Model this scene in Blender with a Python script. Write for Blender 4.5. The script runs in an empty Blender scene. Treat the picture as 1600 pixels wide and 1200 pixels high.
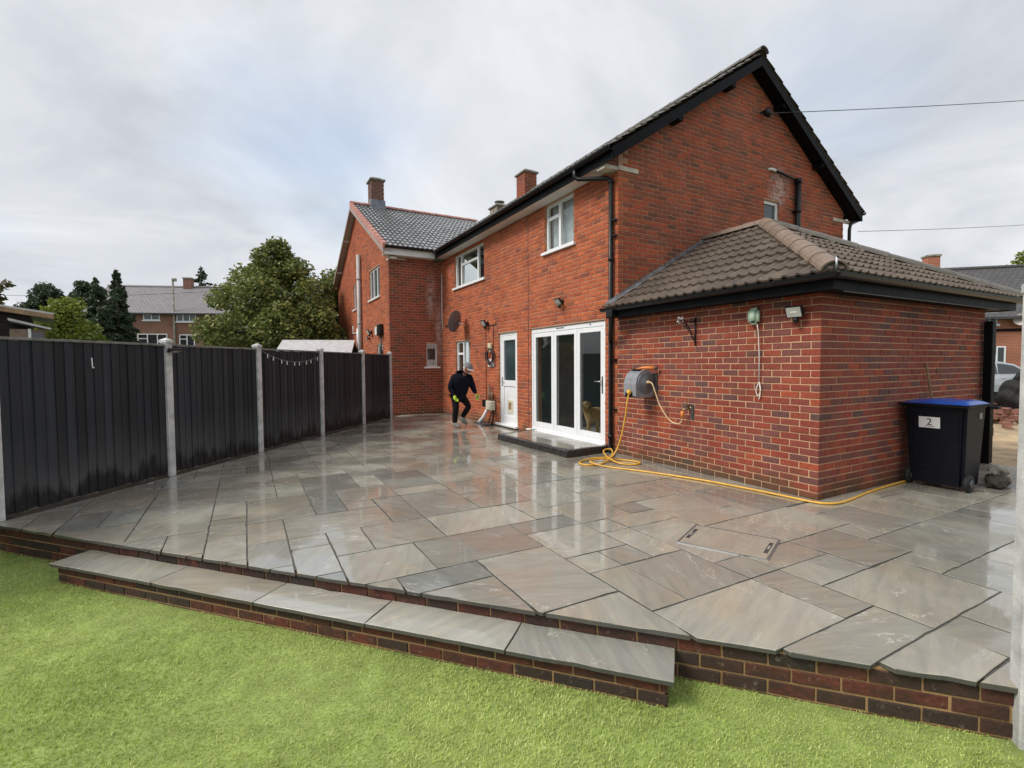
import bpy, bmesh, math, random
import numpy as np
from mathutils import Matrix, Vector
random.seed(7)
rng = np.random.default_rng(7)
SC = bpy.context.scene
COL = SC.collection

# ------------------------------------------------------------------ camera
F_PX, PITCH, ROLL, CAMZ = 765.0, 0.0402, -0.00674, 1.5
cam_d = bpy.data.cameras.new('camera')
cam = bpy.data.objects.new('camera', cam_d)
COL.objects.link(cam)
cam_d.sensor_width = 36.0
cam_d.lens = F_PX / 1600 * 36.0
cam_d.clip_start = 0.05
cam_d.clip_end = 2000
cp, sp = math.cos(PITCH), math.sin(PITCH)
fw = Vector((0, cp, -sp)); up0 = Vector((0, sp, cp)); rt0 = Vector((1, 0, 0))
rt = math.cos(ROLL) * rt0 + math.sin(ROLL) * up0
up = -math.sin(ROLL) * rt0 + math.cos(ROLL) * up0
m = Matrix((rt, up, -fw)).transposed().to_4x4()
m.translation = Vector((0, 0, CAMZ))
cam.matrix_world = m
SC.camera = cam

# ------------------------------------------------------------------ sky and sun
AANG = 0.4982                     # direction of the rear wall of the house
SUN_AZ = math.radians(-62)        # sun behind thin cloud, to the left (from +Y, clockwise)
SUN_EL = math.radians(46)
world = bpy.data.worlds.new('World')
SC.world = world
world.use_nodes = True
wn, wl = world.node_tree.nodes, world.node_tree.links
wn.clear()
def wnode(t, **k):
    n = wn.new(t)
    for a, b in k.items():
        setattr(n, a, b)
    return n
w_out = wnode('ShaderNodeOutputWorld')
w_bg = wnode('ShaderNodeBackground'); w_bg.inputs['Strength'].default_value = 0.1
sky = wnode('ShaderNodeTexSky', sky_type='NISHITA', sun_disc=False, sun_elevation=SUN_EL,
            sun_rotation=SUN_AZ, air_density=1.0, dust_density=2.0, ozone_density=1.2)
tc = wnode('ShaderNodeTexCoord')
sep = wnode('ShaderNodeSeparateXYZ'); wl.new(tc.outputs['Generated'], sep.inputs[0])
def wmath(op, a, b=None, c=None):
    n = wnode('ShaderNodeMath', operation=op)
    for i, v in enumerate((a, b, c)):
        if v is None: continue
        if isinstance(v, (int, float)): n.inputs[i].default_value = v
        else: wl.new(v, n.inputs[i])
    return n.outputs[0]
zc = wmath('ADD', wmath('MAXIMUM', sep.outputs['Z'], 0.0), 0.28)
cx = wmath('DIVIDE', sep.outputs['X'], zc); cy = wmath('DIVIDE', sep.outputs['Y'], zc)
comb = wnode('ShaderNodeCombineXYZ'); wl.new(cx, comb.inputs[0]); wl.new(cy, comb.inputs[1])
n1 = wnode('ShaderNodeTexNoise'); n1.inputs['Scale'].default_value = 1.25; n1.inputs['Detail'].default_value = 7; n1.inputs['Roughness'].default_value = 0.56; n1.inputs['Distortion'].default_value = 0.6
n2 = wnode('ShaderNodeTexNoise'); n2.inputs['Scale'].default_value = 1.6; n2.inputs['Detail'].default_value = 7; n2.inputs['Roughness'].default_value = 0.5
mp = wnode('ShaderNodeMapping'); mp.inputs['Location'].default_value = (3.1, 1.7, 0.4)
wl.new(comb.outputs[0], n1.inputs['Vector']); wl.new(comb.outputs[0], mp.inputs[0]); wl.new(mp.outputs[0], n2.inputs['Vector'])
# cloud brightness
r1 = wnode('ShaderNodeValToRGB')
r1.color_ramp.elements[0].position = 0.34; r1.color_ramp.elements[0].color = (0.318, 0.336, 0.362, 1)
r1.color_ramp.elements[1].position = 0.64; r1.color_ramp.elements[1].color = (0.485, 0.500, 0.522, 1)
wl.new(n1.outputs['Fac'], r1.inputs[0])
# thin places where the blue comes through
dot = wnode('ShaderNodeVectorMath', operation='DISTANCE'); dot.inputs[1].default_value = (-0.31, 0.83, 0.46)
wl.new(tc.outputs['Generated'], dot.inputs[0])
thin1 = wmath('SUBTRACT', 0.26, wmath('MULTIPLY', dot.outputs['Value'], 0.85))
dot2 = wnode('ShaderNodeVectorMath', operation='DISTANCE'); dot2.inputs[1].default_value = (0.58, 0.74, 0.30)
wl.new(tc.outputs['Generated'], dot2.inputs[0])
thin2 = wmath('SUBTRACT', 0.10, wmath('MULTIPLY', dot2.outputs['Value'], 0.5))
thin = wmath('ADD', wmath('MAXIMUM', thin1, 0.0), wmath('MAXIMUM', thin2, 0.0))
r2 = wnode('ShaderNodeValToRGB')
r2.color_ramp.elements[0].position = 0.56; r2.color_ramp.elements[0].color = (0, 0, 0, 1)
r2.color_ramp.elements[1].position = 0.84; r2.color_ramp.elements[1].color = (0.42, 0.42, 0.42, 1)
wl.new(wmath('ADD', n2.outputs['Fac'], thin), r2.inputs[0])
# clouds in the scale of the sky texture (x10 because the background strength is 0.1)
csc = wnode('ShaderNodeMixRGB', blend_type='MULTIPLY'); csc.inputs[0].default_value = 1; csc.inputs[2].default_value = (9.6, 9.6, 9.6, 1)
wl.new(r1.outputs[0], csc.inputs[1])
bl = wnode('ShaderNodeMixRGB', blend_type='MULTIPLY'); bl.inputs[0].default_value = 1; bl.inputs[2].default_value = (1.5, 1.42, 1.32, 1)
wl.new(sky.outputs[0], bl.inputs[1])
mx = wnode('ShaderNodeMixRGB'); wl.new(r2.outputs[0], mx.inputs[0]); wl.new(csc.outputs[0], mx.inputs[1]); wl.new(bl.outputs[0], mx.inputs[2])
wl.new(mx.outputs[0], w_bg.inputs['Color']); wl.new(w_bg.outputs[0], w_out.inputs['Surface'])

sun_d = bpy.data.lights.new('sun', 'SUN'); sun_d.energy = 1.5; sun_d.angle = math.radians(22); sun_d.color = (1.0, 0.95, 0.88)
sun = bpy.data.objects.new('sun', sun_d); COL.objects.link(sun)
sdir = Vector((math.sin(SUN_AZ) * math.cos(SUN_EL), math.cos(SUN_AZ) * math.cos(SUN_EL), math.sin(SUN_EL)))
# the sun stands behind the camera's left shoulder
sdir = Vector((-0.72, -0.28, 0.78)).normalized()
sky.sun_elevation = math.asin(sdir.z); sky.sun_rotation = math.atan2(sdir.x, sdir.y)
sun.rotation_euler = sdir.to_track_quat('Z', 'Y').to_euler()
vs = SC.view_settings
vs.view_transform = 'Standard'; vs.look = 'None'; vs.exposure = 0.95; vs.gamma = 1.0
try: vs.use_curve_mapping = False
except Exception: pass
SC.cycles.max_bounces = 6; SC.cycles.diffuse_bounces = 3; SC.cycles.glossy_bounces = 3; SC.cycles.transparent_max_bounces = 8
SC.cycles.sample_clamp_indirect = 6.0

# ------------------------------------------------------------------ frames and helpers
E0 = Vector((3.3137, 5.2611, 0.0))           # front corner of the extension, at patio level
HF = Matrix.Translation(E0) @ Matrix.Rotation(AANG, 4, 'Z')   # house frame: x = R (into the house), y = A (along the rear wall)
HFI = HF.inverted()
WF = Matrix.Identity(4)
def H(t, s, z=0.0): return HF @ Vector((t, s, z))
def proj(p):
    v = Vector(p) - Vector((0, 0, CAMZ)); d = v.dot(fw)
    if d < 0.05: return None
    return (800 + F_PX * v.dot(rt) / d, 600 - F_PX * v.dot(up) / d, d)

class MB:
    """collects shapes, links them as one mesh object"""
    def __init__(self): self.v = []; self.f = []; self.a = []; self.mi = []; self.cur = 0.0; self.m = 0; self.sm = []; self.smooth = False
    def add(self, vs, fs):
        o = len(self.v); self.v.extend([tuple(p) for p in vs])
        for q in fs:
            self.f.append([i + o for i in q]); self.mi.append(self.m); self.sm.append(self.smooth)
        self.a.extend([self.cur] * len(vs)); return self
    def box(self, p0, p1, rot=None, piv=None):
        x0, y0, z0 = p0; x1, y1, z1 = p1
        vs = [(x0, y0, z0), (x1, y0, z0), (x1, y1, z0), (x0, y1, z0), (x0, y0, z1), (x1, y0, z1), (x1, y1, z1), (x0, y1, z1)]
        if rot is not None:
            pv = Vector(piv) if piv is not None else Vector(((x0 + x1) / 2, (y0 + y1) / 2, (z0 + z1) / 2))
            vs = [rot @ (Vector(q) - pv) + pv for q in vs]
        return self.add(vs, [(3, 2, 1, 0), (4, 5, 6, 7), (0, 1, 5, 4), (1, 2, 6, 5), (2, 3, 7, 6), (3, 0, 4, 7)])
    def bbox(self, p0, p1, b=0.006, rot=None, piv=None):
        """box with chamfered edges"""
        bm = bmesh.new(); bmesh.ops.create_cube(bm, size=1)
        c = [(p0[i] + p1[i]) / 2 for i in range(3)]; d = [abs(p1[i] - p0[i]) for i in range(3)]
        for q in bm.verts: q.co = Vector((q.co.x * d[0] + c[0], q.co.y * d[1] + c[1], q.co.z * d[2] + c[2]))
        b = min(b, min(d) * 0.4)
        bmesh.ops.bevel(bm, geom=bm.edges[:], offset=b, segments=1, affect='EDGES')
        if rot is not None:
            pv = Vector(piv) if piv is not None else Vector(c)
            for q in bm.verts: q.co = rot @ (q.co - pv) + pv
        self.bm(bm); return self
    def bm(self, bm):
        bm.verts.index_update()
        self.add([q.co.copy() for q in bm.verts], [[l.vert.index for l in f.loops] for f in bm.faces]); bm.free(); return self
    def prism(self, pts, axis, a0, a1):
        """2-D polygon extruded along axis"""
        def mk(p, a):
            q = [0, 0, 0]; o = [i for i in range(3) if i != axis]
            q[o[0]] = p[0]; q[o[1]] = p[1]; q[axis] = a; return q
        n = len(pts); vs = [mk(p, a0) for p in pts] + [mk(p, a1) for p in pts]
        fs = [list(range(n))[::-1], list(range(n, 2 * n))] + [[i, (i + 1) % n, n + (i + 1) % n, n + i] for i in range(n)]
        return self.add(vs, fs)
    def tube(self, pts, r, n=8, cap=True, closed=False):
        pts = [Vector(p) for p in pts]; k = len(pts); rs = r if isinstance(r, (list, tuple)) else [r] * k
        vs = []; fs = []; prev = None
        for i, p in enumerate(pts):
            if closed: d = pts[(i + 1) % k] - pts[i - 1]
            else: d = pts[min(i + 1, k - 1)] - pts[max(i - 1, 0)]
            if d.length < 1e-9: d = Vector((0, 0, 1))
            d.normalize()
            if prev is None:
                u = d.orthogonal().normalized()
            else:
                u = (prev - d * prev.dot(d))
                u = u.normalized() if u.length > 1e-6 else d.orthogonal().normalized()
            prev = u; w = d.cross(u)
            for j in range(n):
                a = 2 * math.pi * j / n; vs.append(p + (u * math.cos(a) + w * math.sin(a)) * rs[i])
        for i in range(k if closed else k - 1):
            for j in range(n):
                i2 = (i + 1) % k
                fs.append((i * n + j, i * n + (j + 1) % n, i2 * n + (j + 1) % n, i2 * n + j))
        if cap and not closed:
            fs.append(list(range(n))[::-1]); fs.append([(k - 1) * n + j for j in range(n)])
        s = self.smooth; self.smooth = True; self.add(vs, fs); self.smooth = s; return self
    def lathe(self, prof, c, axis=(0, 0, 1), n=16):
        """profile [(r, h)] turned about an axis through c"""
        ax = Vector(axis).normalized(); u = ax.orthogonal().normalized(); w = ax.cross(u); c = Vector(c)
        vs = [c + ax * h + (u * math.cos(2 * math.pi * j / n) + w * math.sin(2 * math.pi * j / n)) * r for r, h in prof for j in range(n)]
        k = len(prof); fs = [(i * n + j, i * n + (j + 1) % n, (i + 1) * n + (j + 1) % n, (i + 1) * n + j) for i in range(k - 1) for j in range(n)]
        fs.append(list(range(n))[::-1]); fs.append([(k - 1) * n + j for j in range(n)])
        s = self.smooth; self.smooth = True; self.add(vs, fs); self.smooth = s; return self
    def ell(self, c, r, n=12, mmat=None):
        c = Vector(c); r = (r, r, r) if isinstance(r, (int, float)) else r
        vs = []; fs = []; k = n // 2
        for i in range(k + 1):
            th = math.pi * i / k
            for j in range(n):
                a = 2 * math.pi * j / n
                q = Vector((math.sin(th) * math.cos(a) * r[0], math.sin(th) * math.sin(a) * r[1], math.cos(th) * r[2]))
                vs.append((mmat @ q if mmat is not None else q) + c)
        for i in range(k):
            for j in range(n): fs.append((i * n + j, (i + 1) * n + j, (i + 1) * n + (j + 1) % n, i * n + (j + 1) % n))
        s = self.smooth; self.smooth = True; self.add(vs, fs); self.smooth = s; return self
    def mesh(self, name, mats, org=(0, 0, 0)):
        me = bpy.data.meshes.new(name); o = Vector(org)
        me.from_pydata([tuple(Vector(p) - o) for p in self.v], [], self.f)
        for mt in (mats if isinstance(mats, (list, tuple)) else [mats]): me.materials.append(mt)
        me.polygons.foreach_set('material_index', self.mi); me.polygons.foreach_set('use_smooth', self.sm)
        at = me.attributes.new('bc', 'FLOAT', 'POINT'); at.data.foreach_set('value', self.a)
        me.update(); return me

def tag(o, label=None, cat=None, group=None, kind=None):
    if label: o['label'] = label
    if cat: o['category'] = cat
    if group: o['group'] = group
    if kind: o['kind'] = kind
    return o
class Thing:
    """an Empty at the thing's base that parents its parts; shapes are given in the frame's own coordinates"""
    def __init__(self, name, frame, org, label, cat, group=None, kind=None):
        self.o = bpy.data.objects.new(name, None); COL.objects.link(self.o)
        self.o.empty_display_size = 0.2
        self.org = Vector(org); self.fr = frame
        self.o.matrix_world = frame @ Matrix.Translation(self.org)
        tag(self.o, label, cat, group, kind)
    def part(self, name, mb, mats, parent=None, label=None, kind=None):
        o = bpy.data.objects.new(name, mb.mesh(name, mats, self.org)); COL.objects.link(o)
        o.parent = parent or self.o
        return tag(o, label, None, None, kind)
    def inst(self, name, mesh, mat4, parent=None):
        o = bpy.data.objects.new(name, mesh); COL.objects.link(o); o.parent = parent or self.o
        o.matrix_basis = Matrix.Translation(-self.org) @ mat4
        return o
def single(name, mb, mats, frame, org, label, cat, group=None, kind=None):
    o = bpy.data.objects.new(name, mb.mesh(name, mats, org)); COL.objects.link(o)
    o.matrix_world = frame @ Matrix.Translation(Vector(org))
    return tag(o, label, cat, group, kind)

# ------------------------------------------------------------------ materials
class NT:
    def __init__(self, name):
        self.mat = bpy.data.materials.new(name); self.mat.use_nodes = True
        self.n = self.mat.node_tree.nodes; self.l = self.mat.node_tree.links
        self.n.clear(); self.out = self.n.new('ShaderNodeOutputMaterial')
    def node(self, t, **k):
        q = self.n.new(t)
        for a, b in k.items(): setattr(q, a, b)
        return q
    def put(self, sock, v):
        if v is None: return
        if hasattr(v, 'is_output') or isinstance(v, bpy.types.NodeSocket): self.l.new(v, sock)
        elif isinstance(v, (tuple, list)) and len(v) == 3 and sock.type == 'RGBA': sock.default_value = (*v, 1)
        else: sock.default_value = v
    def math(self, op, a, b=None, c=None, clamp=False):
        q = self.node('ShaderNodeMath', operation=op, use_clamp=clamp)
        for i, v in enumerate((a, b, c)): self.put(q.inputs[i], v)
        return q.outputs[0]
    def noise(self, vec, scale, detail=3, rough=0.55, dist=0.0):
        q = self.node('ShaderNodeTexNoise'); q.inputs['Scale'].default_value = scale; q.inputs['Detail'].default_value = detail
        q.inputs['Roughness'].default_value = rough; q.inputs['Distortion'].default_value = dist
        if vec is not None: self.l.new(vec, q.inputs['Vector'])
        return q.outputs['Fac']
    def ramp(self, f, stops, interp='LINEAR'):
        q = self.node('ShaderNodeValToRGB'); cr = q.color_ramp; cr.interpolation = interp
        while len(cr.elements) < len(stops): cr.elements.new(0.5)
        for e, (p, c) in zip(cr.elements, stops):
            e.position = p; e.color = (*c, 1) if isinstance(c, (tuple, list)) else (c, c, c, 1)
        self.put(q.inputs[0], f); return q.outputs[0]
    def mix(self, f, a, b, mode='MIX'):
        q = self.node('ShaderNodeMixRGB', blend_type=mode)
        self.put(q.inputs[0], f); self.put(q.inputs[1], a); self.put(q.inputs[2], b); return q.outputs[0]
    def pos(self): return self.node('ShaderNodeNewGeometry').outputs['Position']
    def obj(self): return self.node('ShaderNodeTexCoord').outputs['Object']
    def rand(self): return self.node('ShaderNodeObjectInfo').outputs['Random']
    def attr(self, nm): return self.node('ShaderNodeAttribute', attribute_name=nm).outputs['Fac']
    def mapping(self, vec, scale=(1, 1, 1), rot=(0, 0, 0), loc=(0, 0, 0)):
        q = self.node('ShaderNodeMapping'); self.l.new(vec, q.inputs[0])
        q.inputs['Scale'].default_value = scale; q.inputs['Rotation'].default_value = rot; q.inputs['Location'].default_value = loc
        return q.outputs[0]
    def bump(self, h, strength=0.3, dist=0.01, normal=None):
        q = self.node('ShaderNodeBump'); q.inputs['Strength'].default_value = strength; q.inputs['Distance'].default_value = dist
        self.put(q.inputs['Height'], h)
        if normal is not None: self.l.new(normal, q.inputs['Normal'])
        return q.outputs[0]
    def bsdf(self, color, rough=0.6, metal=0.0, normal=None, spec=0.5, coat=0.0, coat_rough=0.1, **kw):
        q = self.node('ShaderNodeBsdfPrincipled')
        self.put(q.inputs['Base Color'], color); self.put(q.inputs['Roughness'], rough); self.put(q.inputs['Metallic'], metal)
        self.put(q.inputs['Specular IOR Level'], spec); self.put(q.inputs['Coat Weight'], coat); self.put(q.inputs['Coat Roughness'], coat_rough)
        if normal is not None: self.l.new(normal, q.inputs['Normal'])
        for k, v in kw.items(): self.put(q.inputs[k.replace('_', ' ')], v)
        self.l.new(q.outputs[0], self.out.inputs[0]); return self.mat

def plain(name, col, rough=0.5, metal=0.0, spec=0.5, var=0.12, scale=6.0, bump=0.0, coat=0.0):
    """paint, plastic or metal with slight mottling and dirt"""
    t = NT(name); p = t.pos()
    n = t.noise(p, scale, 5, 0.6)
    dark = tuple(c * (1 - var * 1.6) for c in col); lite = tuple(min(1, c * (1 + var)) for c in col)
    c = t.ramp(n, [(0.3, dark), (0.7, lite)])
    r = t.math('ADD', rough - 0.08, t.math('MULTIPLY', t.noise(p, scale * 3, 3), 0.16))
    nm = t.bump(t.noise(p, scale * 12, 3), bump, 0.004) if bump else None
    return t.bsdf(c, r, metal, nm, spec, coat)

SG_ = 3.26
def brick_mat(name, stops, seed, stain=0.0, moss=True, blooms=(), dirt=0.0, grime=0.5):
    t = NT(name); p = t.pos()
    rnd = t.math('FRACT', t.math('ADD', t.math('ADD', t.attr('bc'), t.rand()), seed))
    base = t.ramp(rnd, stops)
    big = t.noise(t.mapping(p, (1, 1, 0.6)), 1.5, 5, 0.68)
    base = t.mix(t.ramp(big, [(0.40, 0.0), (0.68, grime)]), base, t.mix(1.0, base, (0.50, 0.47, 0.46), 'MULTIPLY'))
    fine = t.noise(p, 42, 3, 0.75)
    base = t.mix(0.65, base, t.ramp(fine, [(0.28, (0.42, 0.42, 0.42)), (0.72, (1.35, 1.3, 1.28))]), 'MULTIPLY')
    # kiln marks and small dark flecks
    fl = t.noise(p, 120, 2, 0.5)
    base = t.mix(t.ramp(fl, [(0.62, 0.0), (0.7, 0.55)]), base, (0.05, 0.035, 0.035))
    sp_ = t.node('ShaderNodeSeparateXYZ'); t.l.new(p, sp_.inputs[0]); z = sp_.outputs['Z']
    if stain:   # pale lime bloom
        s1 = t.noise(p, 1.7, 6, 0.65, 0.4)
        base = t.mix(t.math('MULTIPLY', t.ramp(s1, [(0.6, 0.0), (0.75, 1.0)]), stain), base, (0.45, 0.38, 0.35))
    for c_, r_ in blooms:      # runs of lime where water has come down the wall
        w_ = H(*c_); vt_ = t.node('ShaderNodeVectorMath', operation='SUBTRACT'); t.l.new(p, vt_.inputs[0]); vt_.inputs[1].default_value = w_
        vr_ = t.node('ShaderNodeVectorRotate', rotation_type='Z_AXIS'); t.l.new(vt_.outputs[0], vr_.inputs['Vector']); vr_.inputs['Angle'].default_value = -AANG
        vd_ = t.node('ShaderNodeVectorMath', operation='DIVIDE'); t.l.new(vr_.outputs[0], vd_.inputs[0]); vd_.inputs[1].default_value = r_
        vl_ = t.node('ShaderNodeVectorMath', operation='LENGTH'); t.l.new(vd_.outputs[0], vl_.inputs[0])
        k_ = t.math('MULTIPLY', t.math('SUBTRACT', 1.0, vl_.outputs['Value'], clamp=True), t.ramp(t.noise(p, 9, 5, 0.7), [(0.38, 0.0), (0.62, 1.6)]), clamp=True)
        base = t.mix(t.math('MULTIPLY', k_, 0.75), base, (0.52, 0.43, 0.39))
    if moss:    # green-brown algae at the foot of the wall
        lim = t.math('ADD', t.math('MULTIPLY', t.noise(p, 3.0, 5, 0.7), 0.75), -0.14)
        k = t.math('MULTIPLY', t.math('SUBTRACT', lim, z), 5.0, clamp=True)
        base = t.mix(t.math('MULTIPLY', k, 0.75), base, (0.075, 0.06, 0.032))
    if dirt:
        dk = t.ramp(t.noise(t.mapping(p, (1, 1, 2.2)), 5.5, 6, 0.7), [(0.38, 0.0), (0.62, 1.0)])
        base = t.mix(t.math('MULTIPLY', dk, dirt), base, (0.035, 0.030, 0.022))
        base = t.mix(t.math('MULTIPLY', t.ramp(t.noise(p, 22, 5, 0.7), [(0.60, 0.0), (0.70, 1.0)]), dirt * 0.6), base, (0.30, 0.24, 0.17))
    nm = t.bump(t.noise(p, 46, 3, 0.7), 0.6, 0.007)
    return t.bsdf(base, t.math('ADD', 0.68, t.math('MULTIPLY', fine, 0.2)), 0, nm, 0.3)

M = {}
M['brick_house'] = brick_mat('house_brick', [(0.0, (0.46, 0.105, 0.045)), (0.25, (0.58, 0.155, 0.058)), (0.45, (0.49, 0.115, 0.046)), (0.62, (0.38, 0.095, 0.046)), (0.8, (0.54, 0.15, 0.062)), (1.0, (0.27, 0.085, 0.05))], 0.0, 0.12)
M['brick_gable'] = brick_mat('gable_brick', [(0.0, (0.38, 0.095, 0.046)), (0.25, (0.48, 0.105, 0.044)), (0.5, (0.29, 0.09, 0.05)), (0.75, (0.34, 0.105, 0.055)), (0.9, (0.19, 0.08, 0.052)), (1.0, (0.50, 0.11, 0.045))], 0.31, 0.1, blooms=[((4.25, SG_, 5.15), (0.42, 0.5, 0.42)), ((4.15, SG_, 4.85), (0.35, 0.5, 0.3))])
M['brick_wing'] = brick_mat('wing_brick', [(0.0, (0.32, 0.082, 0.048)), (0.4, (0.40, 0.095, 0.05)), (0.7, (0.26, 0.08, 0.05)), (1.0, (0.18, 0.072, 0.05))], 0.5, 0.3, blooms=[((-0.35, 11.48, 3.6), (0.2, 0.5, 0.9)), ((-0.1, 11.48, 2.5), (0.16, 0.5, 1.2))])
M['brick_ext'] = brick_mat('extension_brick', [(0.0, (0.33, 0.066, 0.04)), (0.28, (0.26, 0.064, 0.045)), (0.42, (0.42, 0.092, 0.042)), (0.52, (0.31, 0.076, 0.054)), (0.68, (0.19, 0.078, 0.07)), (0.78, (0.28, 0.08, 0.058)), (0.9, (0.135, 0.074, 0.07)), (1.0, (0.36, 0.07, 0.038))], 0.17, 0.0)
M['brick_low'] = brick_mat('plinth_brick', [(0.0, (0.12, 0.04, 0.026)), (0.3, (0.17, 0.048, 0.03)), (0.6, (0.085, 0.04, 0.028)), (1.0, (0.045, 0.033, 0.028))], 0.6, 0.0, moss=False, dirt=0.75)
def mortar(name, col):
    t = NT(name); p = t.pos()
    c = t.mix(t.ramp(t.noise(p, 1.2, 4), [(0.3, 0.0), (0.8, 0.6)]), col, tuple(q * 0.6 for q in col))
    c = t.mix(0.6, c, t.ramp(t.noise(p, 90, 3), [(0.3, (0.6, 0.6, 0.6)), (0.7, (1.25, 1.25, 1.25))]), 'MULTIPLY')
    return t.bsdf(c, 0.9, 0, t.bump(t.noise(p, 150, 3), 0.4, 0.003), 0.2)
M['mortar_house'] = mortar('house_mortar', (0.52, 0.30, 0.20))
M['mortar_ext'] = mortar('extension_mortar', (0.60, 0.37, 0.225))
M['mortar_low'] = mortar('plinth_mortar', (0.40, 0.25, 0.12))
M['white'] = plain('white_upvc', (0.82, 0.83, 0.84), 0.28, spec=0.5, var=0.03, scale=3)
M['soffit'] = plain('white_soffit', (0.72, 0.72, 0.70), 0.45, var=0.08, scale=2)
M['black'] = plain('black_plastic', (0.009, 0.0095, 0.0105), 0.32, spec=0.35, var=0.25, scale=4)
M['fascia'] = plain('black_fascia', (0.007, 0.0075, 0.0085), 0.5, spec=0.08, var=0.25, scale=3)
M['grey_pl'] = plain('grey_plastic', (0.25, 0.26, 0.28), 0.42, var=0.12, scale=8)
M['dark_grey'] = plain('dark_grey_plastic', (0.06, 0.062, 0.066), 0.45, var=0.2, scale=8)
M['lead'] = plain('lead_sheet', (0.14, 0.16, 0.18), 0.4, 0.0, var=0.3, scale=5, bump=0.3)
M['conc'] = plain('pale_concrete', (0.56, 0.56, 0.55), 0.85, var=0.22, scale=7, bump=0.8)
M['conc_old'] = plain('lichened_concrete', (0.30, 0.29, 0.24), 0.9, var=0.35, scale=5, bump=0.8)
M['stone'] = plain('pale_stone', (0.58, 0.52, 0.44), 0.85, var=0.2, scale=6, bump=0.4)
M['metal'] = plain('galvanised_metal', (0.55, 0.56, 0.58), 0.35, 0.9, var=0.1)
M['yellow'] = plain('yellow_hose', (0.78, 0.43, 0.055), 0.35, var=0.12, scale=12)
M['orange'] = plain('orange_plastic', (0.75, 0.24, 0.04), 0.4, var=0.12, scale=12)
M['cream'] = plain('cream_hose', (0.72, 0.52, 0.30), 0.4, var=0.1)
M['cord'] = plain('white_cord', (0.75, 0.70, 0.62), 0.7, var=0.1)
M['mint'] = plain('pale_green_plastic', (0.50, 0.66, 0.50), 0.4, var=0.06)
M['wood'] = plain('weathered_wood', (0.30, 0.19, 0.10), 0.7, var=0.25, scale=9, bump=0.4)
M['rust'] = plain('rusty_iron', (0.22, 0.12, 0.07), 0.7, var=0.35, scale=14)
M['bin'] = plain('dark_blue_bin', (0.004, 0.005, 0.010), 0.5, spec=0.2, var=0.2, scale=9)
M['bin_lid'] = plain('blue_lid', (0.015, 0.09, 0.45), 0.28, var=0.15, scale=5)
M['rubber'] = plain('black_rubber', (0.012, 0.012, 0.012), 0.75, var=0.2)
M['paper'] = plain('white_sticker', (0.8, 0.8, 0.8), 0.5, var=0.03)
M['ink'] = plain('black_ink', (0.02, 0.02, 0.02), 0.5, var=0.05)

def tile_mat(name, c0, c1, rough, wet, lich=0.3):
    t = NT(name); p = t.pos()
    rnd = t.math('FRACT', t.math('ADD', t.attr('bc'), t.rand()))
    c = t.ramp(rnd, [(0, c0), (1, c1)])
    c = t.mix(0.7, c, t.ramp(t.noise(p, 9, 5, 0.7), [(0.3, (0.55, 0.55, 0.55)), (0.7, (1.3, 1.3, 1.3))]), 'MULTIPLY')
    c = t.mix(t.math('MULTIPLY', t.ramp(t.noise(p, 26, 4, 0.7), [(0.58, 0.0), (0.68, 1.0)]), lich), c, (0.24, 0.23, 0.17))
    nm = t.bump(t.noise(p, 160, 3), 0.25, 0.003)
    return t.bsdf(c, t.math('ADD', rough, t.math('MULTIPLY', t.noise(p, 7, 3), 0.2)), 0, nm, 0.5, wet, 0.12)
M['tile_main'] = tile_mat('weathered_roof_tile', (0.085, 0.075, 0.062), (0.14, 0.125, 0.10), 0.45, 0.25, 0.5)
M['tile_ext'] = tile_mat('brown_roof_tile', (0.088, 0.064, 0.047), (0.145, 0.106, 0.078), 0.42, 0.12, 0.25)
M['tile_wing'] = tile_mat('slate_grey_roof_tile', (0.20, 0.205, 0.21), (0.27, 0.275, 0.28), 0.2, 0.9, 0.05)
M['tile_far'] = tile_mat('grey_roof_tile', (0.17, 0.15, 0.15), (0.25, 0.23, 0.23), 0.6, 0.0, 0.2)
M['ridge_tile'] = tile_mat('brown_ridge_tile', (0.19, 0.138, 0.105), (0.25, 0.185, 0.142), 0.5, 0.05, 0.5)
M['pink_tile'] = tile_mat('pink_verge_tile', (0.46, 0.20, 0.16), (0.54, 0.26, 0.21), 0.6, 0.0, 0.1)

def glass_mat(name, tint=(0.92, 0.95, 0.94)):
    t = NT(name)
    tr = t.node('ShaderNodeBsdfTransparent'); tr.inputs[0].default_value = (*tint, 1)
    gl = t.node('ShaderNodeBsdfGlossy'); gl.inputs['Roughness'].default_value = 0.01
    fr = t.node('ShaderNodeFresnel'); fr.inputs[0].default_value = 1.75
    mx_ = t.node('ShaderNodeMixShader'); t.l.new(t.math('MULTIPLY', fr.outputs[0], t.math('SUBTRACT', 1.0, t.node('ShaderNodeNewGeometry').outputs['Backfacing'])), mx_.inputs[0]); t.l.new(tr.outputs[0], mx_.inputs[1]); t.l.new(gl.outputs[0], mx_.inputs[2])
    t.l.new(mx_.outputs[0], t.out.inputs[0]); return t.mat
M['glass'] = glass_mat('clear_glass')
M['dark_glass'] = plain('dark_window_glass', (0.03, 0.036, 0.04), 0.06, spec=0.8, var=0.2, scale=1.0)
M['frosted'] = plain('frosted_dark_glass', (0.035, 0.055, 0.06), 0.16, spec=0.7, var=0.2, scale=2.0)
M['curtain'] = plain('net_curtain', (0.55, 0.57, 0.60), 0.8, var=0.15, scale=6)
M['room'] = plain('grey_room_wall', (0.30, 0.33, 0.35), 0.8, var=0.08, scale=1)
M['room_blue'] = plain('blue_grey_room_wall', (0.22, 0.32, 0.36), 0.8, var=0.06, scale=1)
M['room_floor'] = plain('grey_room_floor', (0.45, 0.44, 0.40), 0.5, var=0.2, scale=2)

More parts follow.
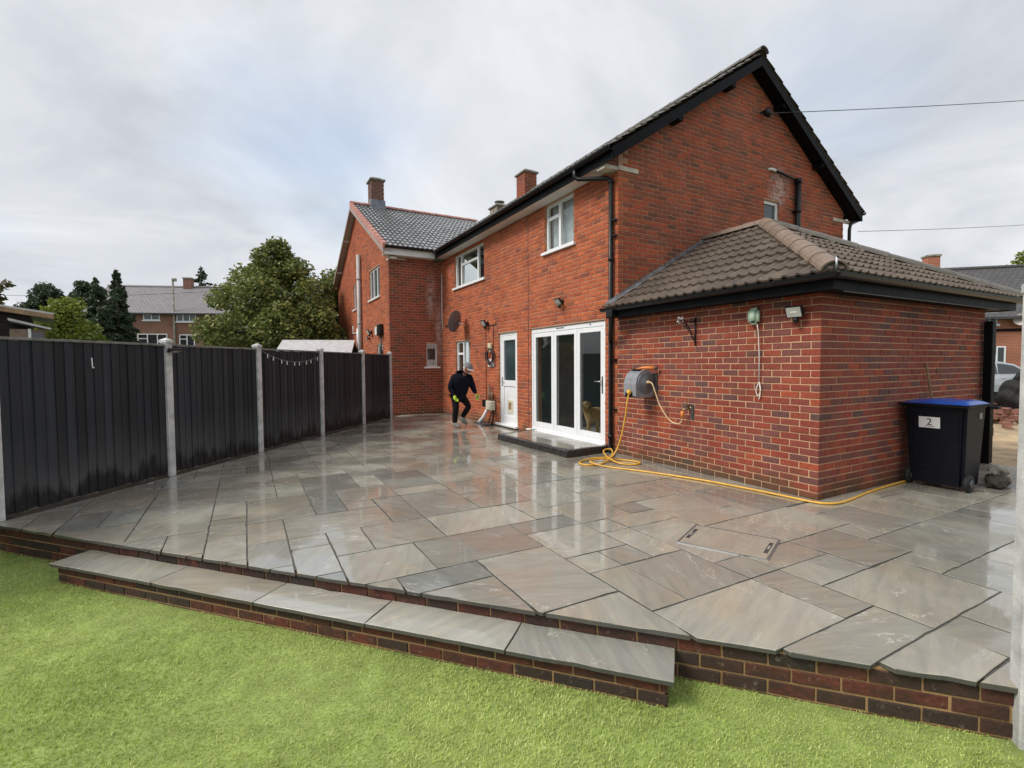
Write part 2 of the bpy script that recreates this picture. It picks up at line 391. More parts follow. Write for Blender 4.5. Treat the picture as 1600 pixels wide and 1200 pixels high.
def slab_mat():
    t = NT('wet_sandstone'); ob = t.obj(); rnd = t.rand()
    def sub(k): return t.math('FRACT', t.math('MULTIPLY', rnd, k))
    # grain runs along or across the flag, never quite straight
    ang = t.math('MULTIPLY', t.math('SUBTRACT', t.math('FLOOR', t.math('MULTIPLY', sub(17.3), 4.0)), 1.5), 0.72)
    vr = t.node('ShaderNodeVectorRotate', rotation_type='Z_AXIS'); t.l.new(ob, vr.inputs['Vector']); t.l.new(ang, vr.inputs['Angle'])
    off = t.node('ShaderNodeCombineXYZ'); t.l.new(t.math('MULTIPLY', sub(91.7), 40.0), off.inputs[0]); t.l.new(t.math('MULTIPLY', sub(37.1), 40.0), off.inputs[1])
    va = t.node('ShaderNodeVectorMath', operation='ADD'); t.l.new(vr.outputs[0], va.inputs[0]); t.l.new(off.outputs[0], va.inputs[1]); v = va.outputs[0]
    base = t.ramp(sub(5.77), [(0.0, (0.32, 0.318, 0.278)), (0.16, (0.365, 0.348, 0.29)), (0.32, (0.27, 0.274, 0.246)), (0.46, (0.335, 0.305, 0.248)), (0.6, (0.205, 0.21, 0.19)), (0.74, (0.395, 0.384, 0.33)), (0.88, (0.285, 0.268, 0.226)), (1.0, (0.345, 0.342, 0.298))])
    st = t.mapping(v, (1.2, 9.0, 1.0))
    band = t.noise(st, 1.6, 4, 0.66, 0.9)
    base = t.mix(0.5, base, t.ramp(band, [(0.3, (0.66, 0.66, 0.68)), (0.5, (0.98, 0.97, 0.94)), (0.72, (1.3, 1.22, 1.08))]), 'MULTIPLY')
    big = t.noise(v, 2.6, 3, 0.6)
    base = t.mix(t.ramp(big, [(0.5, 0.0), (0.72, 0.5)]), base, t.mix(1.0, base, (1.08, 0.95, 0.78), 'MULTIPLY'))
    grit = t.noise(v, 180, 3, 0.6)
    base = t.mix(0.5, base, t.ramp(grit, [(0.3, (0.7, 0.7, 0.7)), (0.7, (1.28, 1.28, 1.28))]), 'MULTIPLY')
    # cleft steps of the riven face: terraces of a stretched noise
    rv = t.noise(t.mapping(v, (1.0, 2.6, 1.0)), 2.3, 5, 0.64, 0.9)
    rv2 = t.noise(t.mapping(v, (0.8, 1.9, 1.0)), 1.15, 6, 0.60, 1.3)
    stp = t.math('MULTIPLY', rv2, 6.0); fl = t.math('FLOOR', stp); fr = t.math('SUBTRACT', stp, fl)
    terr = t.math('ADD', fl, t.math('SMOOTH_MIN', t.math('MULTIPLY', fr, 7.0), 1.0, 0.3))
    edge = t.ramp(fr, [(0.0, 1.0), (0.035, 0.8), (0.07, 0.0), (1.0, 0.0)])
    keep = t.ramp(t.noise(v, 1.9, 2), [(0.46, 0.0), (0.62, 1.0)])
    vein = t.math('MULTIPLY', edge, keep)
    base = t.mix(t.math('MULTIPLY', vein, 0.58), base, (0.76, 0.73, 0.66))
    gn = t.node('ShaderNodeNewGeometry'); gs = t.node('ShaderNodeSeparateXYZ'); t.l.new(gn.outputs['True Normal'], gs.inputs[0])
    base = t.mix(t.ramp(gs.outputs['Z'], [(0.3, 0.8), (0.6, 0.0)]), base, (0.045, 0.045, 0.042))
    # water film: pools and drier patches
    wet = t.noise(t.pos(), 1.15, 4, 0.55)
    wetf = t.ramp(wet, [(0.35, 0.0), (0.55, 1.0)])
    hgt = t.math('ADD', t.math('MULTIPLY', terr, 0.10), t.math('ADD', t.math('MULTIPLY', band, 0.35), t.math('MULTIPLY', grit, 0.05)))
    bs = t.node('ShaderNodeBump'); bs.inputs['Distance'].default_value = 0.006
    t.l.new(t.ramp(wetf, [(0.0, 0.8), (1.0, 0.45)]), bs.inputs['Strength']); t.l.new(hgt, bs.inputs['Height'])
    cb = t.node('ShaderNodeBump'); cb.inputs['Distance'].default_value = 0.006; cb.inputs['Strength'].default_value = 0.10
    t.l.new(t.math('ADD', t.math('MULTIPLY', rv, 0.9), t.math('MULTIPLY', band, 0.2)), cb.inputs['Height'])
    q = t.node('ShaderNodeBsdfPrincipled')
    t.l.new(base, q.inputs['Base Color']); t.l.new(bs.outputs[0], q.inputs['Normal'])
    t.l.new(t.ramp(wetf, [(0.0, 0.42), (1.0, 0.18)]), q.inputs['Roughness'])
    top = t.ramp(gs.outputs['Z'], [(0.90, 0.0), (0.97, 1.0)])
    t.l.new(t.math('MULTIPLY', t.ramp(wetf, [(0.0, 0.10), (1.0, 1.0)]), top), q.inputs['Coat Weight']); t.l.new(t.math('ADD', 0.1, t.math('MULTIPLY', top, 0.26)), q.inputs['Specular IOR Level']); q.inputs['Coat Roughness'].default_value = 0.018; q.inputs['Coat IOR'].default_value = 1.48
    t.l.new(cb.outputs[0], q.inputs['Coat Normal'])
    t.l.new(q.outputs[0], t.out.inputs[0]); return t.mat
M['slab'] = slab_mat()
M['joint'] = plain('joint_mortar', (0.11, 0.105, 0.092), 0.75, var=0.3, scale=20, bump=0.4)
M['kerb'] = plain('charcoal_bullnose', (0.035, 0.033, 0.032), 0.22, var=0.3, scale=14, bump=0.2)
def fence_mat():
    t = NT('charcoal_painted_board'); p = t.pos(); sp_ = t.node('ShaderNodeSeparateXYZ'); t.l.new(p, sp_.inputs[0]); z = sp_.outputs['Z']
    c = t.ramp(t.math('FRACT', t.math('ADD', t.attr('bc'), t.rand())), [(0, (0.012, 0.015, 0.019)), (1, (0.033, 0.038, 0.046))])
    g = t.noise(t.mapping(p, (30, 30, 1.3)), 1.0, 5, 0.65)
    c = t.mix(0.6, c, t.ramp(g, [(0.3, (0.6, 0.6, 0.6)), (0.7, (1.45, 1.45, 1.45))]), 'MULTIPLY')
    # rain splash soaks the foot of the boards; above it the paint is bleached
    lim = t.math('ADD', 0.20, t.math('MULTIPLY', t.math('SUBTRACT', t.noise(t.mapping(p, (6, 6, 0.6)), 1.0, 5, 0.7), 0.42), 0.9))
    soak = t.math('MULTIPLY', t.math('SUBTRACT', lim, z), 9.0, clamp=True)
    fade = t.math('MULTIPLY', t.math('SUBTRACT', 0.85, z), 1.25, clamp=True)
    fade = t.math('MULTIPLY', fade, t.ramp(t.noise(p, 1.3, 3), [(0.35, 0.25), (0.7, 1.0)]))
    c = t.mix(t.math('MULTIPLY', fade, 0.7), c, (0.13, 0.132, 0.132))
    c = t.mix(t.math('MULTIPLY', soak, 0.92), c, (0.012, 0.012, 0.012))
    sc = t.noise(t.mapping(p, (25, 25, 4)), 2.2, 3, 0.7)
    c = t.mix(t.ramp(sc, [(0.70, 0.0), (0.76, 0.6)]), c, (0.22, 0.21, 0.20))
    return t.bsdf(c, 0.62, 0, t.bump(g, 0.5, 0.004), 0.35)
M['fence'] = fence_mat()
def lawn_mat(name, a, b):
    t = NT(name); p = t.pos()
    c = t.ramp(t.attr('bc'), [(0, a), (0.6, b), (1, (0.74, 0.76, 0.34))])
    c = t.mix(0.7, c, t.ramp(t.noise(p, 1.6, 4, 0.6), [(0.3, (0.78, 0.82, 0.72)), (0.7, (1.2, 1.15, 1.2))]), 'MULTIPLY')
    q = t.node('ShaderNodeBsdfPrincipled'); t.l.new(c, q.inputs['Base Color']); q.inputs['Roughness'].default_value = 0.5; q.inputs['Specular IOR Level'].default_value = 0.3
    tl = t.node('ShaderNodeBsdfTranslucent'); t.l.new(c, tl.inputs[0])
    mx_ = t.node('ShaderNodeMixShader'); mx_.inputs[0].default_value = 0.3
    t.l.new(q.outputs[0], mx_.inputs[1]); t.l.new(tl.outputs[0], mx_.inputs[2]); t.l.new(mx_.outputs[0], t.out.inputs[0]); return t.mat
M['turf'] = lawn_mat('artificial_turf', (0.31, 0.42, 0.085), (0.54, 0.64, 0.19))
M['turf_base'] = plain('turf_backing', (0.26, 0.33, 0.09), 0.9, var=0.2, scale=8)
def leaf_mat(name, stops):
    t = NT(name)
    c = t.ramp(t.attr('bc'), stops)
    q = t.node('ShaderNodeBsdfPrincipled'); t.l.new(c, q.inputs['Base Color']); q.inputs['Roughness'].default_value = 0.45
    tl = t.node('ShaderNodeBsdfTranslucent'); t.l.new(c, tl.inputs[0])
    mx_ = t.node('ShaderNodeMixShader'); mx_.inputs[0].default_value = 0.3
    t.l.new(q.outputs[0], mx_.inputs[1]); t.l.new(tl.outputs[0], mx_.inputs[2]); t.l.new(mx_.outputs[0], t.out.inputs[0]); return t.mat
M['leaf_a'] = leaf_mat('broad_leaf', [(0, (0.065, 0.10, 0.022)), (0.35, (0.14, 0.18, 0.045)), (0.6, (0.28, 0.30, 0.08)), (1, (0.60, 0.58, 0.24))])
M['leaf_b'] = leaf_mat('dark_conifer_leaf', [(0, (0.03, 0.055, 0.028)), (0.6, (0.065, 0.10, 0.05)), (1, (0.17, 0.20, 0.11))])
M['leaf_c'] = leaf_mat('yellow_green_leaf', [(0, (0.11, 0.16, 0.022)), (0.6, (0.26, 0.31, 0.045)), (0.9, (0.42, 0.42, 0.08)), (1, (0.52, 0.34, 0.09))])
M['leaf_d'] = leaf_mat('autumn_leaf', [(0, (0.05, 0.06, 0.02)), (0.6, (0.12, 0.105, 0.035)), (1, (0.28, 0.15, 0.06))])
M['bark'] = plain('bark', (0.09, 0.07, 0.05), 0.9, var=0.3, scale=12, bump=0.6)
M['navy'] = plain('navy_cloth', (0.010, 0.010, 0.020), 0.85, spec=0.08, var=0.25, scale=14, bump=0.5)
M['trouser'] = plain('black_cloth', (0.014, 0.013, 0.014), 0.85, spec=0.08, var=0.25, scale=14, bump=0.5)
M['skin'] = plain('skin', (0.36, 0.16, 0.11), 0.55, var=0.1, scale=20)
M['hivis'] = plain('lime_glove', (0.55, 0.80, 0.06), 0.6, var=0.1, scale=25)
M['capgrey'] = plain('grey_cap', (0.20, 0.20, 0.21), 0.85, var=0.15, scale=30)
M['capbrim'] = plain('pale_cap_brim', (0.55, 0.53, 0.53), 0.8, var=0.1, scale=30)
M['shoe'] = plain('grey_shoe', (0.20, 0.19, 0.17), 0.8, var=0.2, scale=30)
M['dog'] = plain('golden_fur', (0.46, 0.29, 0.13), 0.8, var=0.25, scale=18, bump=0.6)
M['dognose'] = plain('dog_nose', (0.02, 0.015, 0.013), 0.35, var=0.1)
M['car'] = plain('silver_car_paint', (0.55, 0.57, 0.60), 0.28, 0.55, var=0.04, scale=2, coat=0.6)
M['sand'] = plain('sandy_ground', (0.50, 0.37, 0.22), 0.9, var=0.3, scale=2.5, bump=1.0)
M['rubble'] = plain('brick_rubble', (0.30, 0.14, 0.10), 0.9, var=0.35, scale=9, bump=0.6)
M['soil'] = plain('dark_soil', (0.05, 0.042, 0.033), 0.95, var=0.35, scale=10, bump=0.8)
M['gravel'] = plain('pale_gravel', (0.42, 0.40, 0.36), 0.9, var=0.35, scale=30, bump=1.0)
M['grass_far'] = plain('rough_grass', (0.07, 0.10, 0.03), 0.95, var=0.35, scale=3, bump=0.8)
M['render_w'] = plain('pale_render', (0.62, 0.60, 0.56), 0.85, var=0.12, scale=4)
M['felt'] = plain('pale_roof_felt', (0.55, 0.55, 0.56), 0.8, var=0.12, scale=6)
M['shed_wood'] = plain('dark_shed_wood', (0.03, 0.02, 0.02), 0.8, var=0.3, scale=5)

# ------------------------------------------------------------------ ground
LAWN_Z = -0.252
g = MB(); g.add([(-400, -200, -0.37), (400, -200, -0.37), (400, 600, -0.37), (-400, 600, -0.37)], [(0, 1, 2, 3)])
single('ground', g, M['grass_far'], WF, (0, 0, -0.37), 'rough ground reaching to the horizon', None, kind='structure')

EA = Vector((-4.86, 4.585)); EB = Vector((2.26, 2.197)); ED = (EB - EA).normalized(); EN = Vector((ED.y, -ED.x))   # EN points to the lawn
if EN.y > 0: EN = -EN
FA = Vector((-5.04, 4.80)); FB = Vector((-3.49, 14.04)); FD = (FB - FA).normalized(); FN = Vector((FD.y, -FD.x))       # FN points to the patio
ELEN = (EB - EA).length
EANG = math.atan2(ED.y, ED.x)
EFR = Matrix.Translation((EA.x, EA.y, 0)) @ Matrix.Rotation(EANG, 4, 'Z')    # edge frame: x along the front edge, -y toward the lawn

def clip(poly, p, n):
    """keep the side of the line through p that n points to"""
    out = []
    for i in range(len(poly)):
        a, b = poly[i], poly[(i + 1) % len(poly)]
        da = (a[0] - p[0]) * n[0] + (a[1] - p[1]) * n[1]; db = (b[0] - p[0]) * n[0] + (b[1] - p[1]) * n[1]
        if da >= 0: out.append(a)
        if (da >= 0) != (db >= 0):
            k = da / (da - db); out.append((a[0] + (b[0] - a[0]) * k, a[1] + (b[1] - a[1]) * k))
    return out
def area(p): return 0.5 * sum(p[i][0] * p[(i + 1) % len(p)][1] - p[(i + 1) % len(p)][0] * p[i][1] for i in range(len(p)))
def inset(poly, d):
    c = poly
    if area(c) < 0: c = c[::-1]
    out = list(c); n = len(c)
    for i in range(n):
        a, b = c[i], c[(i + 1) % n]; L = math.hypot(b[0] - a[0], b[1] - a[1])
        if L < 1e-6: continue
        nx, ny = -(b[1] - a[1]) / L, (b[0] - a[0]) / L
        out = clip(out, (a[0] + nx * d, a[1] + ny * d), (nx, ny))
        if len(out) < 3: return []
    return out
def flag_bm(poly, th, jit=0.0028, seg=0.09):
    """one riven flagstone: fretted outline, dressed arris, real thickness; local origin at its centre"""
    cx_ = sum(p[0] for p in poly) / len(poly); cy_ = sum(p[1] for p in poly) / len(poly)
    pts = []
    for i in range(len(poly)):
        a, b = Vector(poly[i]), Vector(poly[(i + 1) % len(poly)]); L = (b - a).length; k = max(1, int(L / seg))
        nrm = Vector((b.y - a.y, a.x - b.x)); nrm = nrm / max(nrm.length, 1e-6)
        for j in range(k):
            q = a.lerp(b, j / k)
            w = random.uniform(-jit, jit * 0.6)
            if random.random() < 0.06: w -= random.uniform(0.003, 0.010)
            pts.append((q.x + nrm.x * w - cx_, q.y + nrm.y * w - cy_))
    n = len(pts); r = 0.0028
    mb = MB()
    def ring(s, z): return [(p[0] - math.copysign(min(abs(p[0]), s), p[0]), p[1] - math.copysign(min(abs(p[1]), s), p[1]), z) for p in pts]
    vs = ring(r, 0) + ring(0, -r) + ring(-0.002, -th)
    fs = [list(range(n)), list(range(2 * n, 3 * n))[::-1]]
    for k in range(2):
        for i in range(n): fs.append([(k + 1) * n + i, (k + 1) * n + (i + 1) % n, k * n + (i + 1) % n, k * n + i])
    mb.add(vs, fs); return mb, cx_, cy_

# ------------------------------------------------------------------ patio: bed, flagstones, brick plinth
GS, GT, S0, T0 = 0.307, 0.308, 0.035, -0.52
RECTS = [(0, 2, -9, -7), (-1, 0, -9, -8), (-1, 0, -8, -7), (-1, 1, -7, -6), (1, 2, -7, -6), (1, 2, -6, -4), (2, 3, -5, -4), (2, 4, -7, -5), (-2, 1, -6, -4), (1, 3, -14, -12), (3, 5, -13, -11), (3, 5, -14, -13), (5, 7, -15, -12), (5, 8, -12, -11), (7, 8, -13, -12), (8, 10, -13, -11), (7, 10, -14, -13), (8, 9, -11, -9), (5, 8, -11, -9), (3, 5, -11, -8), (1, 3, -12, -9), (-2, 1, -11, -9), (0, 1, -13, -11), (-2, 0, -13, -11), (-4, -2, -11, -9), (-3, -1, -9, -8), (-3, -1, -8, -6), (-3, -2, -6, -5), (-5, -3, -9, -6), (-5, -3, -6, -5), (-6, -5, -8, -5), (-7, -6, -7, -5), (-6, -4, -5, -2), (-4, -3, -5, -4), (-4, -3, -4, -3), (-4, -2, -3, -1), (-3, -2, -5, -3), (-5, -4, -2, -1), (-5, -3, -1, 2), (-3, -2, -1, 0), (-3, -1, 0, 2), (-2, 0, -3, 0), (0, 1, -2, -1), (0, 3, -4, -2), (3, 5, -3, -1), (3, 5, -5, -3), (4, 7, -7, -5), (5, 7, -4, -3), (3, 5, -8, -7), (2, 3, -9, -7), (5, 7, -9, -7), (7, 9, -8, -6), (8, 9, -6, -5), (9, 12, -7, -6), (12, 15, -7, -5), (7, 10, -16, -14), (10, 12, -15, -14), (-2, 0, -4, -3)]
rects = list(RECTS); occ = set()
for r in rects:
    for i in range(r[0], r[1]):
        for j in range(r[2], r[3]): occ.add((i, j))
cells = [(i, j) for i in range(-9, 38) for j in range(-30, 16)]
def inside(i, j):
    s = S0 + (i + .5) * GS; t = T0 + (j + .5) * GT
    if s > 11.9: return False
    if s > -0.1 and t > 0.15: return False
    if t > 4.15 or s < -2.6: return False
    p = H(t, s)
    if (Vector((p.x, p.y)) - EA).dot(EN) > 0.35: return False
    if (Vector((p.x, p.y)) - FA).dot(FN) < -0.3: return False
    return True
SIZES = [(3, 2), (2, 3), (2, 2), (2, 2), (2, 1), (1, 2), (3, 1), (1, 3), (1, 1)]
frnd = random.Random(21)
for i in range(-9, 38):
    for j in range(-30, 16):
        if (i, j) in occ or not inside(i, j): continue
        opts = [(3, 2), (2, 3), (2, 2), (2, 1), (1, 2), (2, 2), (3, 2), (2, 3)]; frnd.shuffle(opts); opts = [q for q in opts if not (i < 0 < i + q[0])]; opts.append((1, 1))
        for a, b in opts:
            cs = [(i + x, j + y) for x in range(a) for y in range(b)]
            if all(c not in occ and (inside(*c) or frnd.random() < 0.4) for c in cs):
                occ.update(cs); rects.append((i, i + a, j, j + b)); break
hEA = HFI @ Vector((EA.x, EA.y, 0)); hEN = HFI.to_3x3() @ Vector((EN.x, EN.y, 0))
hFA = HFI @ Vector((FA.x, FA.y, 0)); hFN = HFI.to_3x3() @ Vector((FN.x, FN.y, 0))
patio = Thing('patio', HF, (-2.6, 2.0, -0.2), 'wet grey and buff sandstone paved patio behind the brick house', None, kind='structure')
bed = MB()
hp = [hEA - hEN * 0.06, None]
bp = [EA - EN * 0.05, EB + ED * 0.02 - EN * 0.05]
bpoly = [HFI @ Vector((EA.x - ED.x * 0.3 - EN.x * 0.06, EA.y - ED.y * 0.3 - EN.y * 0.06, 0)), HFI @ Vector((EB.x - EN.x * 0.06, EB.y - EN.y * 0.06, 0)),
         Vector((4.12, -2.35, 0)), Vector((4.12, -0.01, 0)), Vector((-0.005, -0.01, 0)), Vector((-0.005, 11.49, 0)), HFI @ Vector((FB.x - 0.05, FB.y, 0))]
bed.prism([(p.x, p.y) for p in bpoly], 2, -0.19, -0.0075)
bed_o = patio.part('paving_bed', bed, M['joint'])
nslab = 0
for r in rects:
    i0, i1, j0, j1 = r
    s0, s1, t0, t1 = S0 + i0 * GS, S0 + i1 * GS, T0 + j0 * GT, T0 + j1 * GT
    poly = [(t0, s0), (t1, s0), (t1, s1), (t0, s1)]
    if s1 > 0.2: poly = clip(poly, (0.008, 0), (-1, 0))
    if t1 > 0.0 and s1 <= 0.2: poly = clip(poly, (0, 0.006), (0, -1))
    if s1 > 11.4: poly = clip(poly, (0, 11.47), (0, -1))
    poly = clip(poly, (4.12, 0), (-1, 0)); poly = clip(poly, (0, -2.42), (0, 1)) if t0 > -2.45 else poly
    if len(poly) >= 3: poly = clip(poly, (hEA.x, hEA.y), (-hEN.x, -hEN.y))
    if len(poly) >= 3: poly = clip(poly, (hFA.x + hFN.x * 0.07, hFA.y + hFN.y * 0.07), (hFN.x, hFN.y))
    if len(poly) < 3: continue
    poly = inset(poly, random.uniform(0.004, 0.0065))
    if len(poly) < 3 or abs(area(poly)) < 0.004: continue
    if area(poly) < 0: poly = poly[::-1]
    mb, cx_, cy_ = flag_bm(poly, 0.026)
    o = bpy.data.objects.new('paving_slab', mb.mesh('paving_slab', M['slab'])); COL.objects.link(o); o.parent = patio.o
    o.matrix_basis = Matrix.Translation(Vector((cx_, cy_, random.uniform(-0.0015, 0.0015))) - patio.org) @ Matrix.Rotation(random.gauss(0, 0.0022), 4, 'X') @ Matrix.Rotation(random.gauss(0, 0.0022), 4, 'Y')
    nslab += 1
# angled recessed manhole cover let into the flags
tray = MB(); tp = [(-1.80, 0.085), (-1.50, -0.54), (-1.985, -0.755), (-2.285, -0.14)]
tray.prism(inset(tp, 0.012), 2, -0.01, 0.0062)
mh = Thing('manhole_cover', HF, (-1.9, -0.33, 0.0), 'stone-filled recessed manhole cover set askew in the patio flags', 'manhole cover')
tb = flag_bm([(x, y) for x, y in inset(tp, 0.012)][::1] if area(inset(tp, 0.012)) > 0 else inset(tp, 0.012)[::-1], 0.012)
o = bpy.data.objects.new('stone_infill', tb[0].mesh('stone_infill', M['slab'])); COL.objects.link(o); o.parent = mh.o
o.matrix_basis = Matrix.Translation(Vector((tb[1], tb[2], 0.0085)) - mh.org)
rim = MB(); op = tp; ip = inset(tp, 0.012)
if area(op) < 0: op = op[::-1]
for i in range(4):
    a, b = Vector(op[i]), Vector(op[(i + 1) % 4]); d = (b - a).normalized(); nn = Vector((-d.y, d.x))
    q = [a, b, b + nn * 0.006, a + nn * 0.006]; rim.prism([(p.x, p.y) for p in q], 2, -0.005, 0.0095 + 0.0004 * i)
mh.part('rim', rim, M['metal'])
for (a, b) in ((tp[3], tp[0]), (tp[1], tp[2])):     # lifting slots
    a, b = Vector(a), Vector(b); d = (b - a).normalized(); nn = Vector((-d.y, d.x)); c = (Vector((-1.9, -0.33)) - (a + b) / 2).normalized()
    sl = MB(); p0 = a.lerp(b, 0.25) + c * 0.03; p1 = a.lerp(b, 0.75) + c * 0.03
    sl.prism([((p0).x, p0.y), (p1.x, p1.y), (p1.x + c.x * .028, p1.y + c.y * .028), (p0.x + c.x * .028, p0.y + c.y * .028)], 2, 0.0, 0.0105)
    so = mh.part('lifting_slot', sl, M['dark_grey'])
    pl = MB(); p0 = a.lerp(b, 0.4) + c * 0.037; p1 = a.lerp(b, 0.56) + c * 0.037
    pl.prism([((p0).x, p0.y), (p1.x, p1.y), (p1.x + c.x * .012, p1.y + c.y * .012), (p0.x + c.x * .012, p0.y + c.y * .012)], 2, 0.0, 0.0118)
    mh.part('slot_key', pl, M['conc_old'], so)

_bmesh = {}
def brick_mesh(mat, L, Hh, D, ch=0.004):
    """chamfered brick face block, local x along the wall, y outward is negative, origin at lower front left"""
    k = (mat.name, round(L, 3), round(Hh, 3), D)
    if k in _bmesh: return _bmesh[k]
    mb = MB(); brick_add(mb, 0, L, 0, Hh, D, ch)
    me = mb.mesh('brick', mat); _bmesh[k] = me; return me
def brick_add(mb, u0, u1, z0, z1, D, ch=0.004, f=None):
    f = f or (lambda u, d, z: (u, d, z))
    vs = [f(u0 + ch, 0, z0 + ch), f(u1 - ch, 0, z0 + ch), f(u1 - ch, 0, z1 - ch), f(u0 + ch, 0, z1 - ch),
          f(u0, ch, z0), f(u1, ch, z0), f(u1, ch, z1), f(u0, ch, z1), f(u0, D, z0), f(u1, D, z0), f(u1, D, z1), f(u0, D, z1)]
    fs = [(0, 1, 2, 3)] + [(4 + i, 4 + (i + 1) % 4, (i + 1) % 4, i) for i in range(4)] + [(8 + i, 8 + (i + 1) % 4, 4 + (i + 1) % 4, 4 + i) for i in range(4)]
    mb.add(vs, fs)
def lay(u0, u1, z0, z1, course, mod, joint, holes=(), top=None, phase=0.0, rj=None):
    """list of bricks (u0,u1,z0,z1) in stretcher bond, cut round the holes and below top(u)"""
    rj = rj or random; out = []; k = 0; z = z0
    while z < z1 - 0.015:
        zb = min(z + course - joint, z1)
        u = u0 - (mod / 2 if k % 2 else 0) - phase
        while u < u1:
            segs = [(max(u, u0), min(u + mod - joint, u1))]
            for h in holes:
                if zb > h[2] + 0.012 and z < h[3] - 0.012:
                    ns = []
                    for a, b in segs:
                        if b <= h[0] or a >= h[1]: ns.append((a, b)); continue
                        if a < h[0]: ns.append((a, h[0]))
                        if b > h[1]: ns.append((h[1], b))
                    segs = ns
            if top is not None:
                ns = []
                for a, b in segs:
                    t_ = top(z + course * 0.5)
                    if t_ is None: continue
                    a, b = max(a, t_[0]), min(b, t_[1])
                    ns.append((a, b))
                segs = ns
            for a, b in segs:
                if b - a > 0.02: out.append((a, b, z, zb))
            u += mod
        z += course; k += 1
    return out

def brick_face(th, part_name, bricks, frame4, mat, mort, budget, parent_mortar, D=0.03, jit=0.0024, rnd=None, stuff_name='brick_field'):
    """bricks on one wall face. frame4 maps (u, depth, z) into the thing's frame. Returns candidates for single bricks."""
    rnd = rnd or random.Random(3)
    cand = []
    for b in bricks:
        d = rnd.uniform(-jit, jit)
        c = th.fr @ (frame4 @ Vector(((b[0] + b[1]) / 2, 0, (b[2] + b[3]) / 2)))
        p = [proj(th.fr @ (frame4 @ Vector(q))) for q in ((b[0], 0, b[2]), (b[1], 0, b[2]), (b[1], 0, b[3]), (b[0], 0, b[3]))]
        sz = 0
        if all(p) and all(-20 < q[0] < 1620 and -20 < q[1] < 1220 for q in p):
            sz = abs(area([(q[0], q[1]) for q in p]))
        cand.append((sz, b, d, frame4, mat, parent_mortar))
    return cand
def place_bricks(th, cands, limit=300, stuff_name='brickwork', stuff_parent=None, D=0.03, rnd=None):
    rnd = rnd or random.Random(5)
    cands = sorted(cands, key=lambda c: -c[0]); groups = {}
    n = 0
    for sz, b, d, f4, mat, par in cands:
        if n < limit and sz > 60:
            me = brick_mesh(mat, round((b[1] - b[0]) * 200) / 200, round((b[3] - b[2]) * 1000) / 1000, D)
            th.inst('brick', me, f4 @ Matrix.Translation((b[0] + rnd.uniform(-.0015, .0015), d, b[2] + rnd.uniform(-.001, .001))) @ Matrix.Rotation(rnd.gauss(0, .0035), 4, 'Y') @ Matrix.Rotation(rnd.gauss(0, .006), 4, 'Z'), par); n += 1
        else: groups.setdefault((mat.name, par.name if par else ''), []).append((b, d, f4, mat, par))
    for key, lst in groups.items():
        mb = MB(); par = lst[0][4]
        for b, d, f4, mat, _ in lst:
            mb.cur = rnd.random()
            brick_add(mb, b[0] + rnd.uniform(-.0025, .002), b[1] + rnd.uniform(-.002, .0025), b[2] + rnd.uniform(-.0018, .0015), b[3] + rnd.uniform(-.0022, .0012), D, rnd.uniform(.003, .0065), lambda u, dd, z: f4 @ Vector((u, dd + d, z)))
        th.part(stuff_name, mb, lst[0][3], par, kind='stuff')

# brick plinth below the front edge of the flags
plinth = Thing('patio_plinth', EFR, (ELEN / 2, 0.1, LAWN_Z), 'low dark red brick plinth under the front edge of the patio', None, kind='structure')
pm = MB(); pm.box((-0.35, 0.045, -0.34), (ELEN + 0.058, 0.20, -0.027)); pmo = plinth.part('mortar', pm, M['mortar_low'])
pb = lay(-0.35, ELEN + 0.06, -0.336, -0.028, 0.077, 0.226, 0.011)
f4 = Matrix.Translation((0, 0.037, 0))
place_bricks(plinth, brick_face(plinth, 'b', pb, f4, M['brick_low'], None, 0, pmo), 300)

# ------------------------------------------------------------------ garden step
STZ = -0.098
def el(x, y):
    v = Vector((x, y)) - EA; return v.dot(ED), -v.dot(EN)
e0 = el(-3.79, 3.943)[0]; e1 = el(0.806, 2.385)[0]; ey = (el(-3.79, 3.943)[1] + el(0.806, 2.385)[1]) / 2
step = Thing('garden_step', EFR, ((e0 + e1) / 2, ey / 2, LAWN_Z), 'long sandstone garden step on dark bricks between patio and lawn', None, kind='structure')
sm_ = MB(); sm_.box((e0 + 0.05, ey + 0.05, -0.33), (e1 - 0.05, 0.03, STZ - 0.028)); smo = step.part('mortar', sm_, M['mortar_low'])
sb = lay(e0 + 0.035, e1 - 0.035, STZ - 0.027 - 0.0665 * 3, STZ - 0.027, 0.0665, 0.226, 0.011)
c1 = brick_face(step, 'b', sb, Matrix.Translation((0, ey + 0.042, 0)), M['brick_low'], None, 0, smo)
fr_r = Matrix(((0, -1, 0, e1 - 0.042), (1, 0, 0, 0), (0, 0, 1, 0), (0, 0, 0, 1)))
c1 += brick_face(step, 'b', lay(ey + 0.075, 0.03, STZ - 0.027 - 0.0665 * 3, STZ - 0.027, 0.0665, 0.226, 0.011, phase=0.11), fr_r, M['brick_low'], None, 0, smo)
fr_l = Matrix(((0, 1, 0, e0 + 0.042), (-1, 0, 0, 0), (0, 0, 1, 0), (0, 0, 0, 1)))
c1 += brick_face(step, 'b', lay(-0.03, -ey - 0.075, STZ - 0.027 - 0.0665 * 3, STZ - 0.027, 0.0665, 0.226, 0.011, phase=0.11), fr_l, M['brick_low'], None, 0, smo)
place_bricks(step, c1, 300)
js = [e0, el(-3.57, 3.87)[0], el(-2.70, 3.55)[0], el(-1.779, 3.223)[0], el(-0.934, 2.947)[0], el(-0.063, 2.638)[0], e1]
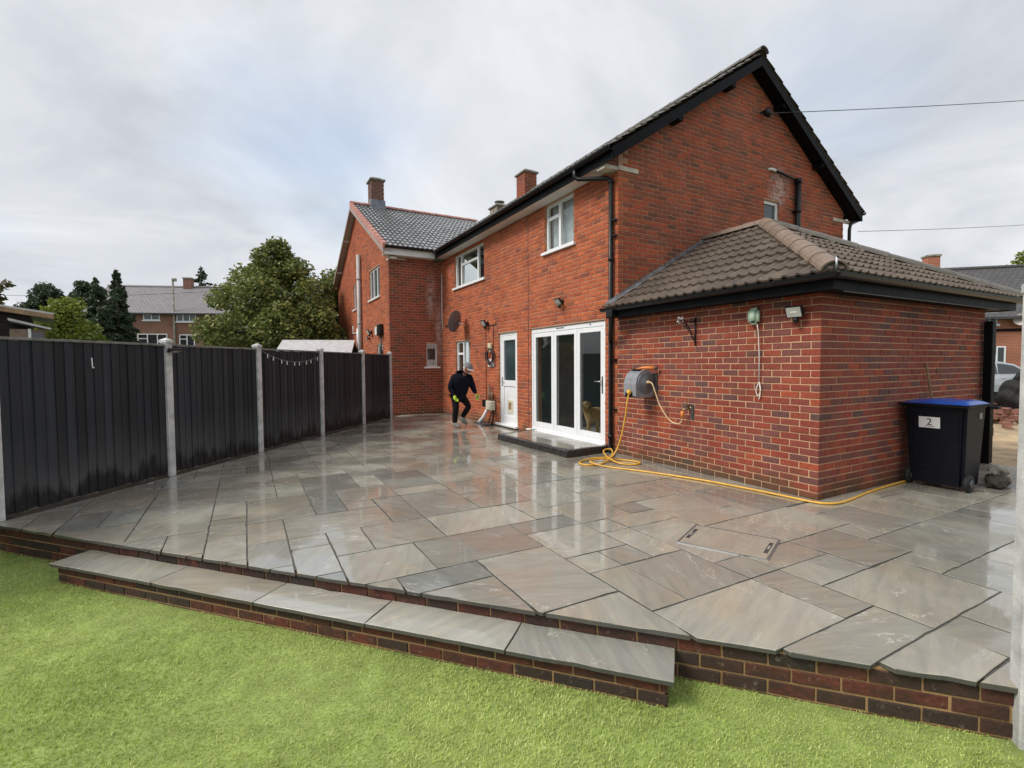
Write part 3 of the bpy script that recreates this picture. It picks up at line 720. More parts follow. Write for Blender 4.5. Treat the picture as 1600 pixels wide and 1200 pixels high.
for k in range(len(js) - 1):
    g_ = 0.003
    poly = [(js[k] + g_, ey), (js[k + 1] - g_, ey), (js[k + 1] - g_, 0.034), (js[k] + g_, 0.034)]
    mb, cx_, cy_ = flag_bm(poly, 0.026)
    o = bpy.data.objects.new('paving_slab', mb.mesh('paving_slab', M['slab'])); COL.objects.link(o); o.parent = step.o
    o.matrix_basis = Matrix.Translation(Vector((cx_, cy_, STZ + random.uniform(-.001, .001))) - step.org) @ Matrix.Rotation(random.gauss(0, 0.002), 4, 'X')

# ------------------------------------------------------------------ artificial lawn
lb = MB(); lp = [(-9, 0.2), (3.4, 0.2), (3.4, 1.8), (EB.x - EN.x * 0.06, EB.y - EN.y * 0.06), (EA.x - ED.x * 0.4 - EN.x * 0.06, EA.y - ED.y * 0.4 - EN.y * 0.06), (-9, 6)]
lb.add([(x, y, LAWN_Z - 0.02) for x, y in lp], [tuple(range(len(lp)))])
single('lawn_backing', lb, M['turf_base'], WF, (-2, 2, LAWN_Z - 0.02), 'flat backing of the artificial lawn', None, kind='structure')
def turf():
    N = 620000
    x = rng.uniform(-6.6, 3.2, N); y = rng.uniform(1.0, 5.2, N)
    d = np.hypot(x, y)
    # thin out with distance and well outside the view
    keep = (rng.random(N) < np.clip(2.6 / d, 0.35, 1.0)) & (np.abs(x) < y * 1.25 + 0.6)
    v = (x - EA.x) * EN.x + (y - EA.y) * EN.y; u = (x - EA.x) * ED.x + (y - EA.y) * ED.y
    keep &= (v > -0.042) & (u > -1.2) & ~((v < -ey - 0.04) & (u > e0 + 0.04) & (u < e1 - 0.04))
    keep &= ~((u > ELEN - 0.10) & (rng.random(N) < 0.9) & (u + rng.normal(0, 0.05, N) > ELEN - 0.02))
    x, y, u, v = x[keep], y[keep], u[keep], v[keep]; n = len(x)
    # brushed flat close to the brickwork
    h = rng.uniform(0.010, 0.020, n) * (0.8 + 0.35 * np.sin(x * 2.3 + 1) * np.sin(y * 3.1))
    a = rng.uniform(0, 2 * np.pi, n); w = rng.uniform(0.0013, 0.0025, n)
    la = rng.normal(0.4, 1.5, n); ln = rng.uniform(0.2, 1.3, n) * h
    dx, dy = np.cos(a) * w, np.sin(a) * w; lx, ly = np.cos(la) * ln, np.sin(la) * ln
    z = LAWN_Z - 0.019
    tone = np.clip(0.42 + 0.10 * np.sin(x * 1.3 + 0.7 * y) + 0.08 * np.sin(3.7 * x - 2.1 * y) + rng.normal(0, 0.27, n), 0, 1)
    P = np.zeros((n, 5, 3))
    P[:, 0] = np.c_[x - dx, y - dy, np.full(n, z)]; P[:, 1] = np.c_[x + dx, y + dy, np.full(n, z)]
    P[:, 2] = np.c_[x + dx * .8 + lx * .4, y + dy * .8 + ly * .4, z + h * .65]; P[:, 3] = np.c_[x - dx * .8 + lx * .4, y - dy * .8 + ly * .4, z + h * .65]
    P[:, 4] = np.c_[x + lx, y + ly, z + h]
    me = bpy.data.meshes.new('lawn'); base = np.arange(n) * 5
    quads = np.stack([base, base + 1, base + 2, base + 3], 1); tris = np.stack([base + 3, base + 2, base + 4], 1)
    nl = n * 7; me.vertices.add(n * 5); me.vertices.foreach_set('co', P.reshape(-1))
    me.loops.add(nl); me.polygons.add(2 * n)
    li = np.concatenate([quads, tris], 1).reshape(-1)
    ls = np.stack([np.arange(n) * 7, np.arange(n) * 7 + 4], 1).reshape(-1)
    me.loops.foreach_set('vertex_index', li.astype(np.int32)); me.polygons.foreach_set('loop_start', ls.astype(np.int32))
    me.polygons.foreach_set('loop_total', np.tile([4, 3], n).astype(np.int32))
    me.update(calc_edges=True); me.validate()
    at = me.attributes.new('bc', 'FLOAT', 'POINT'); at.data.foreach_set('value', np.repeat(tone, 5))
    me.materials.append(M['turf'])
    o = bpy.data.objects.new('lawn', me); COL.objects.link(o)
    tag(o, 'bright green artificial grass in front of the patio', 'lawn', kind='stuff')
turf()

# ------------------------------------------------------------------ masonry helpers for the buildings
def faceA(T): return Matrix(((0, 1, 0, T), (-1, 0, 0, 0), (0, 0, 1, 0), (0, 0, 0, 1)))     # wall at t = T looking toward -R; u = -s
def faceR(S): return Matrix(((1, 0, 0, 0), (0, 1, 0, S), (0, 0, 1, 0), (0, 0, 0, 1)))      # wall at s = S looking toward -A; u = t
def wall_boxes(mb, f4, u0, u1, z0, z1, d0, d1, holes):
    us = sorted(set([u0, u1] + [min(max(h[i], u0), u1) for h in holes for i in (0, 1)])); zs = sorted(set([z0, z1] + [min(max(h[i], z0), z1) for h in holes for i in (2, 3)]))
    for k in range(len(zs) - 1):
        run = None
        for i in range(len(us) - 1):
            um, zm = (us[i] + us[i + 1]) / 2, (zs[k] + zs[k + 1]) / 2
            solid = not any(h[0] < um < h[1] and h[2] < zm < h[3] for h in holes)
            if solid: run = [us[i], us[i + 1]] if run is None else [run[0], us[i + 1]]
            if run and (not solid or i == len(us) - 2):
                a, b = run; vs = [(a, d0, zs[k]), (b, d0, zs[k]), (b, d1, zs[k]), (a, d1, zs[k]), (a, d0, zs[k + 1]), (b, d0, zs[k + 1]), (b, d1, zs[k + 1]), (a, d1, zs[k + 1])]
                mb.add([f4 @ Vector(q) for q in vs], [(3, 2, 1, 0), (4, 5, 6, 7), (0, 1, 5, 4), (1, 2, 6, 5), (2, 3, 7, 6), (3, 0, 4, 7)]); run = None
COURSE, MOD, JNT = 0.0787, 0.2245, 0.0125
def lay_c(u0, u1, z0, z1, holes=(), top=None, anchor='left', phase=0.0, quoin=True, course=COURSE, rj=None):
    """bond laid off a corner; the brick that turns the corner is left out for the quoin"""
    if anchor == 'right':
        hs = [(-h[1], -h[0], h[2], h[3]) for h in holes]
        tp_ = (lambda z: (None if top(z) is None else (-top(z)[1], -top(z)[0]))) if top else None
        b = lay(-u1, -u0, z0, z1, course, MOD, JNT, hs, tp_, phase); b = [(-q[1], -q[0], q[2], q[3]) for q in b]
        return [q for q in b if not quoin or q[1] < u1 - 1e-4]
    b = lay(u0, u1, z0, z1, course, MOD, JNT, holes, top, phase)
    return [q for q in b if not quoin or q[0] > u0 + 1e-4]
_qm = {}
def quoins(th, t, s, z0, z1, mat, parent, as_objects, sgn_t=1, sgn_s=1, course=COURSE, rnd=None, even_along_s=True):
    rnd = rnd or random.Random(11); mb = MB(); k = 0; z = z0
    while z < z1 - 0.015:
        zb = min(z + course - JNT, z1); L, W_ = MOD - JNT, MOD / 2 - JNT
        al = (k % 2 == 0) == even_along_s
        dt, ds = (W_, L) if al else (L, W_)
        j = rnd.uniform(-0.0012, 0.0012)
        a = (t + j, s + j, z); b = (t + sgn_t * dt, s + sgn_s * ds, zb)
        p0 = tuple(min(a[i], b[i]) for i in range(3)); p1 = tuple(max(a[i], b[i]) for i in range(3))
        if as_objects:
            key = (mat.name, al, round(zb - z, 3))
            if key not in _qm:
                q = MB(); q.bbox((0, 0, 0), (dt, ds, zb - z), 0.004); _qm[key] = q.mesh('brick', mat)
            th.inst('brick', _qm[key], Matrix.Translation(p0), parent)
        else:
            mb.cur = rnd.random(); mb.bbox(p0, p1, 0.004)
        z += course; k += 1
    if not as_objects: th.part('corner_bricks', mb, mat, parent, kind='stuff')

def tile_shape(w, L, th_=0.026, tilt=0.036):
    prof = [(0.0, 0.004), (0.05, 0.019), (0.12, 0.030), (0.19, 0.019), (0.26, 0.004), (0.5, 0.004), (0.55, 0.019), (0.62, 0.030), (0.69, 0.019), (0.76, 0.004), (1.0, 0.004)]
    vs = []; n = len(prof)
    for v, dz in ((0.0, tilt), (L, 0.0)):
        for u, h in prof: vs.append((u * w, v, h + dz))
    for u, h in prof: vs.append((u * w, 0.0, h + tilt - th_))
    fs = [(i, i + 1, n + i + 1, n + i) for i in range(n - 1)] + [(2 * n + i, 2 * n + i + 1, i + 1, i) for i in range(n - 1)]
    return vs, fs
def roof_tiles(th, name, O, U, V, N, width, length, mat, parent, cuts=(), single_objs=False, tw=0.30, gauge=0.31, rnd=None, u0=0.0):
    """courses of double-roll tiles; cuts are half planes (pu, pv, nu, nv) in the roof plane"""
    rnd = rnd or random.Random(9); O, U, V, N = Vector(O), Vector(U), Vector(V), Vector(N)
    F = Matrix(((U.x, V.x, N.x, O.x), (U.y, V.y, N.y, O.y), (U.z, V.z, N.z, O.z), (0, 0, 0, 1)))
    L = gauge + 0.055; vs, fs = tile_shape(tw - 0.003, L)
    full = None; mb = MB(); cnt = 0
    if single_objs:
        q = MB(); q.add(vs, fs); full = q.mesh(name, mat)
    rows = int(math.ceil(length / gauge)); cols = int(math.ceil((width - u0) / tw))
    for k in range(rows):
        for c in range(cols):
            du, dv, dn = u0 + c * tw, k * gauge, rnd.uniform(-0.0025, 0.0025) + 0.003
            cu = list(cuts) + [(width, 0, -1, 0), (0, length, 0, -1)]
            corners = [(du, dv), (du + tw, dv), (du + tw, dv + L), (du, dv + L)]
            stt = []
            for pu, pv, nu, nv in cu: stt.append([(a - pu) * nu + (b - pv) * nv > -1e-5 for a, b in corners])
            if any(not any(q) for q in stt): continue
            ry = rnd.gauss(0, 0.004)
            if all(all(q) for q in stt):
                if single_objs:
                    th.inst(name, full, F @ Matrix.Translation((du, dv, dn)) @ Matrix.Rotation(ry, 4, 'Y'), parent); cnt += 1
                else:
                    mb.cur = rnd.random(); mb.add([F @ Vector((a + du, b + dv, h + dn)) for a, b, h in vs], fs)
            else:
                bm = bmesh.new(); bv = [bm.verts.new((a + du, b + dv, h + dn)) for a, b, h in vs]
                for f in fs: bm.faces.new([bv[i] for i in f])
                for (pu, pv, nu, nv), q in zip(cu, stt):
                    if all(q): continue
                    bmesh.ops.bisect_plane(bm, geom=bm.verts[:] + bm.edges[:] + bm.faces[:], plane_co=(pu, pv, 0), plane_no=(-nu, -nv, 0), clear_outer=True)
                if len(bm.faces):
                    for q in bm.verts: q.co = F @ q.co
                    if single_objs:
                        t_ = MB(); t_.bm(bm); th.part(name, t_, mat, parent); cnt += 1
                    else: mb.cur = rnd.random(); mb.bm(bm)
                else: bm.free()
    if not single_objs: th.part(name, mb, mat, parent, kind='stuff')
def ridge_run(th, name, p0, p1, r, L, mat, parent, up_=Vector((0, 0, 1))):
    p0, p1 = Vector(p0), Vector(p1); d = (p1 - p0); n = max(1, round(d.length / L)); d.normalize(); sd = d.cross(up_).normalized(); nn = sd.cross(d)
    for k in range(n):
        a = p0 + (p1 - p0) * (k / n); b = p0 + (p1 - p0) * ((k + 1) / n); mb = MB(); vs = []; fs = []; m_ = 9
        for q, rr in ((a - d * 0.012, r + 0.004), (b, r - 0.006)):
            for rad in (rr, rr - 0.02):
                for j in range(m_):
                    an = math.pi * (0.02 + 0.96 * j / (m_ - 1)); vs.append(q + sd * math.cos(an) * rad + nn * math.sin(an) * rad * 0.85)
        for j in range(m_ - 1):
            fs.append((j, j + 1, 2 * m_ + j + 1, 2 * m_ + j)); fs.append((m_ + j + 1, m_ + j, 3 * m_ + j, 3 * m_ + j + 1))
            fs.append((j + 1, j, m_ + j, m_ + j + 1)); fs.append((2 * m_ + j, 2 * m_ + j + 1, 3 * m_ + j + 1, 3 * m_ + j))
        mb.smooth = False; mb.add(vs, fs); th.part(name, mb, mat, parent)

def window(th, f4, u0, u1, z0, z1, d=0.06, fw_=0.055, bars=(), hbars=(), sill=True, glass='dark_glass', open_vents=(), label=None, sill_over=0.07, sill_d=0.05, curtain=()):
    """casement: frame, mullions (u fractions), transoms ((u0f,u1f,zf)), panes and a projecting sill. f4 maps (u, depth, z)"""
    def bx(mb, a, b): 
        vs = [(x, y, z) for z in (a[2], b[2]) for x, y in ((a[0], a[1]), (b[0], a[1]), (b[0], b[1]), (a[0], b[1]))]
        mb.add([f4 @ Vector(q) for q in vs], [(3, 2, 1, 0), (4, 5, 6, 7), (0, 1, 5, 4), (1, 2, 6, 5), (2, 3, 7, 6), (3, 0, 4, 7)])
    fr = MB(); bx(fr, (u0, d, z0), (u0 + fw_, d + 0.06, z1)); bx(fr, (u1 - fw_, d, z0), (u1, d + 0.06, z1)); bx(fr, (u0 + fw_, d + 0.0015, z0), (u1 - fw_, d + 0.06, z0 + fw_)); bx(fr, (u0 + fw_, d + 0.0015, z1 - fw_), (u1 - fw_, d + 0.06, z1))
    win = th.part('window', fr, M['white'], label=label)
    W_ = u1 - u0; Hh = z1 - z0; cols = [0.0] + list(bars) + [1.0]
    mu = MB()
    for b in bars: bx(mu, (u0 + W_ * b - 0.035, d - 0.004, z0 + fw_ * 0.5), (u0 + W_ * b + 0.035, d + 0.055, z1 - fw_ * 0.5))
    for a, b, zf in hbars: bx(mu, (u0 + W_ * a + 0.02, d - 0.002, z0 + Hh * zf - 0.03), (u0 + W_ * b - 0.02, d + 0.052, z0 + Hh * zf + 0.03))
    if bars or hbars: th.part('mullion', mu, M['white'], win)
    for i in range(len(cols) - 1):
        cuts_ = sorted([zf for a, b, zf in hbars if a <= cols[i] + 1e-3 and b >= cols[i + 1] - 1e-3]); zs = [0.0] + cuts_ + [1.0]
        for k in range(len(zs) - 1):
            pn = MB(); a = (u0 + W_ * cols[i] + 0.03, d + 0.03, z0 + Hh * zs[k] + 0.025); b = (u0 + W_ * cols[i + 1] - 0.03, d + 0.036, z0 + Hh * zs[k + 1] - 0.025)
            bx(pn, a, b); th.part('pane', pn, M[glass], win)
    for a, b in curtain:
        cu = MB(); n = max(4, int((b - a) * W_ / 0.03)); vs = []
        for i in range(n + 1):
            uu = u0 + W_ * (a + (b - a) * i / n); dd = d + 0.13 + 0.02 * math.sin(i * 1.9)
            vs += [f4 @ Vector((uu, dd, z0 + 0.02)), f4 @ Vector((uu, dd, z1 - 0.02))]
        cu.add(vs, [(2 * i, 2 * i + 2, 2 * i + 3, 2 * i + 1) for i in range(n)]); th.part('curtain', cu, M['curtain'], win)
    bk = MB(); bx(bk, (u0 - 0.3, d + 0.9, z0 - 0.3), (u1 + 0.3, d + 0.95, z1 + 0.1))
    if glass == 'glass': th.part('room_back', bk, M['room'], win)
    if sill:
        si = MB(); bx(si, (u0 - sill_over, -sill_d, z0 - 0.055), (u1 + sill_over, d + 0.03, z0 - 0.002)); th.part('sill', si, M['white'], win)
    return win

# ------------------------------------------------------------------ the house: main range
SG = 3.26; TR_ = 3.31; EAVZ = 4.93; SL = 0.67; TE = -0.30; WT = 4.715; TD = 6.62
house = Thing('brick_house', HF, (3.3, 7.4, 0.0), 'two-storey red brick house with white folding doors and a black-trimmed gable', 'house')
holesA = [(-6.075, -3.59, 0.03, 2.245), (-7.605, -6.69, 0.08, 2.25), (-10.41, -8.39, 3.72, 4.655), (-5.505, -4.5, 3.765, 4.705), (-10.38, -9.345, 1.05, 2.175)]
mw = MB(); wall_boxes(mw, faceA(0), -11.8, -SG - 0.01, -0.05, WT, 0.0075, 0.27, holesA)
mwo = house.part('rear_wall', mw, M['mortar_house'])
def zr(t): return EAVZ + SL * (t - TE) if t < TR_ else EAVZ + SL * (2 * TR_ - t - TE)
gm = MB(); gm.prism([(0.01, 4.80), (TD, 4.80), (TD, zr(TD) - 0.16), (TR_, zr(TR_) - 0.16), (0.01, zr(0.01) - 0.16)], 1, SG + 0.0075, SG + 0.26)
gw = (3.77, 4.27, 4.18, 4.77)
wall_boxes(gm, faceR(SG), 0.01, TD, -0.05, 4.80, 0.0075, 0.26, [gw])
gmo = house.part('gable_wall', gm, M['mortar_house'])
def gtop(z):
    k = (z + 0.12 - EAVZ) / SL + TE
    a, b = max(0.0, k), min(TD, 2 * TR_ - k)
    return (a, b) if b > a + 0.05 else None
bA = lay_c(-11.47, -SG, 0.003, WT, holesA, anchor='right')
gw = (3.77, 4.27, 4.18, 4.77)
bG = lay_c(0.0, TD, 0.003, 7.3, [gw], gtop, 'left', phase=MOD / 2)
# bricks hidden behind the extension are left out
bG = [b for b in bG if not (b[3] < 2.2 and b[1] < 4.15)]
cs = brick_face(house, 'a', bA, faceA(0.0), M['brick_house'], None, 0, mwo) + brick_face(house, 'g', bG, faceR(SG), M['brick_gable'], None, 0, gmo)
place_bricks(house, cs, 300)
quoins(house, 0.0, SG, 0.003, WT, M['brick_house'], mwo, False)
# soldier line over the folding doors is hidden by a thin dark joint
lj = MB(); lj.box((-0.002, 3.50, 2.247), (0.02, 6.15, 2.253)); house.part('lintel_joint', lj, M['dark_grey'], mwo)
# movement joint: dark vertical line up the rear wall
mj = MB(); mj.box((-0.0035, 6.165, 0.10), (0.02, 6.180, WT)); house.part('movement_joint', mj, M['dark_grey'], mwo)
# soffit, fascia, gutter along the rear eaves
sf = MB()
for k in range(4): sf.box((-0.285, 3.47 + k * 2.0 + (0.004 if k else 0), 4.717), (0.02, min(3.47 + (k + 1) * 2.0, 11.19), 4.73))
house.part('soffit', sf, M['soffit'])
fa = MB(); fa.box((-0.305, 3.02, 4.705), (-0.285, 11.2, 4.90)); house.part('fascia', fa, M['fascia'])
gu = MB()
def half_pipe(mb, p0, p1, r, n=8, lip=0.0):
    p0, p1 = Vector(p0), Vector(p1); d = (p1 - p0).normalized(); sd = d.cross(Vector((0, 0, 1))).normalized(); vs = []; fs = []
    for p in (p0, p1):
        for rad in (r, r - 0.006):
            for j in range(n + 1):
                a = math.pi + math.pi * j / n; vs.append(p + sd * math.cos(a) * rad + Vector((0, 0, math.sin(a) * rad)))
    m_ = n + 1
    for j in range(n):
        fs += [(j, j + 1, 2 * m_ + j + 1, 2 * m_ + j), (m_ + j + 1, m_ + j, 3 * m_ + j, 3 * m_ + j + 1)]
    for e in (0, n): fs.append((e, m_ + e, 3 * m_ + e, 2 * m_ + e))
    fs += [tuple(list(range(m_)) + list(range(2 * m_ - 1, m_ - 1, -1)))]; fs += [tuple(list(range(2 * m_, 3 * m_)) + list(range(4 * m_ - 1, 3 * m_ - 1, -1)))[::-1]]
    mb.add(vs, fs)
half_pipe(gu, (-0.37, 3.0, 4.885), (-0.37, 11.1, 4.885), 0.062)
for k in range(9): gu.tube([(-0.37 + 0.064 * math.cos(a), 3.2 + k * 0.95, 4.885 + 0.064 * math.sin(a)) for a in [math.pi + math.pi * j / 8 for j in range(9)]], 0.006, 5)
house.part('gutter', gu, M['black'])
# roof: rear slope tiles, front slope, ridge
hd = math.hypot(1, SL); V_ = Vector((1, 0, SL)) / hd; N_ = Vector((-SL, 0, 1)) / hd; U_ = Vector((0, -1, 0))
LS = (TR_ - TE + 0.08) * hd
rb = MB(); s_a, s_b = 3.03, 19.5
rb.add([(TE, s_a, EAVZ - 0.03), (TR_, s_a, EAVZ - 0.03 + SL * (TR_ - TE)), (2 * TR_ - TE, s_a, EAVZ - 0.03), (TE, s_b, EAVZ - 0.03), (TR_, s_b, EAVZ - 0.03 + SL * (TR_ - TE)), (2 * TR_ - TE, s_b, EAVZ - 0.03)],
       [(0, 1, 4, 3), (1, 2, 5, 4)])
roof = house.part('roof', rb, M['tile_main'])
roof_tiles(house, 'roof_tiles', (TE - 0.08, s_b, EAVZ - 0.08 * SL - 0.02), U_, V_, N_, s_b - 3.0, LS, M['tile_main'], roof)
hd2 = math.hypot(1, SL); V2 = Vector((-1, 0, SL)) / hd2; N2 = Vector((SL, 0, 1)) / hd2
roof_tiles(house, 'roof_tiles', (2 * TR_ - TE + 0.08, 3.0, EAVZ - 0.08 * SL - 0.02), Vector((0, 1, 0)), V2, N2, 1.8, LS, M['tile_main'], roof)
ridge_run(house, 'ridge_tile', (TR_, 2.99, zr(TR_) + 0.0), (TR_, 16.0, zr(TR_)), 0.13, 0.45, M['tile_main'], roof)
# bargeboards and the dark underside of the verge
for sg in (1, -1):
    bb = MB(); vs = []
    te = TE - 0.02; pts = []
    for tt, off in ((te, -0.055), (TR_, -0.055), (TR_, -0.235), (te, -0.235)):
        q = tt if sg == 1 else 2 * TR_ - tt
        pts.append((q, EAVZ + SL * (tt - TE) + off))
    bb.prism(pts, 1, 3.02, 3.045); house.part('bargeboard', bb, M['fascia'])
    vb = MB(); pts = []
    for tt, off in ((te, -0.21), (TR_, -0.21), (TR_, -0.225), (te, -0.225)):
        q = tt if sg == 1 else 2 * TR_ - tt
        pts.append((q, EAVZ + SL * (tt - TE) + off))
    vb.prism(pts, 1, 3.046, SG + 0.02); house.part('verge_soffit', vb, M['fascia'])
    for tt in (1.2, 2.55):       # purlin ends under the verge
        q = tt if sg == 1 else 2 * TR_ - tt; pe = MB(); zz = zr(q) - 0.30
        pe.box((q - 0.05, 3.05, zz), (q + 0.05, SG + 0.01, zz + 0.09)); house.part('purlin_end', pe, M['fascia'])
# kneelers
kn = MB(); kn.box((-0.27, SG - 0.004, 4.655), (-0.002, SG + 0.215, 4.712)); kn.box((-0.001, SG - 0.012, 4.665), (0.43, SG + 0.02, 4.735)); house.part('kneeler', kn, M['stone'])
kb = MB(); kb.bbox((-0.26, SG + 0.001, 4.714), (-0.004, SG + 0.205, 4.79), 0.004); kb.bbox((-0.26, SG + 0.001, 4.80), (-0.004, SG + 0.205, 4.87), 0.004); house.part('kneeler_bricks', kb, M['brick_gable'])
k2 = MB(); k2.box((TD - 0.42, SG - 0.012, 4.665), (TD + 0.26, SG + 0.02, 4.735)); house.part('kneeler', k2, M['stone'])
g2 = MB(); half_pipe(g2, (2 * TR_ + 0.37, 3.0, 4.885), (2 * TR_ + 0.37, 6.0, 4.885), 0.062); house.part('gutter', g2, M['black'])
g3 = MB(); g3.tube([(2 * TR_ + 0.37, 3.12, 4.84), (2 * TR_ + 0.36, 3.12, 4.74), (2 * TR_ + 0.07, 3.14, 4.62), (2 * TR_ + 0.06, 3.16, 4.5), (2 * TR_ + 0.06, 3.16, 0.0)], 0.036, 10); house.part('downpipe', g3, M['black'])
# windows and doors of the rear wall
fA = faceA(0.0)
window(house, fA, -10.41, -8.39, 3.72, 4.655, bars=(0.2, 0.76), hbars=((0.2, 0.76, 0.66),), glass='glass', curtain=((0.0, 0.16),), label='wide first-floor window under the white soffit')
window(house, fA, -5.505, -4.5, 3.765, 4.705, bars=(0.47,), hbars=((0.0, 0.47, 0.7),), glass='glass', curtain=((0.02, 0.98),), label='first-floor window with pale blind near the corner')
window(house, fA, -10.38, -9.345, 1.05, 2.175, bars=(0.46,), hbars=((0.0, 0.46, 0.68),), glass='glass', curtain=((0.5, 0.98),), label='ground-floor window behind the man')
window(house, faceR(SG), gw[0], gw[1], gw[2], gw[3], d=0.05, fw_=0.06, hbars=((0, 1, 0.24),), glass='frosted', sill=False, label='small white gable window above the extension roof')
# half-glazed back door
def dbox(mb, s0, s1, d0, d1, z0, z1, b=0.004): mb.bbox((d0, min(s0, s1), z0), (d1, max(s0, s1), z1), b)
fr = MB(); dbox(fr, 6.69, 6.755, 0.045, 0.12, 0.08, 2.25); dbox(fr, 7.54, 7.605, 0.045, 0.12, 0.08, 2.25); dbox(fr, 6.755, 7.54, 0.047, 0.12, 2.18, 2.25); dbox(fr, 6.755, 7.54, 0.047, 0.12, 0.08, 0.13)
door = house.part('door', fr, M['white'], label='white half-glazed back door with a cat flap')
lf = MB(); dbox(lf, 6.76, 6.86, 0.05, 0.11, 0.13, 2.18); dbox(lf, 7.435, 7.535, 0.05, 0.11, 0.13, 2.18); dbox(lf, 6.86, 7.435, 0.052, 0.11, 2.07, 2.18); dbox(lf, 6.86, 7.435, 0.052, 0.11, 0.98, 1.12); dbox(lf, 6.86, 7.435, 0.052, 0.11, 0.13, 0.27)
house.part('door_leaf', lf, M['white'], door)
pn = MB(); pn.box((0.085, 6.85, 1.11), (0.09, 7.445, 2.08)); house.part('pane', pn, M['frosted'], door)
pn = MB(); dbox(pn, 6.855, 7.44, 0.075, 0.1, 0.26, 0.99); house.part('door_panel', pn, M['white'], door)
cf = MB(); dbox(cf, 7.02, 7.27, 0.055, 0.08, 0.34, 0.66, 0.02); house.part('cat_flap', cf, plain('cream_plastic', (0.70, 0.66, 0.50), 0.4, var=0.06), door)
cf = MB(); dbox(cf, 7.07, 7.21, 0.05, 0.056, 0.43, 0.60, 0.004); house.part('flap_window', cf, M['wood'], door)
hn = MB(); dbox(hn, 7.47, 7.505, 0.035, 0.052, 0.98, 1.2); hn.tube([(0.03, 7.487, 1.11), (0.0, 7.487, 1.11), (-0.005, 7.39, 1.11)], 0.009, 6); house.part('handle', hn, M['metal'], door)
for zz in (0.32, 1.1, 1.95): q = MB(); dbox(q, 6.70, 6.76, 0.03, 0.05, zz, zz + 0.09); house.part('hinge', q, M['white'], door)
si = MB(); dbox(si, 6.64, 7.70, -0.075, 0.06, 0.03, 0.085, 0.012); house.part('sill', si, M['white'], door)
# three-leaf folding doors
fr = MB(); FS0, FS1, FZ0, FZ1 = 3.595, 6.07, 0.11, 2.243
dbox(fr, FS0, FS0 + 0.06, 0.02, 0.10, FZ0, FZ1); dbox(fr, FS1 - 0.06, FS1, 0.02, 0.10, FZ0, FZ1); dbox(fr, FS0 + 0.06, FS1 - 0.06, 0.022, 0.10, FZ1 - 0.085, FZ1); dbox(fr, FS0 + 0.06, FS1 - 0.06, 0.022, 0.10, FZ0, FZ0 + 0.06)
bif = house.part('folding_door', fr, M['white'], label='white three-leaf folding glass doors')
lw = (FS1 - FS0 - 0.12) / 3
for k in range(3):
    a, b = FS0 + 0.06 + k * lw + 0.004, FS0 + 0.06 + (k + 1) * lw - 0.004; z0, z1 = FZ0 + 0.062, FZ1 - 0.087; q = MB(); st = 0.085
    dbox(q, a, a + st, 0.028, 0.09, z0, z1); dbox(q, b - st, b, 0.028, 0.09, z0, z1); dbox(q, a + st, b - st, 0.03, 0.09, z0, z0 + 0.10); dbox(q, a + st, b - st, 0.03, 0.09, z1 - 0.09, z1)
    house.part('door_leaf', q, M['white'], bif)
    q = MB(); q.box((0.058, a + st - 0.01, z0 + 0.09), (0.064, b - st + 0.01, z1 - 0.08)); house.part('pane', q, M['glass'], bif)
    for e0_, e1_ in ((a + st, a + st + 0.008), (b - st - 0.008, b - st)):
        q = MB(); q.box((0.05, e0_, z0 + 0.10), (0.057, e1_, z1 - 0.09)); house.part('gasket', q, M['black'], bif)
q = MB(); dbox(q, 3.675, 3.705, 0.018, 0.03, 0.98, 1.28); house.part('handle_plate', q, M['dark_grey'], bif)
q = MB(); q.tube([(0.02, 3.69, 1.19), (-0.025, 3.69, 1.19), (-0.03, 3.72, 1.19), (-0.03, 3.84, 1.19)], 0.011, 8); house.part('handle', q, M['metal'], bif)
q = MB(); dbox(q, 3.575, 6.145, -0.09, 0.1, 0.045, 0.108, 0.012); house.part('sill', q, M['white'], bif)
for aa, bb in ((4.85, 5.12), (4.0, 4.05)):
    q = MB(); dbox(q, aa, bb, 0.015, 0.023, FZ1 - 0.045, FZ1 - 0.03, 0.002); house.part('trickle_vent', q, M['dark_grey'], bif)
# the room behind the folding doors
room = Thing('room_interior', HF, (2.0, 5.0, 0.06), None, None, kind='structure')
q = MB(); q.box((0.28, 3.4, 0.02), (4.2, 7.2, 0.06)); room.part('floor', q, M['room_floor'])
bw_ = MB()      # wall to the front of the house; unseen opening added to light the room
bw_.box((4.2, 3.3, 0.02), (4.3, 7.2, 0.45)); bw_.box((4.2, 3.3, 0.45), (4.3, 3.45, 2.5)); bw_.box((4.2, 5.9, 0.45), (4.3, 7.2, 2.5)); bw_.box((4.2, 3.45, 2.3), (4.3, 5.9, 2.5)); room.part('front_wall', bw_, M['room'])
q = MB(); q.box((0.28, 7.2, 0.02), (4.2, 7.3, 2.5)); room.part('side_wall', q, M['room_blue'])
q = MB(); q.box((0.28, 3.28, 0.02), (4.2, 3.40, 2.5)); room.part('side_wall', q, M['room'])
q = MB(); q.box((0.28, 3.28, 2.42), (4.3, 7.3, 2.5)); room.part('ceiling', q, M['soffit'])
q = MB(); q.bbox((1.45, 7.17, 0.06), (2.25, 7.199, 2.05), 0.004); pd_ = room.part('panelled_door', q, plain('grey_door_paint', (0.42, 0.42, 0.40), 0.5))
for zz in (0.25, 1.15):
    for tt_ in (1.53, 1.89): q = MB(); q.bbox((tt_, 7.155, zz), (tt_ + 0.28, 7.169, zz + 0.75), 0.01); room.part('door_panel', q, plain('grey_door_panel', (0.36, 0.36, 0.345), 0.5), pd_)
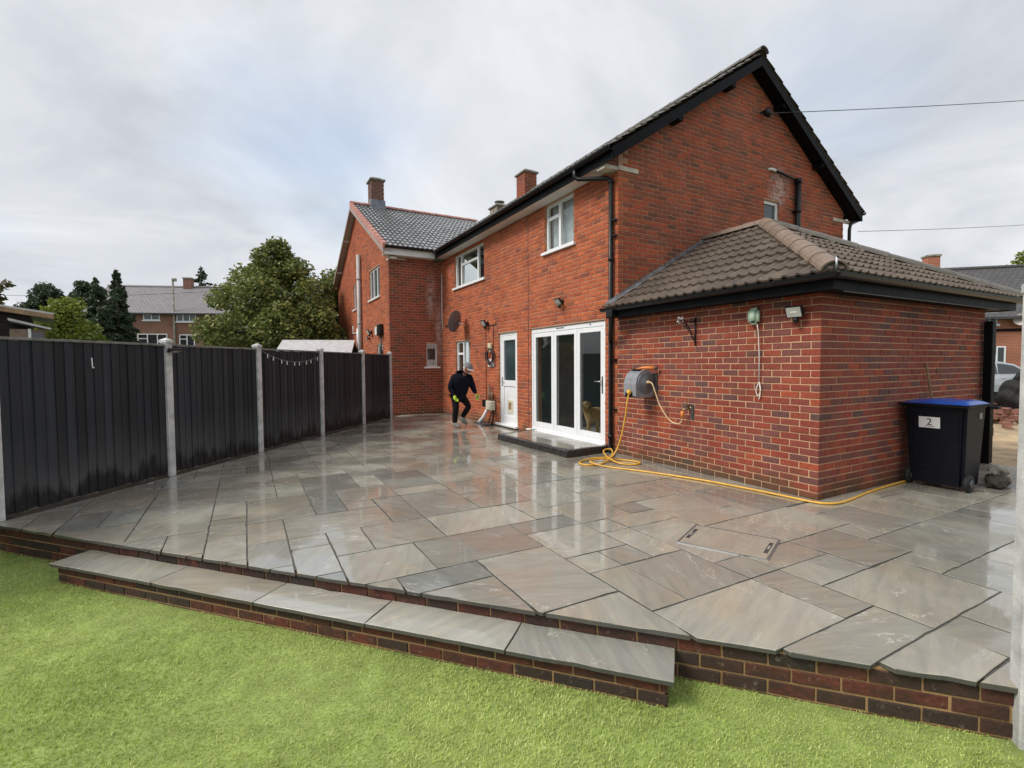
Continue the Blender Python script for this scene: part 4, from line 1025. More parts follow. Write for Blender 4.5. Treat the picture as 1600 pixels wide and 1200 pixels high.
rug = MB(); rug.box((0.5, 4.7, 0.06), (1.8, 6.2, 0.072)); single('rug', rug, plain('grey_rug', (0.26, 0.24, 0.22), 0.95, var=0.3, scale=5), HF, (1.1, 5.4, 0.06), 'grey rug on the floor behind the glass doors', 'rug')

# ------------------------------------------------------------------ chimneys of the main range
def chimney(th, t0, t1, s0, s1, zb, zt, mat, mort, cap_mat, name='chimney', over=0.06, pots=False):
    mm = MB(); mm.box((t0 + .007, s0 + .007, zb), (t1 - .007, s1 - .007, zt)); ch = th.part(name, mm, mort)
    bk = MB(); rr = random.Random(int(s0 * 10)); z = zb; k = 0
    while z < zt - 0.03:
        zz = min(z + COURSE - JNT, zt); o = MOD / 2 if k % 2 else 0
        for f4_, a, b in ((faceA(t0), -s1, -s0), (faceR(s0), t0, t1)):
            u = a - o
            while u < b:
                x0, x1 = max(u, a + 0.001), min(u + MOD - JNT, b - 0.001)
                if x1 - x0 > 0.02:
                    bk.cur = rr.random(); brick_add(bk, x0, x1, z, zz, 0.02, 0.004, lambda uu, dd, zq: f4_ @ Vector((uu, dd, zq)))
                u += MOD
        z += COURSE; k += 1
    th.part('chimney_bricks', bk, mat, ch, kind='stuff')
    cp_ = MB(); cp_.bbox((t0 - over, s0 - over, zt), (t1 + over, s1 + over, zt + 0.07), 0.02); cp_.bbox((t0 + 0.04, s0 + 0.04, zt + 0.07), (t1 - 0.04, s1 - 0.04, zt + 0.13), 0.03)
    th.part('chimney_cap', cp_, cap_mat, ch); return ch
chimney(house, 3.05, 3.52, 11.53, 12.12, 7.0, 8.02, M['brick_wing'], M['mortar_house'], M['conc_old'])
c2 = chimney(house, 3.05, 3.6, 13.65, 14.25, 7.0, 7.48, plain('pale_chimney_brick', (0.32, 0.27, 0.21), 0.9, var=0.3, scale=9), M['conc_old'], M['conc_old'])
cw = MB(); cw.lathe([(0.10, 0.0), (0.09, 0.1)], (3.32, 13.95, 7.6)); cw.lathe([(0.19, 0.0), (0.2, 0.02), (0.03, 0.07)], (3.32, 13.95, 7.72)); house.part('cowl', cw, M['conc_old'], c2)

# ------------------------------------------------------------------ the extension with its hipped roof
EXW = 4.20; EXT_T = 2.30; SOF = 2.243
ext = Thing('brick_extension', HF, (2.1, 1.6, 0.0), 'single-storey dark red brick extension with a hipped brown tiled roof', 'extension')
em = MB(); wall_boxes(em, faceA(0), -SG + 0.001, -0.01, -0.05, EXT_T, 0.0075, 0.25, [])
emo = ext.part('side_wall', em, M['mortar_ext'])
em2 = MB(); wall_boxes(em2, faceR(0), 0.01, EXW, -0.05, EXT_T, 0.0075, 0.25, [])
em2.box((EXW - 0.25, 0.26, -0.05), (EXW - 0.0075, SG - 0.01, EXT_T)); emo2 = ext.part('end_wall', em2, M['mortar_ext'])
bL = lay_c(-SG + 0.003, 0.0, 0.003, EXT_T, anchor='right'); bR = lay_c(0.0, EXW - 0.003, 0.003, EXT_T, anchor='left', phase=MOD / 2)
place_bricks(ext, brick_face(ext, 'l', bL, faceA(0), M['brick_ext'], None, 0, emo) + brick_face(ext, 'r', bR, faceR(0), M['brick_ext'], None, 0, emo2), 271)
quoins(ext, 0.0, 0.0, 0.003, EXT_T, M['brick_ext'], emo, True)
OV = 0.28; XP = 2.1 + OV; EZ = 2.405; RZ = 3.75; XS = (RZ - EZ) / XP; SR = 2.09; xh = math.hypot(1, XS)
pl = MB()
A0, A1, A2, A3 = (-OV, SG, EZ), (-OV, -OV, EZ), (EXW + OV, -OV, EZ), (EXW + OV, SG, EZ); B0, B1 = (2.1, SG, RZ), (2.1, SR, RZ)
pl.add([Vector(q) - Vector((0, 0, 0.03)) for q in (A0, A1, A2, A3, B0, B1)], [(0, 1, 5, 4), (1, 2, 5), (2, 3, 4, 5)])
xroof = ext.part('roof', pl, M['tile_ext'])
Vl = Vector((1, 0, XS)) / xh; Nl = Vector((-XS, 0, 1)) / xh; Ul = Vector((0, -1, 0))
LL = XP * xh; ue = SG + OV; ur = SG - SR
dh = Vector((ur - ue, LL)); nh = Vector((-dh.y, dh.x)).normalized()
roof_tiles(ext, 'roof_tile', (-OV - 0.045 / xh, SG, EZ - 0.045 * XS / xh - 0.008), Ul, Vl, Nl, ue, LL + 0.04, M['tile_ext'], xroof, cuts=[(ue, 0.045, nh.x, nh.y)], single_objs=True, u0=0.02)
Ve = Vector((0, 1, XS)) / xh; Ne = Vector((0, -XS, 1)) / xh; Ue = Vector((1, 0, 0)); wE = EXW + 2 * OV
d1 = Vector((XP, LL)); n1_ = Vector((d1.y, -d1.x)).normalized(); d2 = Vector((-XP, LL)); n2_ = Vector((-d2.y, d2.x)).normalized()
roof_tiles(ext, 'roof_tile', (-OV, -OV - 0.045 / xh, EZ - 0.045 * XS / xh - 0.008), Ue, Ve, Ne, wE, LL + 0.04, M['tile_ext'], xroof, cuts=[(0, 0.045, n1_.x, n1_.y), (wE, 0.045, n2_.x, n2_.y)], single_objs=True)
ridge_run(ext, 'ridge_tile', (2.1, SG - 0.02, RZ + 0.0), (2.1, SR - 0.05, RZ + 0.0), 0.125, 0.42, M['ridge_tile'], xroof)
ridge_run(ext, 'hip_tile', (-OV + 0.02, -OV + 0.02, EZ + 0.005), (2.1, SR, RZ + 0.01), 0.125, 0.44, M['ridge_tile'], xroof)
ridge_run(ext, 'hip_tile', (EXW + OV - 0.02, -OV + 0.02, EZ + 0.005), (2.1, SR, RZ + 0.01), 0.125, 0.44, M['tile_main'], xroof)
q = MB(); q.prism([(x * 0.7071, z) for x, z in ((-0.12, 0), (0.12, 0), (0.10, 0.07), (0, 0.115), (-0.10, 0.07))], 1, 0, 0.03)
hm = Matrix.Translation((-OV + 0.03, -OV + 0.03, EZ - 0.01)) @ Matrix.Rotation(-math.pi / 4, 4, 'Z')
q2 = MB(); q2.add([hm @ Vector((v[0] * 1.4, v[1], v[2])) for v in q.v], q.f); ext.part('hip_mortar', q2, M['conc_old'], xroof)
q = MB(); q.tube([(-OV - 0.02, -OV - 0.02, EZ - 0.02), (-OV - 0.03, -OV - 0.03, EZ + 0.11), (-OV + 0.0, -OV + 0.0, EZ + 0.135)], 0.011, 7); ext.part('hip_iron', q, M['metal'], xroof)
# soffit, fascia and gutter
q = MB(); q.box((-0.235, -0.235, SOF), (0.02, SG - 0.005, SOF + 0.012)); q.box((0.021, -0.235, SOF), (EXW + 0.235, 0.02, SOF + 0.012)); q.box((EXW - 0.02, 0.021, SOF), (EXW + 0.235, SG - 0.005, SOF + 0.012)); ext.part('soffit', q, M['fascia'])
q = MB(); q.box((-0.255, -0.235, SOF - 0.012), (-0.236, SG - 0.005, 2.40)); q.box((-0.255, -0.255, SOF - 0.012), (EXW + 0.255, -0.236, 2.40)); q.box((EXW + 0.236, -0.235, SOF - 0.012), (EXW + 0.255, SG - 0.01, 2.40)); ext.part('fascia', q, M['fascia'])
q = MB(); q.box((-0.02, -0.2365, SOF - 0.020), (3.9, -0.226, SOF - 0.004)); ext.part('soffit_trim', q, M['grey_pl'])
q = MB(); half_pipe(q, (-0.315, -0.33, 2.385), (-0.315, SG + 0.02, 2.385), 0.058); half_pipe(q, (-0.33, -0.315, 2.383), (EXW + 0.33, -0.315, 2.383), 0.058)
for k in range(4): q.tube([(-0.315 + 0.06 * math.cos(a), 0.3 + k * 0.9, 2.385 + 0.06 * math.sin(a)) for a in [math.pi + math.pi * j / 8 for j in range(9)]], 0.005, 5)
ext.part('gutter', q, M['black'])
# stepped lead flashing against the gable
pts = []; zl = lambda t: EZ + XS * (t + OV)
t = -0.05
low = [(2.12, zl(2.12) + 0.02), (-0.06, zl(-0.06) + 0.015)]
step_pts = []; z = zl(-0.05) + 0.10; tt = -0.05
while tt < 2.05:
    t2 = tt + COURSE / XS; step_pts += [(tt, z), (min(t2, 2.12) - 0.02, z)]; tt = t2; z += COURSE
fl = MB(); poly = low + step_pts
fl.prism(poly, 1, SG - 0.006, SG + 0.004); ext.part('flashing', fl, M['lead'], xroof)
q = MB(); vs = []
for k in range(13):
    t_ = -OV + XP * k / 12; zz = zl(t_) + 0.045; vs += [(t_, SG - 0.004, zz + 0.03), (t_, SG - 0.05, zz + 0.004), (t_, SG - 0.15, zz + 0.004)]
q.add(vs, [(3 * k + a, 3 * k + a + 1, 3 * k + a + 4, 3 * k + a + 3) for k in range(12) for a in (0, 1)]); ext.part('flashing', q, M['lead'], xroof)
# black soil pipe on the gable above the roof
sp_o = Thing('soil_pipe', HF, (4.78, SG - 0.07, 3.0), 'thick black soil pipe on the gable beside the small window', 'pipe')
q = MB(); q.tube([(4.78, SG - 0.07, 2.6), (4.78, SG - 0.07, 5.32)], 0.055, 12); q.lathe([(0.066, 0), (0.066, 0.09)], (4.78, SG - 0.07, 5.23)); q.lathe([(0.066, 0), (0.066, 0.05)], (4.78, SG - 0.07, 4.62)); sp_o.part('pipe', q, M['black'])
q = MB(); q.tube([(4.78, SG - 0.07, 5.27), (4.55, SG - 0.05, 5.31), (4.05, SG - 0.045, 5.36)], 0.024, 8); sp_o.part('branch_pipe', q, M['black'])
q = MB(); q.tube([(4.05, SG - 0.045, 5.36), (3.93, SG - 0.045, 5.37), (3.88, SG + 0.01, 5.37)], 0.028, 8); sp_o.part('white_elbow', q, M['white'])
q = MB(); q.box((4.68, SG - 0.02, 4.63), (4.88, SG + 0.005, 4.66)); sp_o.part('bracket', q, M['black'])

# ------------------------------------------------------------------ rear wing of the neighbouring house
SW, TW, SWE = 11.48, -1.64, 19.0; WZ = 4.70
wing = Thing('neighbour_wing', HF, (1.0, 15.2, 0.0), 'red brick neighbouring house wing with wet grey tiles and pink verge', 'house')
wm = MB(); wall_boxes(wm, faceR(SW), TW + 0.01, 0.02, -0.05, WZ, 0.0075, 0.25, [(-0.51, -0.17, 1.45, 2.155)]); wmo = wing.part('side_wall', wm, M['mortar_house'])
SRW = 16.0; WE = 11.18; WEZ = 4.96; WRZ = 7.50; WS = (WRZ - WEZ) / (SRW - WE)
def zw(s): return WEZ + WS * (s - WE) if s < SRW else WEZ + WS * (2 * SRW - s - WE)
gmw = MB(); P_ = [(SW + 0.01, 4.75), (SWE + 1.4, 4.75), (SWE + 1.4, max(4.76, zw(SWE + 1.4) - 0.15)), (SRW, zw(SRW) - 0.15), (SW + 0.01, zw(SW) - 0.15)]
wl1 = (-14.06, -12.6, 3.70, 4.68); wl2 = (-16.86, -16.35, 3.66, 4.62); wl3 = (-13.12, -12.34, 1.2, 2.17)
wall_boxes(gmw, faceA(TW), -(SWE + 1.4), -SW - 0.01, -0.05, 4.75, 0.0075, 0.25, [wl1, wl2, wl3])
gmw.prism(P_, 0, TW + 0.0075, TW + 0.25); gmwo = wing.part('gable_wall', gmw, M['mortar_house'])
wl1 = (-14.06, -12.6, 3.70, 4.68); wl2 = (-16.86, -16.35, 3.66, 4.62); wl3 = (-13.12, -12.34, 1.2, 2.17)
def wtop(z):
    k = (z + 0.11 - WEZ) / WS + WE
    a, b = max(SW, k), min(SWE + 1.38, 2 * SRW - k)
    return (-b, -a) if b > a + 0.05 else None
bS = lay_c(TW, 0.0, 0.003, WZ, [(-0.51, -0.17, 1.45, 2.155)], None, 'left', phase=MOD / 2)
bW = lay_c(-(SWE + 1.38), -SW, 0.003, 7.4, [wl1, wl2, wl3], wtop, 'right')
bW = [b for b in bW if b[2] > 1.5]
place_bricks(wing, brick_face(wing, 's', bS, faceR(SW), M['brick_wing'], None, 0, wmo) + brick_face(wing, 'g', bW, faceA(TW), M['brick_house'], None, 0, gmwo), 300)
quoins(wing, TW, SW, 0.003, WZ, M['brick_wing'], wmo, False)
fW = faceA(TW)
window(wing, fW, *wl1, d=0.05, bars=(0.32, 0.66), glass='dark_glass', label='first-floor window of the wing above the fence')
window(wing, fW, *wl2, d=0.05, glass='dark_glass', label='narrow window of the wing left of the grey pipe')
window(wing, fW, *wl3, d=0.05, glass='dark_glass', sill=False, label='ground-floor window of the wing just above the fence')
swn = window(wing, faceR(SW), -0.51, -0.17, 1.45, 2.155, d=0.05, fw_=0.035, glass='dark_glass', sill_over=0.08, label='small barred window in the corner of the wing')
q = MB()
for k in range(6):
    for z0, z1 in ((1.46, 1.66), (2.0, 2.15)): q.box((-0.47 + k * 0.05, SW + 0.02, z0), (-0.445 + k * 0.05, SW + 0.03, z1))
wing.part('bar', q, M['soffit'], swn)
wv = math.hypot(1, WS); Vw = Vector((0, 1, WS)) / wv; Nw = Vector((0, -WS, 1)) / wv
q = MB(); q.add([(TW - 0.2, WE, WEZ - .03), (3.4, WE, WEZ - .03), (3.4, SRW, WRZ - .03), (TW - 0.2, SRW, WRZ - .03), (TW - 0.2, 2 * SRW - WE, WEZ - .03), (3.4, 2 * SRW - WE, WEZ - .03)], [(0, 1, 2, 3), (3, 2, 5, 4)])
wroof = wing.part('roof', q, M['tile_wing'])
roof_tiles(wing, 'roof_tiles', (TW - 0.17, WE - 0.05, WEZ - 0.05 * WS - 0.012), Vector((1, 0, 0)), Vw, Nw, 5.1, (SRW - WE + 0.05) * wv, M['tile_wing'], wroof, gauge=0.315)
ridge_run(wing, 'ridge_tile', (TW - 0.2, SRW, WRZ), (3.3, SRW, WRZ), 0.12, 0.45, M['pink_tile'], wroof)
nv = 15
for k in range(nv):       # pink dry-verge units up the gable edge
    a, b = WE - 0.03 + (SRW - WE) * k / nv, WE - 0.03 + (SRW - WE) * (k + 1) / nv + 0.02; q = MB()
    za, zb = zw(a) + 0.045, zw(b) + 0.02
    vs = [(TW - 0.245, a, za - 0.14), (TW - 0.245, b, zb - 0.14), (TW - 0.245, b, zb + 0.02), (TW - 0.245, a, za + 0.02), (TW - 0.14, a, za - 0.14), (TW - 0.14, b, zb - 0.14), (TW - 0.14, b, zb + 0.035), (TW - 0.14, a, za + 0.035)]
    q.add(vs, [(3, 2, 1, 0), (4, 5, 6, 7), (0, 1, 5, 4), (1, 2, 6, 5), (2, 3, 7, 6), (3, 0, 4, 7)]); wing.part('verge_tile', q, M['pink_tile'], wroof)
for sg in (1, -1):
    pts = []; p2 = []
    for ss, o1, o2 in ((WE - 0.03, -0.12, -0.13), (SRW, -0.12, -0.13), (SRW, -0.24, -0.145), (WE - 0.03, -0.24, -0.145)):
        qq = ss if sg == 1 else 2 * SRW - ss; z_ = WEZ + WS * (ss - WE); pts.append((qq, z_ + o1)); p2.append((qq, z_ + o2))
    b_ = MB(); b_.prism(pts, 0, TW - 0.235, TW - 0.215); wing.part('bargeboard', b_, plain('grey_bargeboard', (0.33, 0.28, 0.25), 0.6))
    b_ = MB(); b_.prism(p2, 0, TW - 0.214, TW + 0.01); wing.part('verge_soffit', b_, plain('grey_verge_soffit', (0.50, 0.44, 0.40), 0.6))
    for ss in (12.6, 14.4):
        qq = ss if sg == 1 else 2 * SRW - ss; b_ = MB(); b_.box((TW - 0.21, qq - 0.04, zw(qq) - 0.22), (TW + 0.0, qq + 0.04, zw(qq) - 0.15)); wing.part('purlin_end', b_, M['soffit'])
q = MB(); q.box((TW - 0.2, WE + 0.02, WZ + 0.005), (-0.29, SW + 0.02, WZ + 0.02)); q.box((TW - 0.2, WE, WZ - 0.0), (-0.3, WE + 0.019, WZ + 0.2)); wing.part('soffit', q, M['soffit'])
q = MB(); half_pipe(q, (TW - 0.2, WE - 0.06, WEZ - 0.03), (-0.35, WE - 0.06, WEZ - 0.03), 0.058); wing.part('gutter', q, M['black'])
q = MB(); q.box((TW - 0.02, SW - 0.25, 4.60), (TW + 0.18, SW + 0.19, 4.655)); q.box((TW + 0.18, SW - 0.012, 4.63), (TW + 0.5, SW + 0.02, 4.675)); wing.part('kneeler', q, M['stone'])
chimney(wing, -1.13, -0.66, 15.72, 16.3, 7.05, 8.42, plain('sooty_chimney_brick', (0.16, 0.085, 0.07), 0.9, var=0.3, scale=10), M['mortar_house'], M['conc_old'])
q = MB(); q.prism([(15.6, zw(15.6) + 0.03), (16.0, zw(16.0) + 0.05), (16.0, zw(16.0) + 0.24), (15.69, zw(16.0) + 0.20)], 0, -1.16, -0.63); wing.part('flashing', q, M['lead'], wroof)
# grey soil stack, lights and pipes on the wing gable
st_ = Thing('soil_stack', HF, (TW - 0.09, 15.36, 1.0), 'tall grey soil stack on the gable of the neighbouring wing', 'pipe')
q = MB(); q.tube([(TW - 0.09, 15.36, 0.0), (TW - 0.09, 15.36, 5.5)], 0.075, 10); 
for zz in (1.95, 3.0, 4.6): q.lathe([(0.088, 0), (0.088, 0.07)], (TW - 0.09, 15.36, zz))
st_.part('pipe', q, plain('grey_pipe', (0.46, 0.45, 0.44), 0.5))
q = MB(); q.tube([(TW - 0.03, 16.9, 3.05), (TW - 0.03, 16.9, 2.75), (TW - 0.03, 15.45, 2.70)], 0.02, 6); st_.part('branch_pipe', q, M['soffit'])
q = MB(); q.tube([(TW - 0.12, 15.50, 2.15), (TW - 0.12, 15.52, 2.85)], 0.05, 8); st_.part('white_pipe', q, M['white'])
def floodlight(name_label, frame, P, out, side, sc=1.0, tilt=0.5, sensor=True, cat='floodlight', lens_face=None):
    """wall floodlight: back plate, bracket, head with lens, sensor. out = wall normal, side = along the wall, in the frame"""
    P, out, side = Vector(P), Vector(out), Vector(side); upv = Vector((0, 0, 1))
    th = Thing('floodlight', frame, P, name_label, cat)
    B = Matrix((side, out, upv)).transposed()
    def bx(mb, a, b, rot=None, piv=None):
        q = MB(); q.bbox(a, b, 0.006 * sc, rot, piv); mb.add([P + B @ Vector(v) for v in q.v], q.f)
    q = MB(); bx(q, (-0.04 * sc, -0.0, -0.04 * sc), (0.04 * sc, 0.03 * sc, 0.04 * sc)); th.part('wall_plate', q, M['black'])
    q = MB(); bx(q, (-0.015 * sc, 0.02 * sc, -0.02 * sc), (0.015 * sc, 0.09 * sc, 0.01 * sc)); th.part('bracket', q, M['black'])
    R_ = Matrix.Rotation(-tilt, 3, 'X'); pv = (0, 0.1 * sc, 0.0)
    q = MB(); bx(q, (-0.10 * sc, 0.09 * sc, -0.065 * sc), (0.10 * sc, 0.125 * sc, 0.075 * sc), R_, pv); hd_ = th.part('lamp_head', q, M['black'])
    q = MB(); bx(q, (-0.085 * sc, 0.1255 * sc, -0.052 * sc), (0.085 * sc, 0.128 * sc, 0.062 * sc), R_, pv); th.part('lens', q, plain('lamp_lens_' + name_label[:12], (0.42, 0.42, 0.38), 0.15, var=0.1), hd_)
    q = MB(); bx(q, (-0.04 * sc, 0.1282 * sc, -0.0 * sc), (0.04 * sc, 0.130 * sc, 0.015 * sc), R_, pv); th.part('led_strip', q, M['paper'], hd_)
    if sensor:
        q = MB(); q.ell(P + B @ Vector((0.0, 0.08 * sc, -0.095 * sc)), 0.035 * sc, 10); q.tube([P + B @ Vector((0, 0.02 * sc, -0.03 * sc)), P + B @ Vector((0, 0.07 * sc, -0.08 * sc))], 0.014 * sc, 6); th.part('sensor', q, M['black'])
    return th
NA, SA = (-1, 0, 0), (0, -1, 0)      # outward normal and side axis of walls along A
floodlight('small black floodlight on the wing gable below the first-floor window', HF, (TW, 13.75, 2.62), NA, SA, 1.2)
floodlight('lower black lamp on the wing gable next to the fence', HF, (TW, 14.1, 2.42), NA, SA, 0.9, sensor=False)
vt = Thing('flue_terminal', HF, (TW - 0.1, 12.35, 2.4), 'black flue box and thin pipe on the wing gable corner', 'flue')
q = MB(); q.bbox((TW - 0.16, 12.2, 2.42), (TW, 12.45, 2.78), 0.03); vt.part('hood', q, M['black']); q = MB(); q.tube([(TW - 0.06, 12.33, 2.45), (TW - 0.06, 12.33, 1.2)], 0.025, 8); vt.part('pipe', q, M['black']); q = MB(); q.bbox((TW - 0.12, 12.7, 2.45), (TW, 12.9, 2.72), 0.02); vt.part('cowl', q, M['soffit'])

# ------------------------------------------------------------------ downpipes at the corner of house and extension
dp = Thing('downpipe', HF, (-0.05, 3.37, 0.0), 'black downpipe from the upper gutter down the corner by the folding doors', 'downpipe')
q = MB(); q.tube([(-0.37, 3.95, 4.85), (-0.37, 3.95, 4.72), (-0.34, 3.90, 4.66), (-0.08, 3.42, 4.56), (-0.055, 3.375, 4.50), (-0.055, 3.375, 0.05), (-0.10, 3.36, 0.03)], 0.037, 10); dp.part('pipe', q, M['black'])
for zz in (4.47, 3.2, 2.36, 0.25): q = MB(); q.lathe([(0.047, 0), (0.047, 0.06)], (-0.055, 3.375, zz), n=12); dp.part('collar', q, M['black'])
for zz in (3.85, 3.6, 1.55, 0.72): q = MB(); q.box((-0.06, 3.27, zz), (0.0, 3.36, zz + 0.025)); dp.part('clip', q, M['black'])
d2_ = Thing('gutter_outlet', HF, (-0.2, 3.25, 1.9), 'black swan-neck pipe joining the extension gutter to the downpipe', 'downpipe')
q = MB(); q.tube([(-0.315, 3.05, 2.36), (-0.315, 3.05, 2.25), (-0.27, 3.10, 2.16), (-0.10, 3.33, 1.93), (-0.06, 3.37, 1.86)], 0.036, 10); d2_.part('pipe', q, M['black'])
q = MB(); q.bbox((-0.37, 2.98, 2.24), (-0.26, 3.12, 2.36), 0.012); d2_.part('outlet_box', q, M['black'])

# ------------------------------------------------------------------ step in front of the folding doors
bs_ = Thing('door_step', HF, (-0.5, 4.6, 0.0), 'low step with charcoal bullnose edging and wet flags before the folding doors', 'step')
SP = [(-0.955, 3.36), (-1.03, 5.66), (-0.02, 5.95), (-0.02, 3.42)]; KZ = 0.115
q = MB(); q.prism(inset(SP, 0.02), 2, 0.003, 0.085); bs_.part('core', q, M['joint'])
def kerb_run(a, b, k_n, w=0.10):
    a, b = Vector(a), Vector(b); d = (b - a).normalized(); nrm = Vector((-d.y, d.x)); cen = Vector((-0.5, 4.6))
    if (cen - a).dot(nrm) < 0: nrm = -nrm
    for k in range(k_n):
        p = a.lerp(b, k / k_n) + d * 0.003; r_ = a.lerp(b, (k + 1) / k_n) - d * 0.003
        prof = [(0.0, 0.004), (0.0, 0.075), (0.006, 0.097), (0.020, 0.111), (0.04, KZ), (w, KZ), (w, 0.004)]
        vs = []; n = len(prof)
        for e in (p, r_):
            for x, z in prof: vs.append((e.x + nrm.x * x, e.y + nrm.y * x, z))
        fs = [(i, (i + 1) % n, n + (i + 1) % n, n + i) for i in range(n)] + [tuple(range(n))[::-1], tuple(range(n, 2 * n))]
        m_ = MB(); m_.add(vs, fs); bs_.part('kerb_block', m_, M['kerb'])
dF = (Vector(SP[1]) - Vector(SP[0])).normalized()
kerb_run(SP[1], SP[0], 6); kerb_run((Vector(SP[0]) + (Vector(SP[3]) - Vector(SP[0])).normalized() * 0.102).to_tuple(), SP[3], 2); kerb_run(SP[2], (Vector(SP[1]) + (Vector(SP[2]) - Vector(SP[1])).normalized() * 0.102).to_tuple(), 3)
ipl = inset(SP, 0.104)
for s0, s1 in ((3.4, 4.3), (4.3, 5.15), (5.15, 6.0)):
    pp = clip(clip(ipl, (0, s0 + 0.003), (0, 1)), (0, s1 - 0.003), (0, -1))
    if len(pp) < 3: continue
    if area(pp) < 0: pp = pp[::-1]
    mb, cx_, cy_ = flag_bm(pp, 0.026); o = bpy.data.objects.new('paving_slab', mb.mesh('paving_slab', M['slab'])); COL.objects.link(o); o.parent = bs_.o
    o.matrix_basis = Matrix.Translation(Vector((cx_, cy_, 0.111)) - bs_.org)

# ------------------------------------------------------------------ left fence: panels of feather-edge boards between concrete posts
FANG = math.atan2(FD.y, FD.x)
FFR = Matrix.Translation((FA.x, FA.y, 0)) @ Matrix.Rotation(FANG, 4, 'Z')      # x along the fence, -y toward the patio
POSTX = [-0.07, 1.93, 3.76, 5.74, 7.66, 9.35]
PL = ['post at the far left end', 'post carrying a small black floodlight', 'post at the left end of the string lights', 'post at the right end of the string lights', 'slim post nearer the house', 'end post against the house wing']
BL = ['leftmost panel with a white hook on it', 'panel with paint bleached near its foot', 'panel with the string of lights', 'fourth panel from the left', 'short panel next to the house wing']
frn = random.Random(4)
def fence_post(th, x, y, h, lab=None, zb=-0.25, hw=0.05):
    q = MB(); q.bbox((x - hw, y - 0.05, zb), (x + hw, y + 0.05, h - 0.02), 0.008); po = th.part('post', q, M['conc'], label=lab)
    q = MB(); w = hw + 0.008; vs = [(x - w, y - w, h - 0.02), (x + w, y - w, h - 0.02), (x + w, y + w, h - 0.02), (x - w, y + w, h - 0.02), (x - w, y - w, h + 0.015), (x + w, y - w, h + 0.015), (x + w, y + w, h + 0.015), (x - w, y + w, h + 0.015), (x, y, h + 0.05)]
    q.add(vs, [(3, 2, 1, 0), (0, 1, 5, 4), (1, 2, 6, 5), (2, 3, 7, 6), (3, 0, 4, 7), (4, 5, 8), (5, 6, 8), (6, 7, 8), (7, 4, 8)]); th.part('cap', q, M['conc'], po)
def fence_panel(th, x0, x1, lab=None, ztop=1.785, y=0.0, bw=0.108):
    q = MB()
    for zz in (0.25, 0.95, 1.6): q.bbox((x0, y + 0.002, zz), (x1, y + 0.035, zz + 0.06), 0.004)
    pa = th.part('fence_panel', q, M['fence'], label=lab)
    q = MB(); q.bbox((x0, y - 0.02, -0.15), (x1, y + 0.02, 0.035), 0.006); th.part('gravel_board', q, M['damp_wood'], pa)
    n = max(2, round((x1 - x0) / bw)); w = (x1 - x0) / n
    b_ = MB(); vs = [(-0.006, -0.016, 0.0), (w + 0.012, -0.004, 0.0), (w + 0.012, 0.0, 0.0), (-0.006, 0.0, 0.0)]; Hh = ztop - 0.045
    vs = vs + [(a, b, Hh) for a, b, _ in vs]; b_.add(vs, [(3, 2, 1, 0), (4, 5, 6, 7), (0, 1, 5, 4), (1, 2, 6, 5), (2, 3, 7, 6), (3, 0, 4, 7)]); me = b_.mesh('board', M['fence'])
    for k in range(n):
        dz = frn.uniform(-0.004, 0.004)
        th.inst('board', me, Matrix.Translation((x0 + k * w, y - 0.004 - (0.0035 if k % 2 else 0) + frn.uniform(-.0015, .0015), 0.037 + dz)) @ Matrix.Rotation(frn.gauss(0, 0.012), 4, 'Z'), pa)
    q = MB(); q.bbox((x0, y - 0.035, ztop - 0.006), (x1, y + 0.03, ztop + 0.022), 0.004); th.part('capping_rail', q, M['rail'], pa)
    return pa
M['damp_wood'] = plain('damp_dark_wood', (0.06, 0.05, 0.038), 0.8, var=0.35, scale=6)
M['rail'] = plain('weathered_rail', (0.20, 0.19, 0.175), 0.8, var=0.3, scale=9)
fence = Thing('garden_fence', FFR, (4.6, 0, -0.2), 'charcoal boarded garden fence with pale concrete posts along the left of the patio', 'fence')
for x, lab in zip(POSTX, PL): fence_post(fence, x, 0, 1.845, lab)
for k in range(5): fence_panel(fence, POSTX[k] + 0.052, POSTX[k + 1] - 0.052, BL[k])
fence_panel(fence, POSTX[0] - 1.88, POSTX[0] - 0.052)
q = MB(); q.tube([(0.88, -0.03, 1.60), (0.88, -0.045, 1.605), (0.885, -0.045, 1.50), (0.895, -0.04, 1.485), (0.90, -0.05, 1.50)], 0.006, 6); single('fence_hook', q, M['white'], FFR, (0.88, -0.03, 1.5), 'white hook screwed to the leftmost fence panel', 'hook')
floodlight('black floodlight fixed to the front fence post', FFR, (1.93, -0.05, 1.72), (0, -1, 0), (1, 0, 0), 0.8, 1.25, sensor=False)
# string lights on the third panel
sl_ = Thing('string_lights', FFR, (4.75, -0.06, 1.6), 'sagging string of small white lights on the fence', 'string lights')
cat = [(3.80 + 1.9 * k / 24, -0.055, 1.765 - 0.17 * (1 - (2 * k / 24 - 1) ** 2) - 0.04 * k / 24) for k in range(25)]
q = MB(); q.tube(cat, 0.004, 5); sl_.part('wire', q, M['grey_pl'])
for k in range(9):
    c = Vector(cat[2 + k * 5 // 2]); q = MB(); q.lathe([(0.006, 0), (0.009, -0.015), (0.010, -0.045), (0.013, -0.06), (0.004, -0.075)], c, n=8); sl_.part('bulb', q, M['soffit'])
# soil strip at the foot of the fence
q = MB(); q.box((-2.0, -0.075, -0.06), (9.4, -0.02, -0.004)); single('soil_strip', q, M['soil'], FFR, (4, -0.05, -0.06), 'dark soil strip at the foot of the left fence', None, kind='structure')

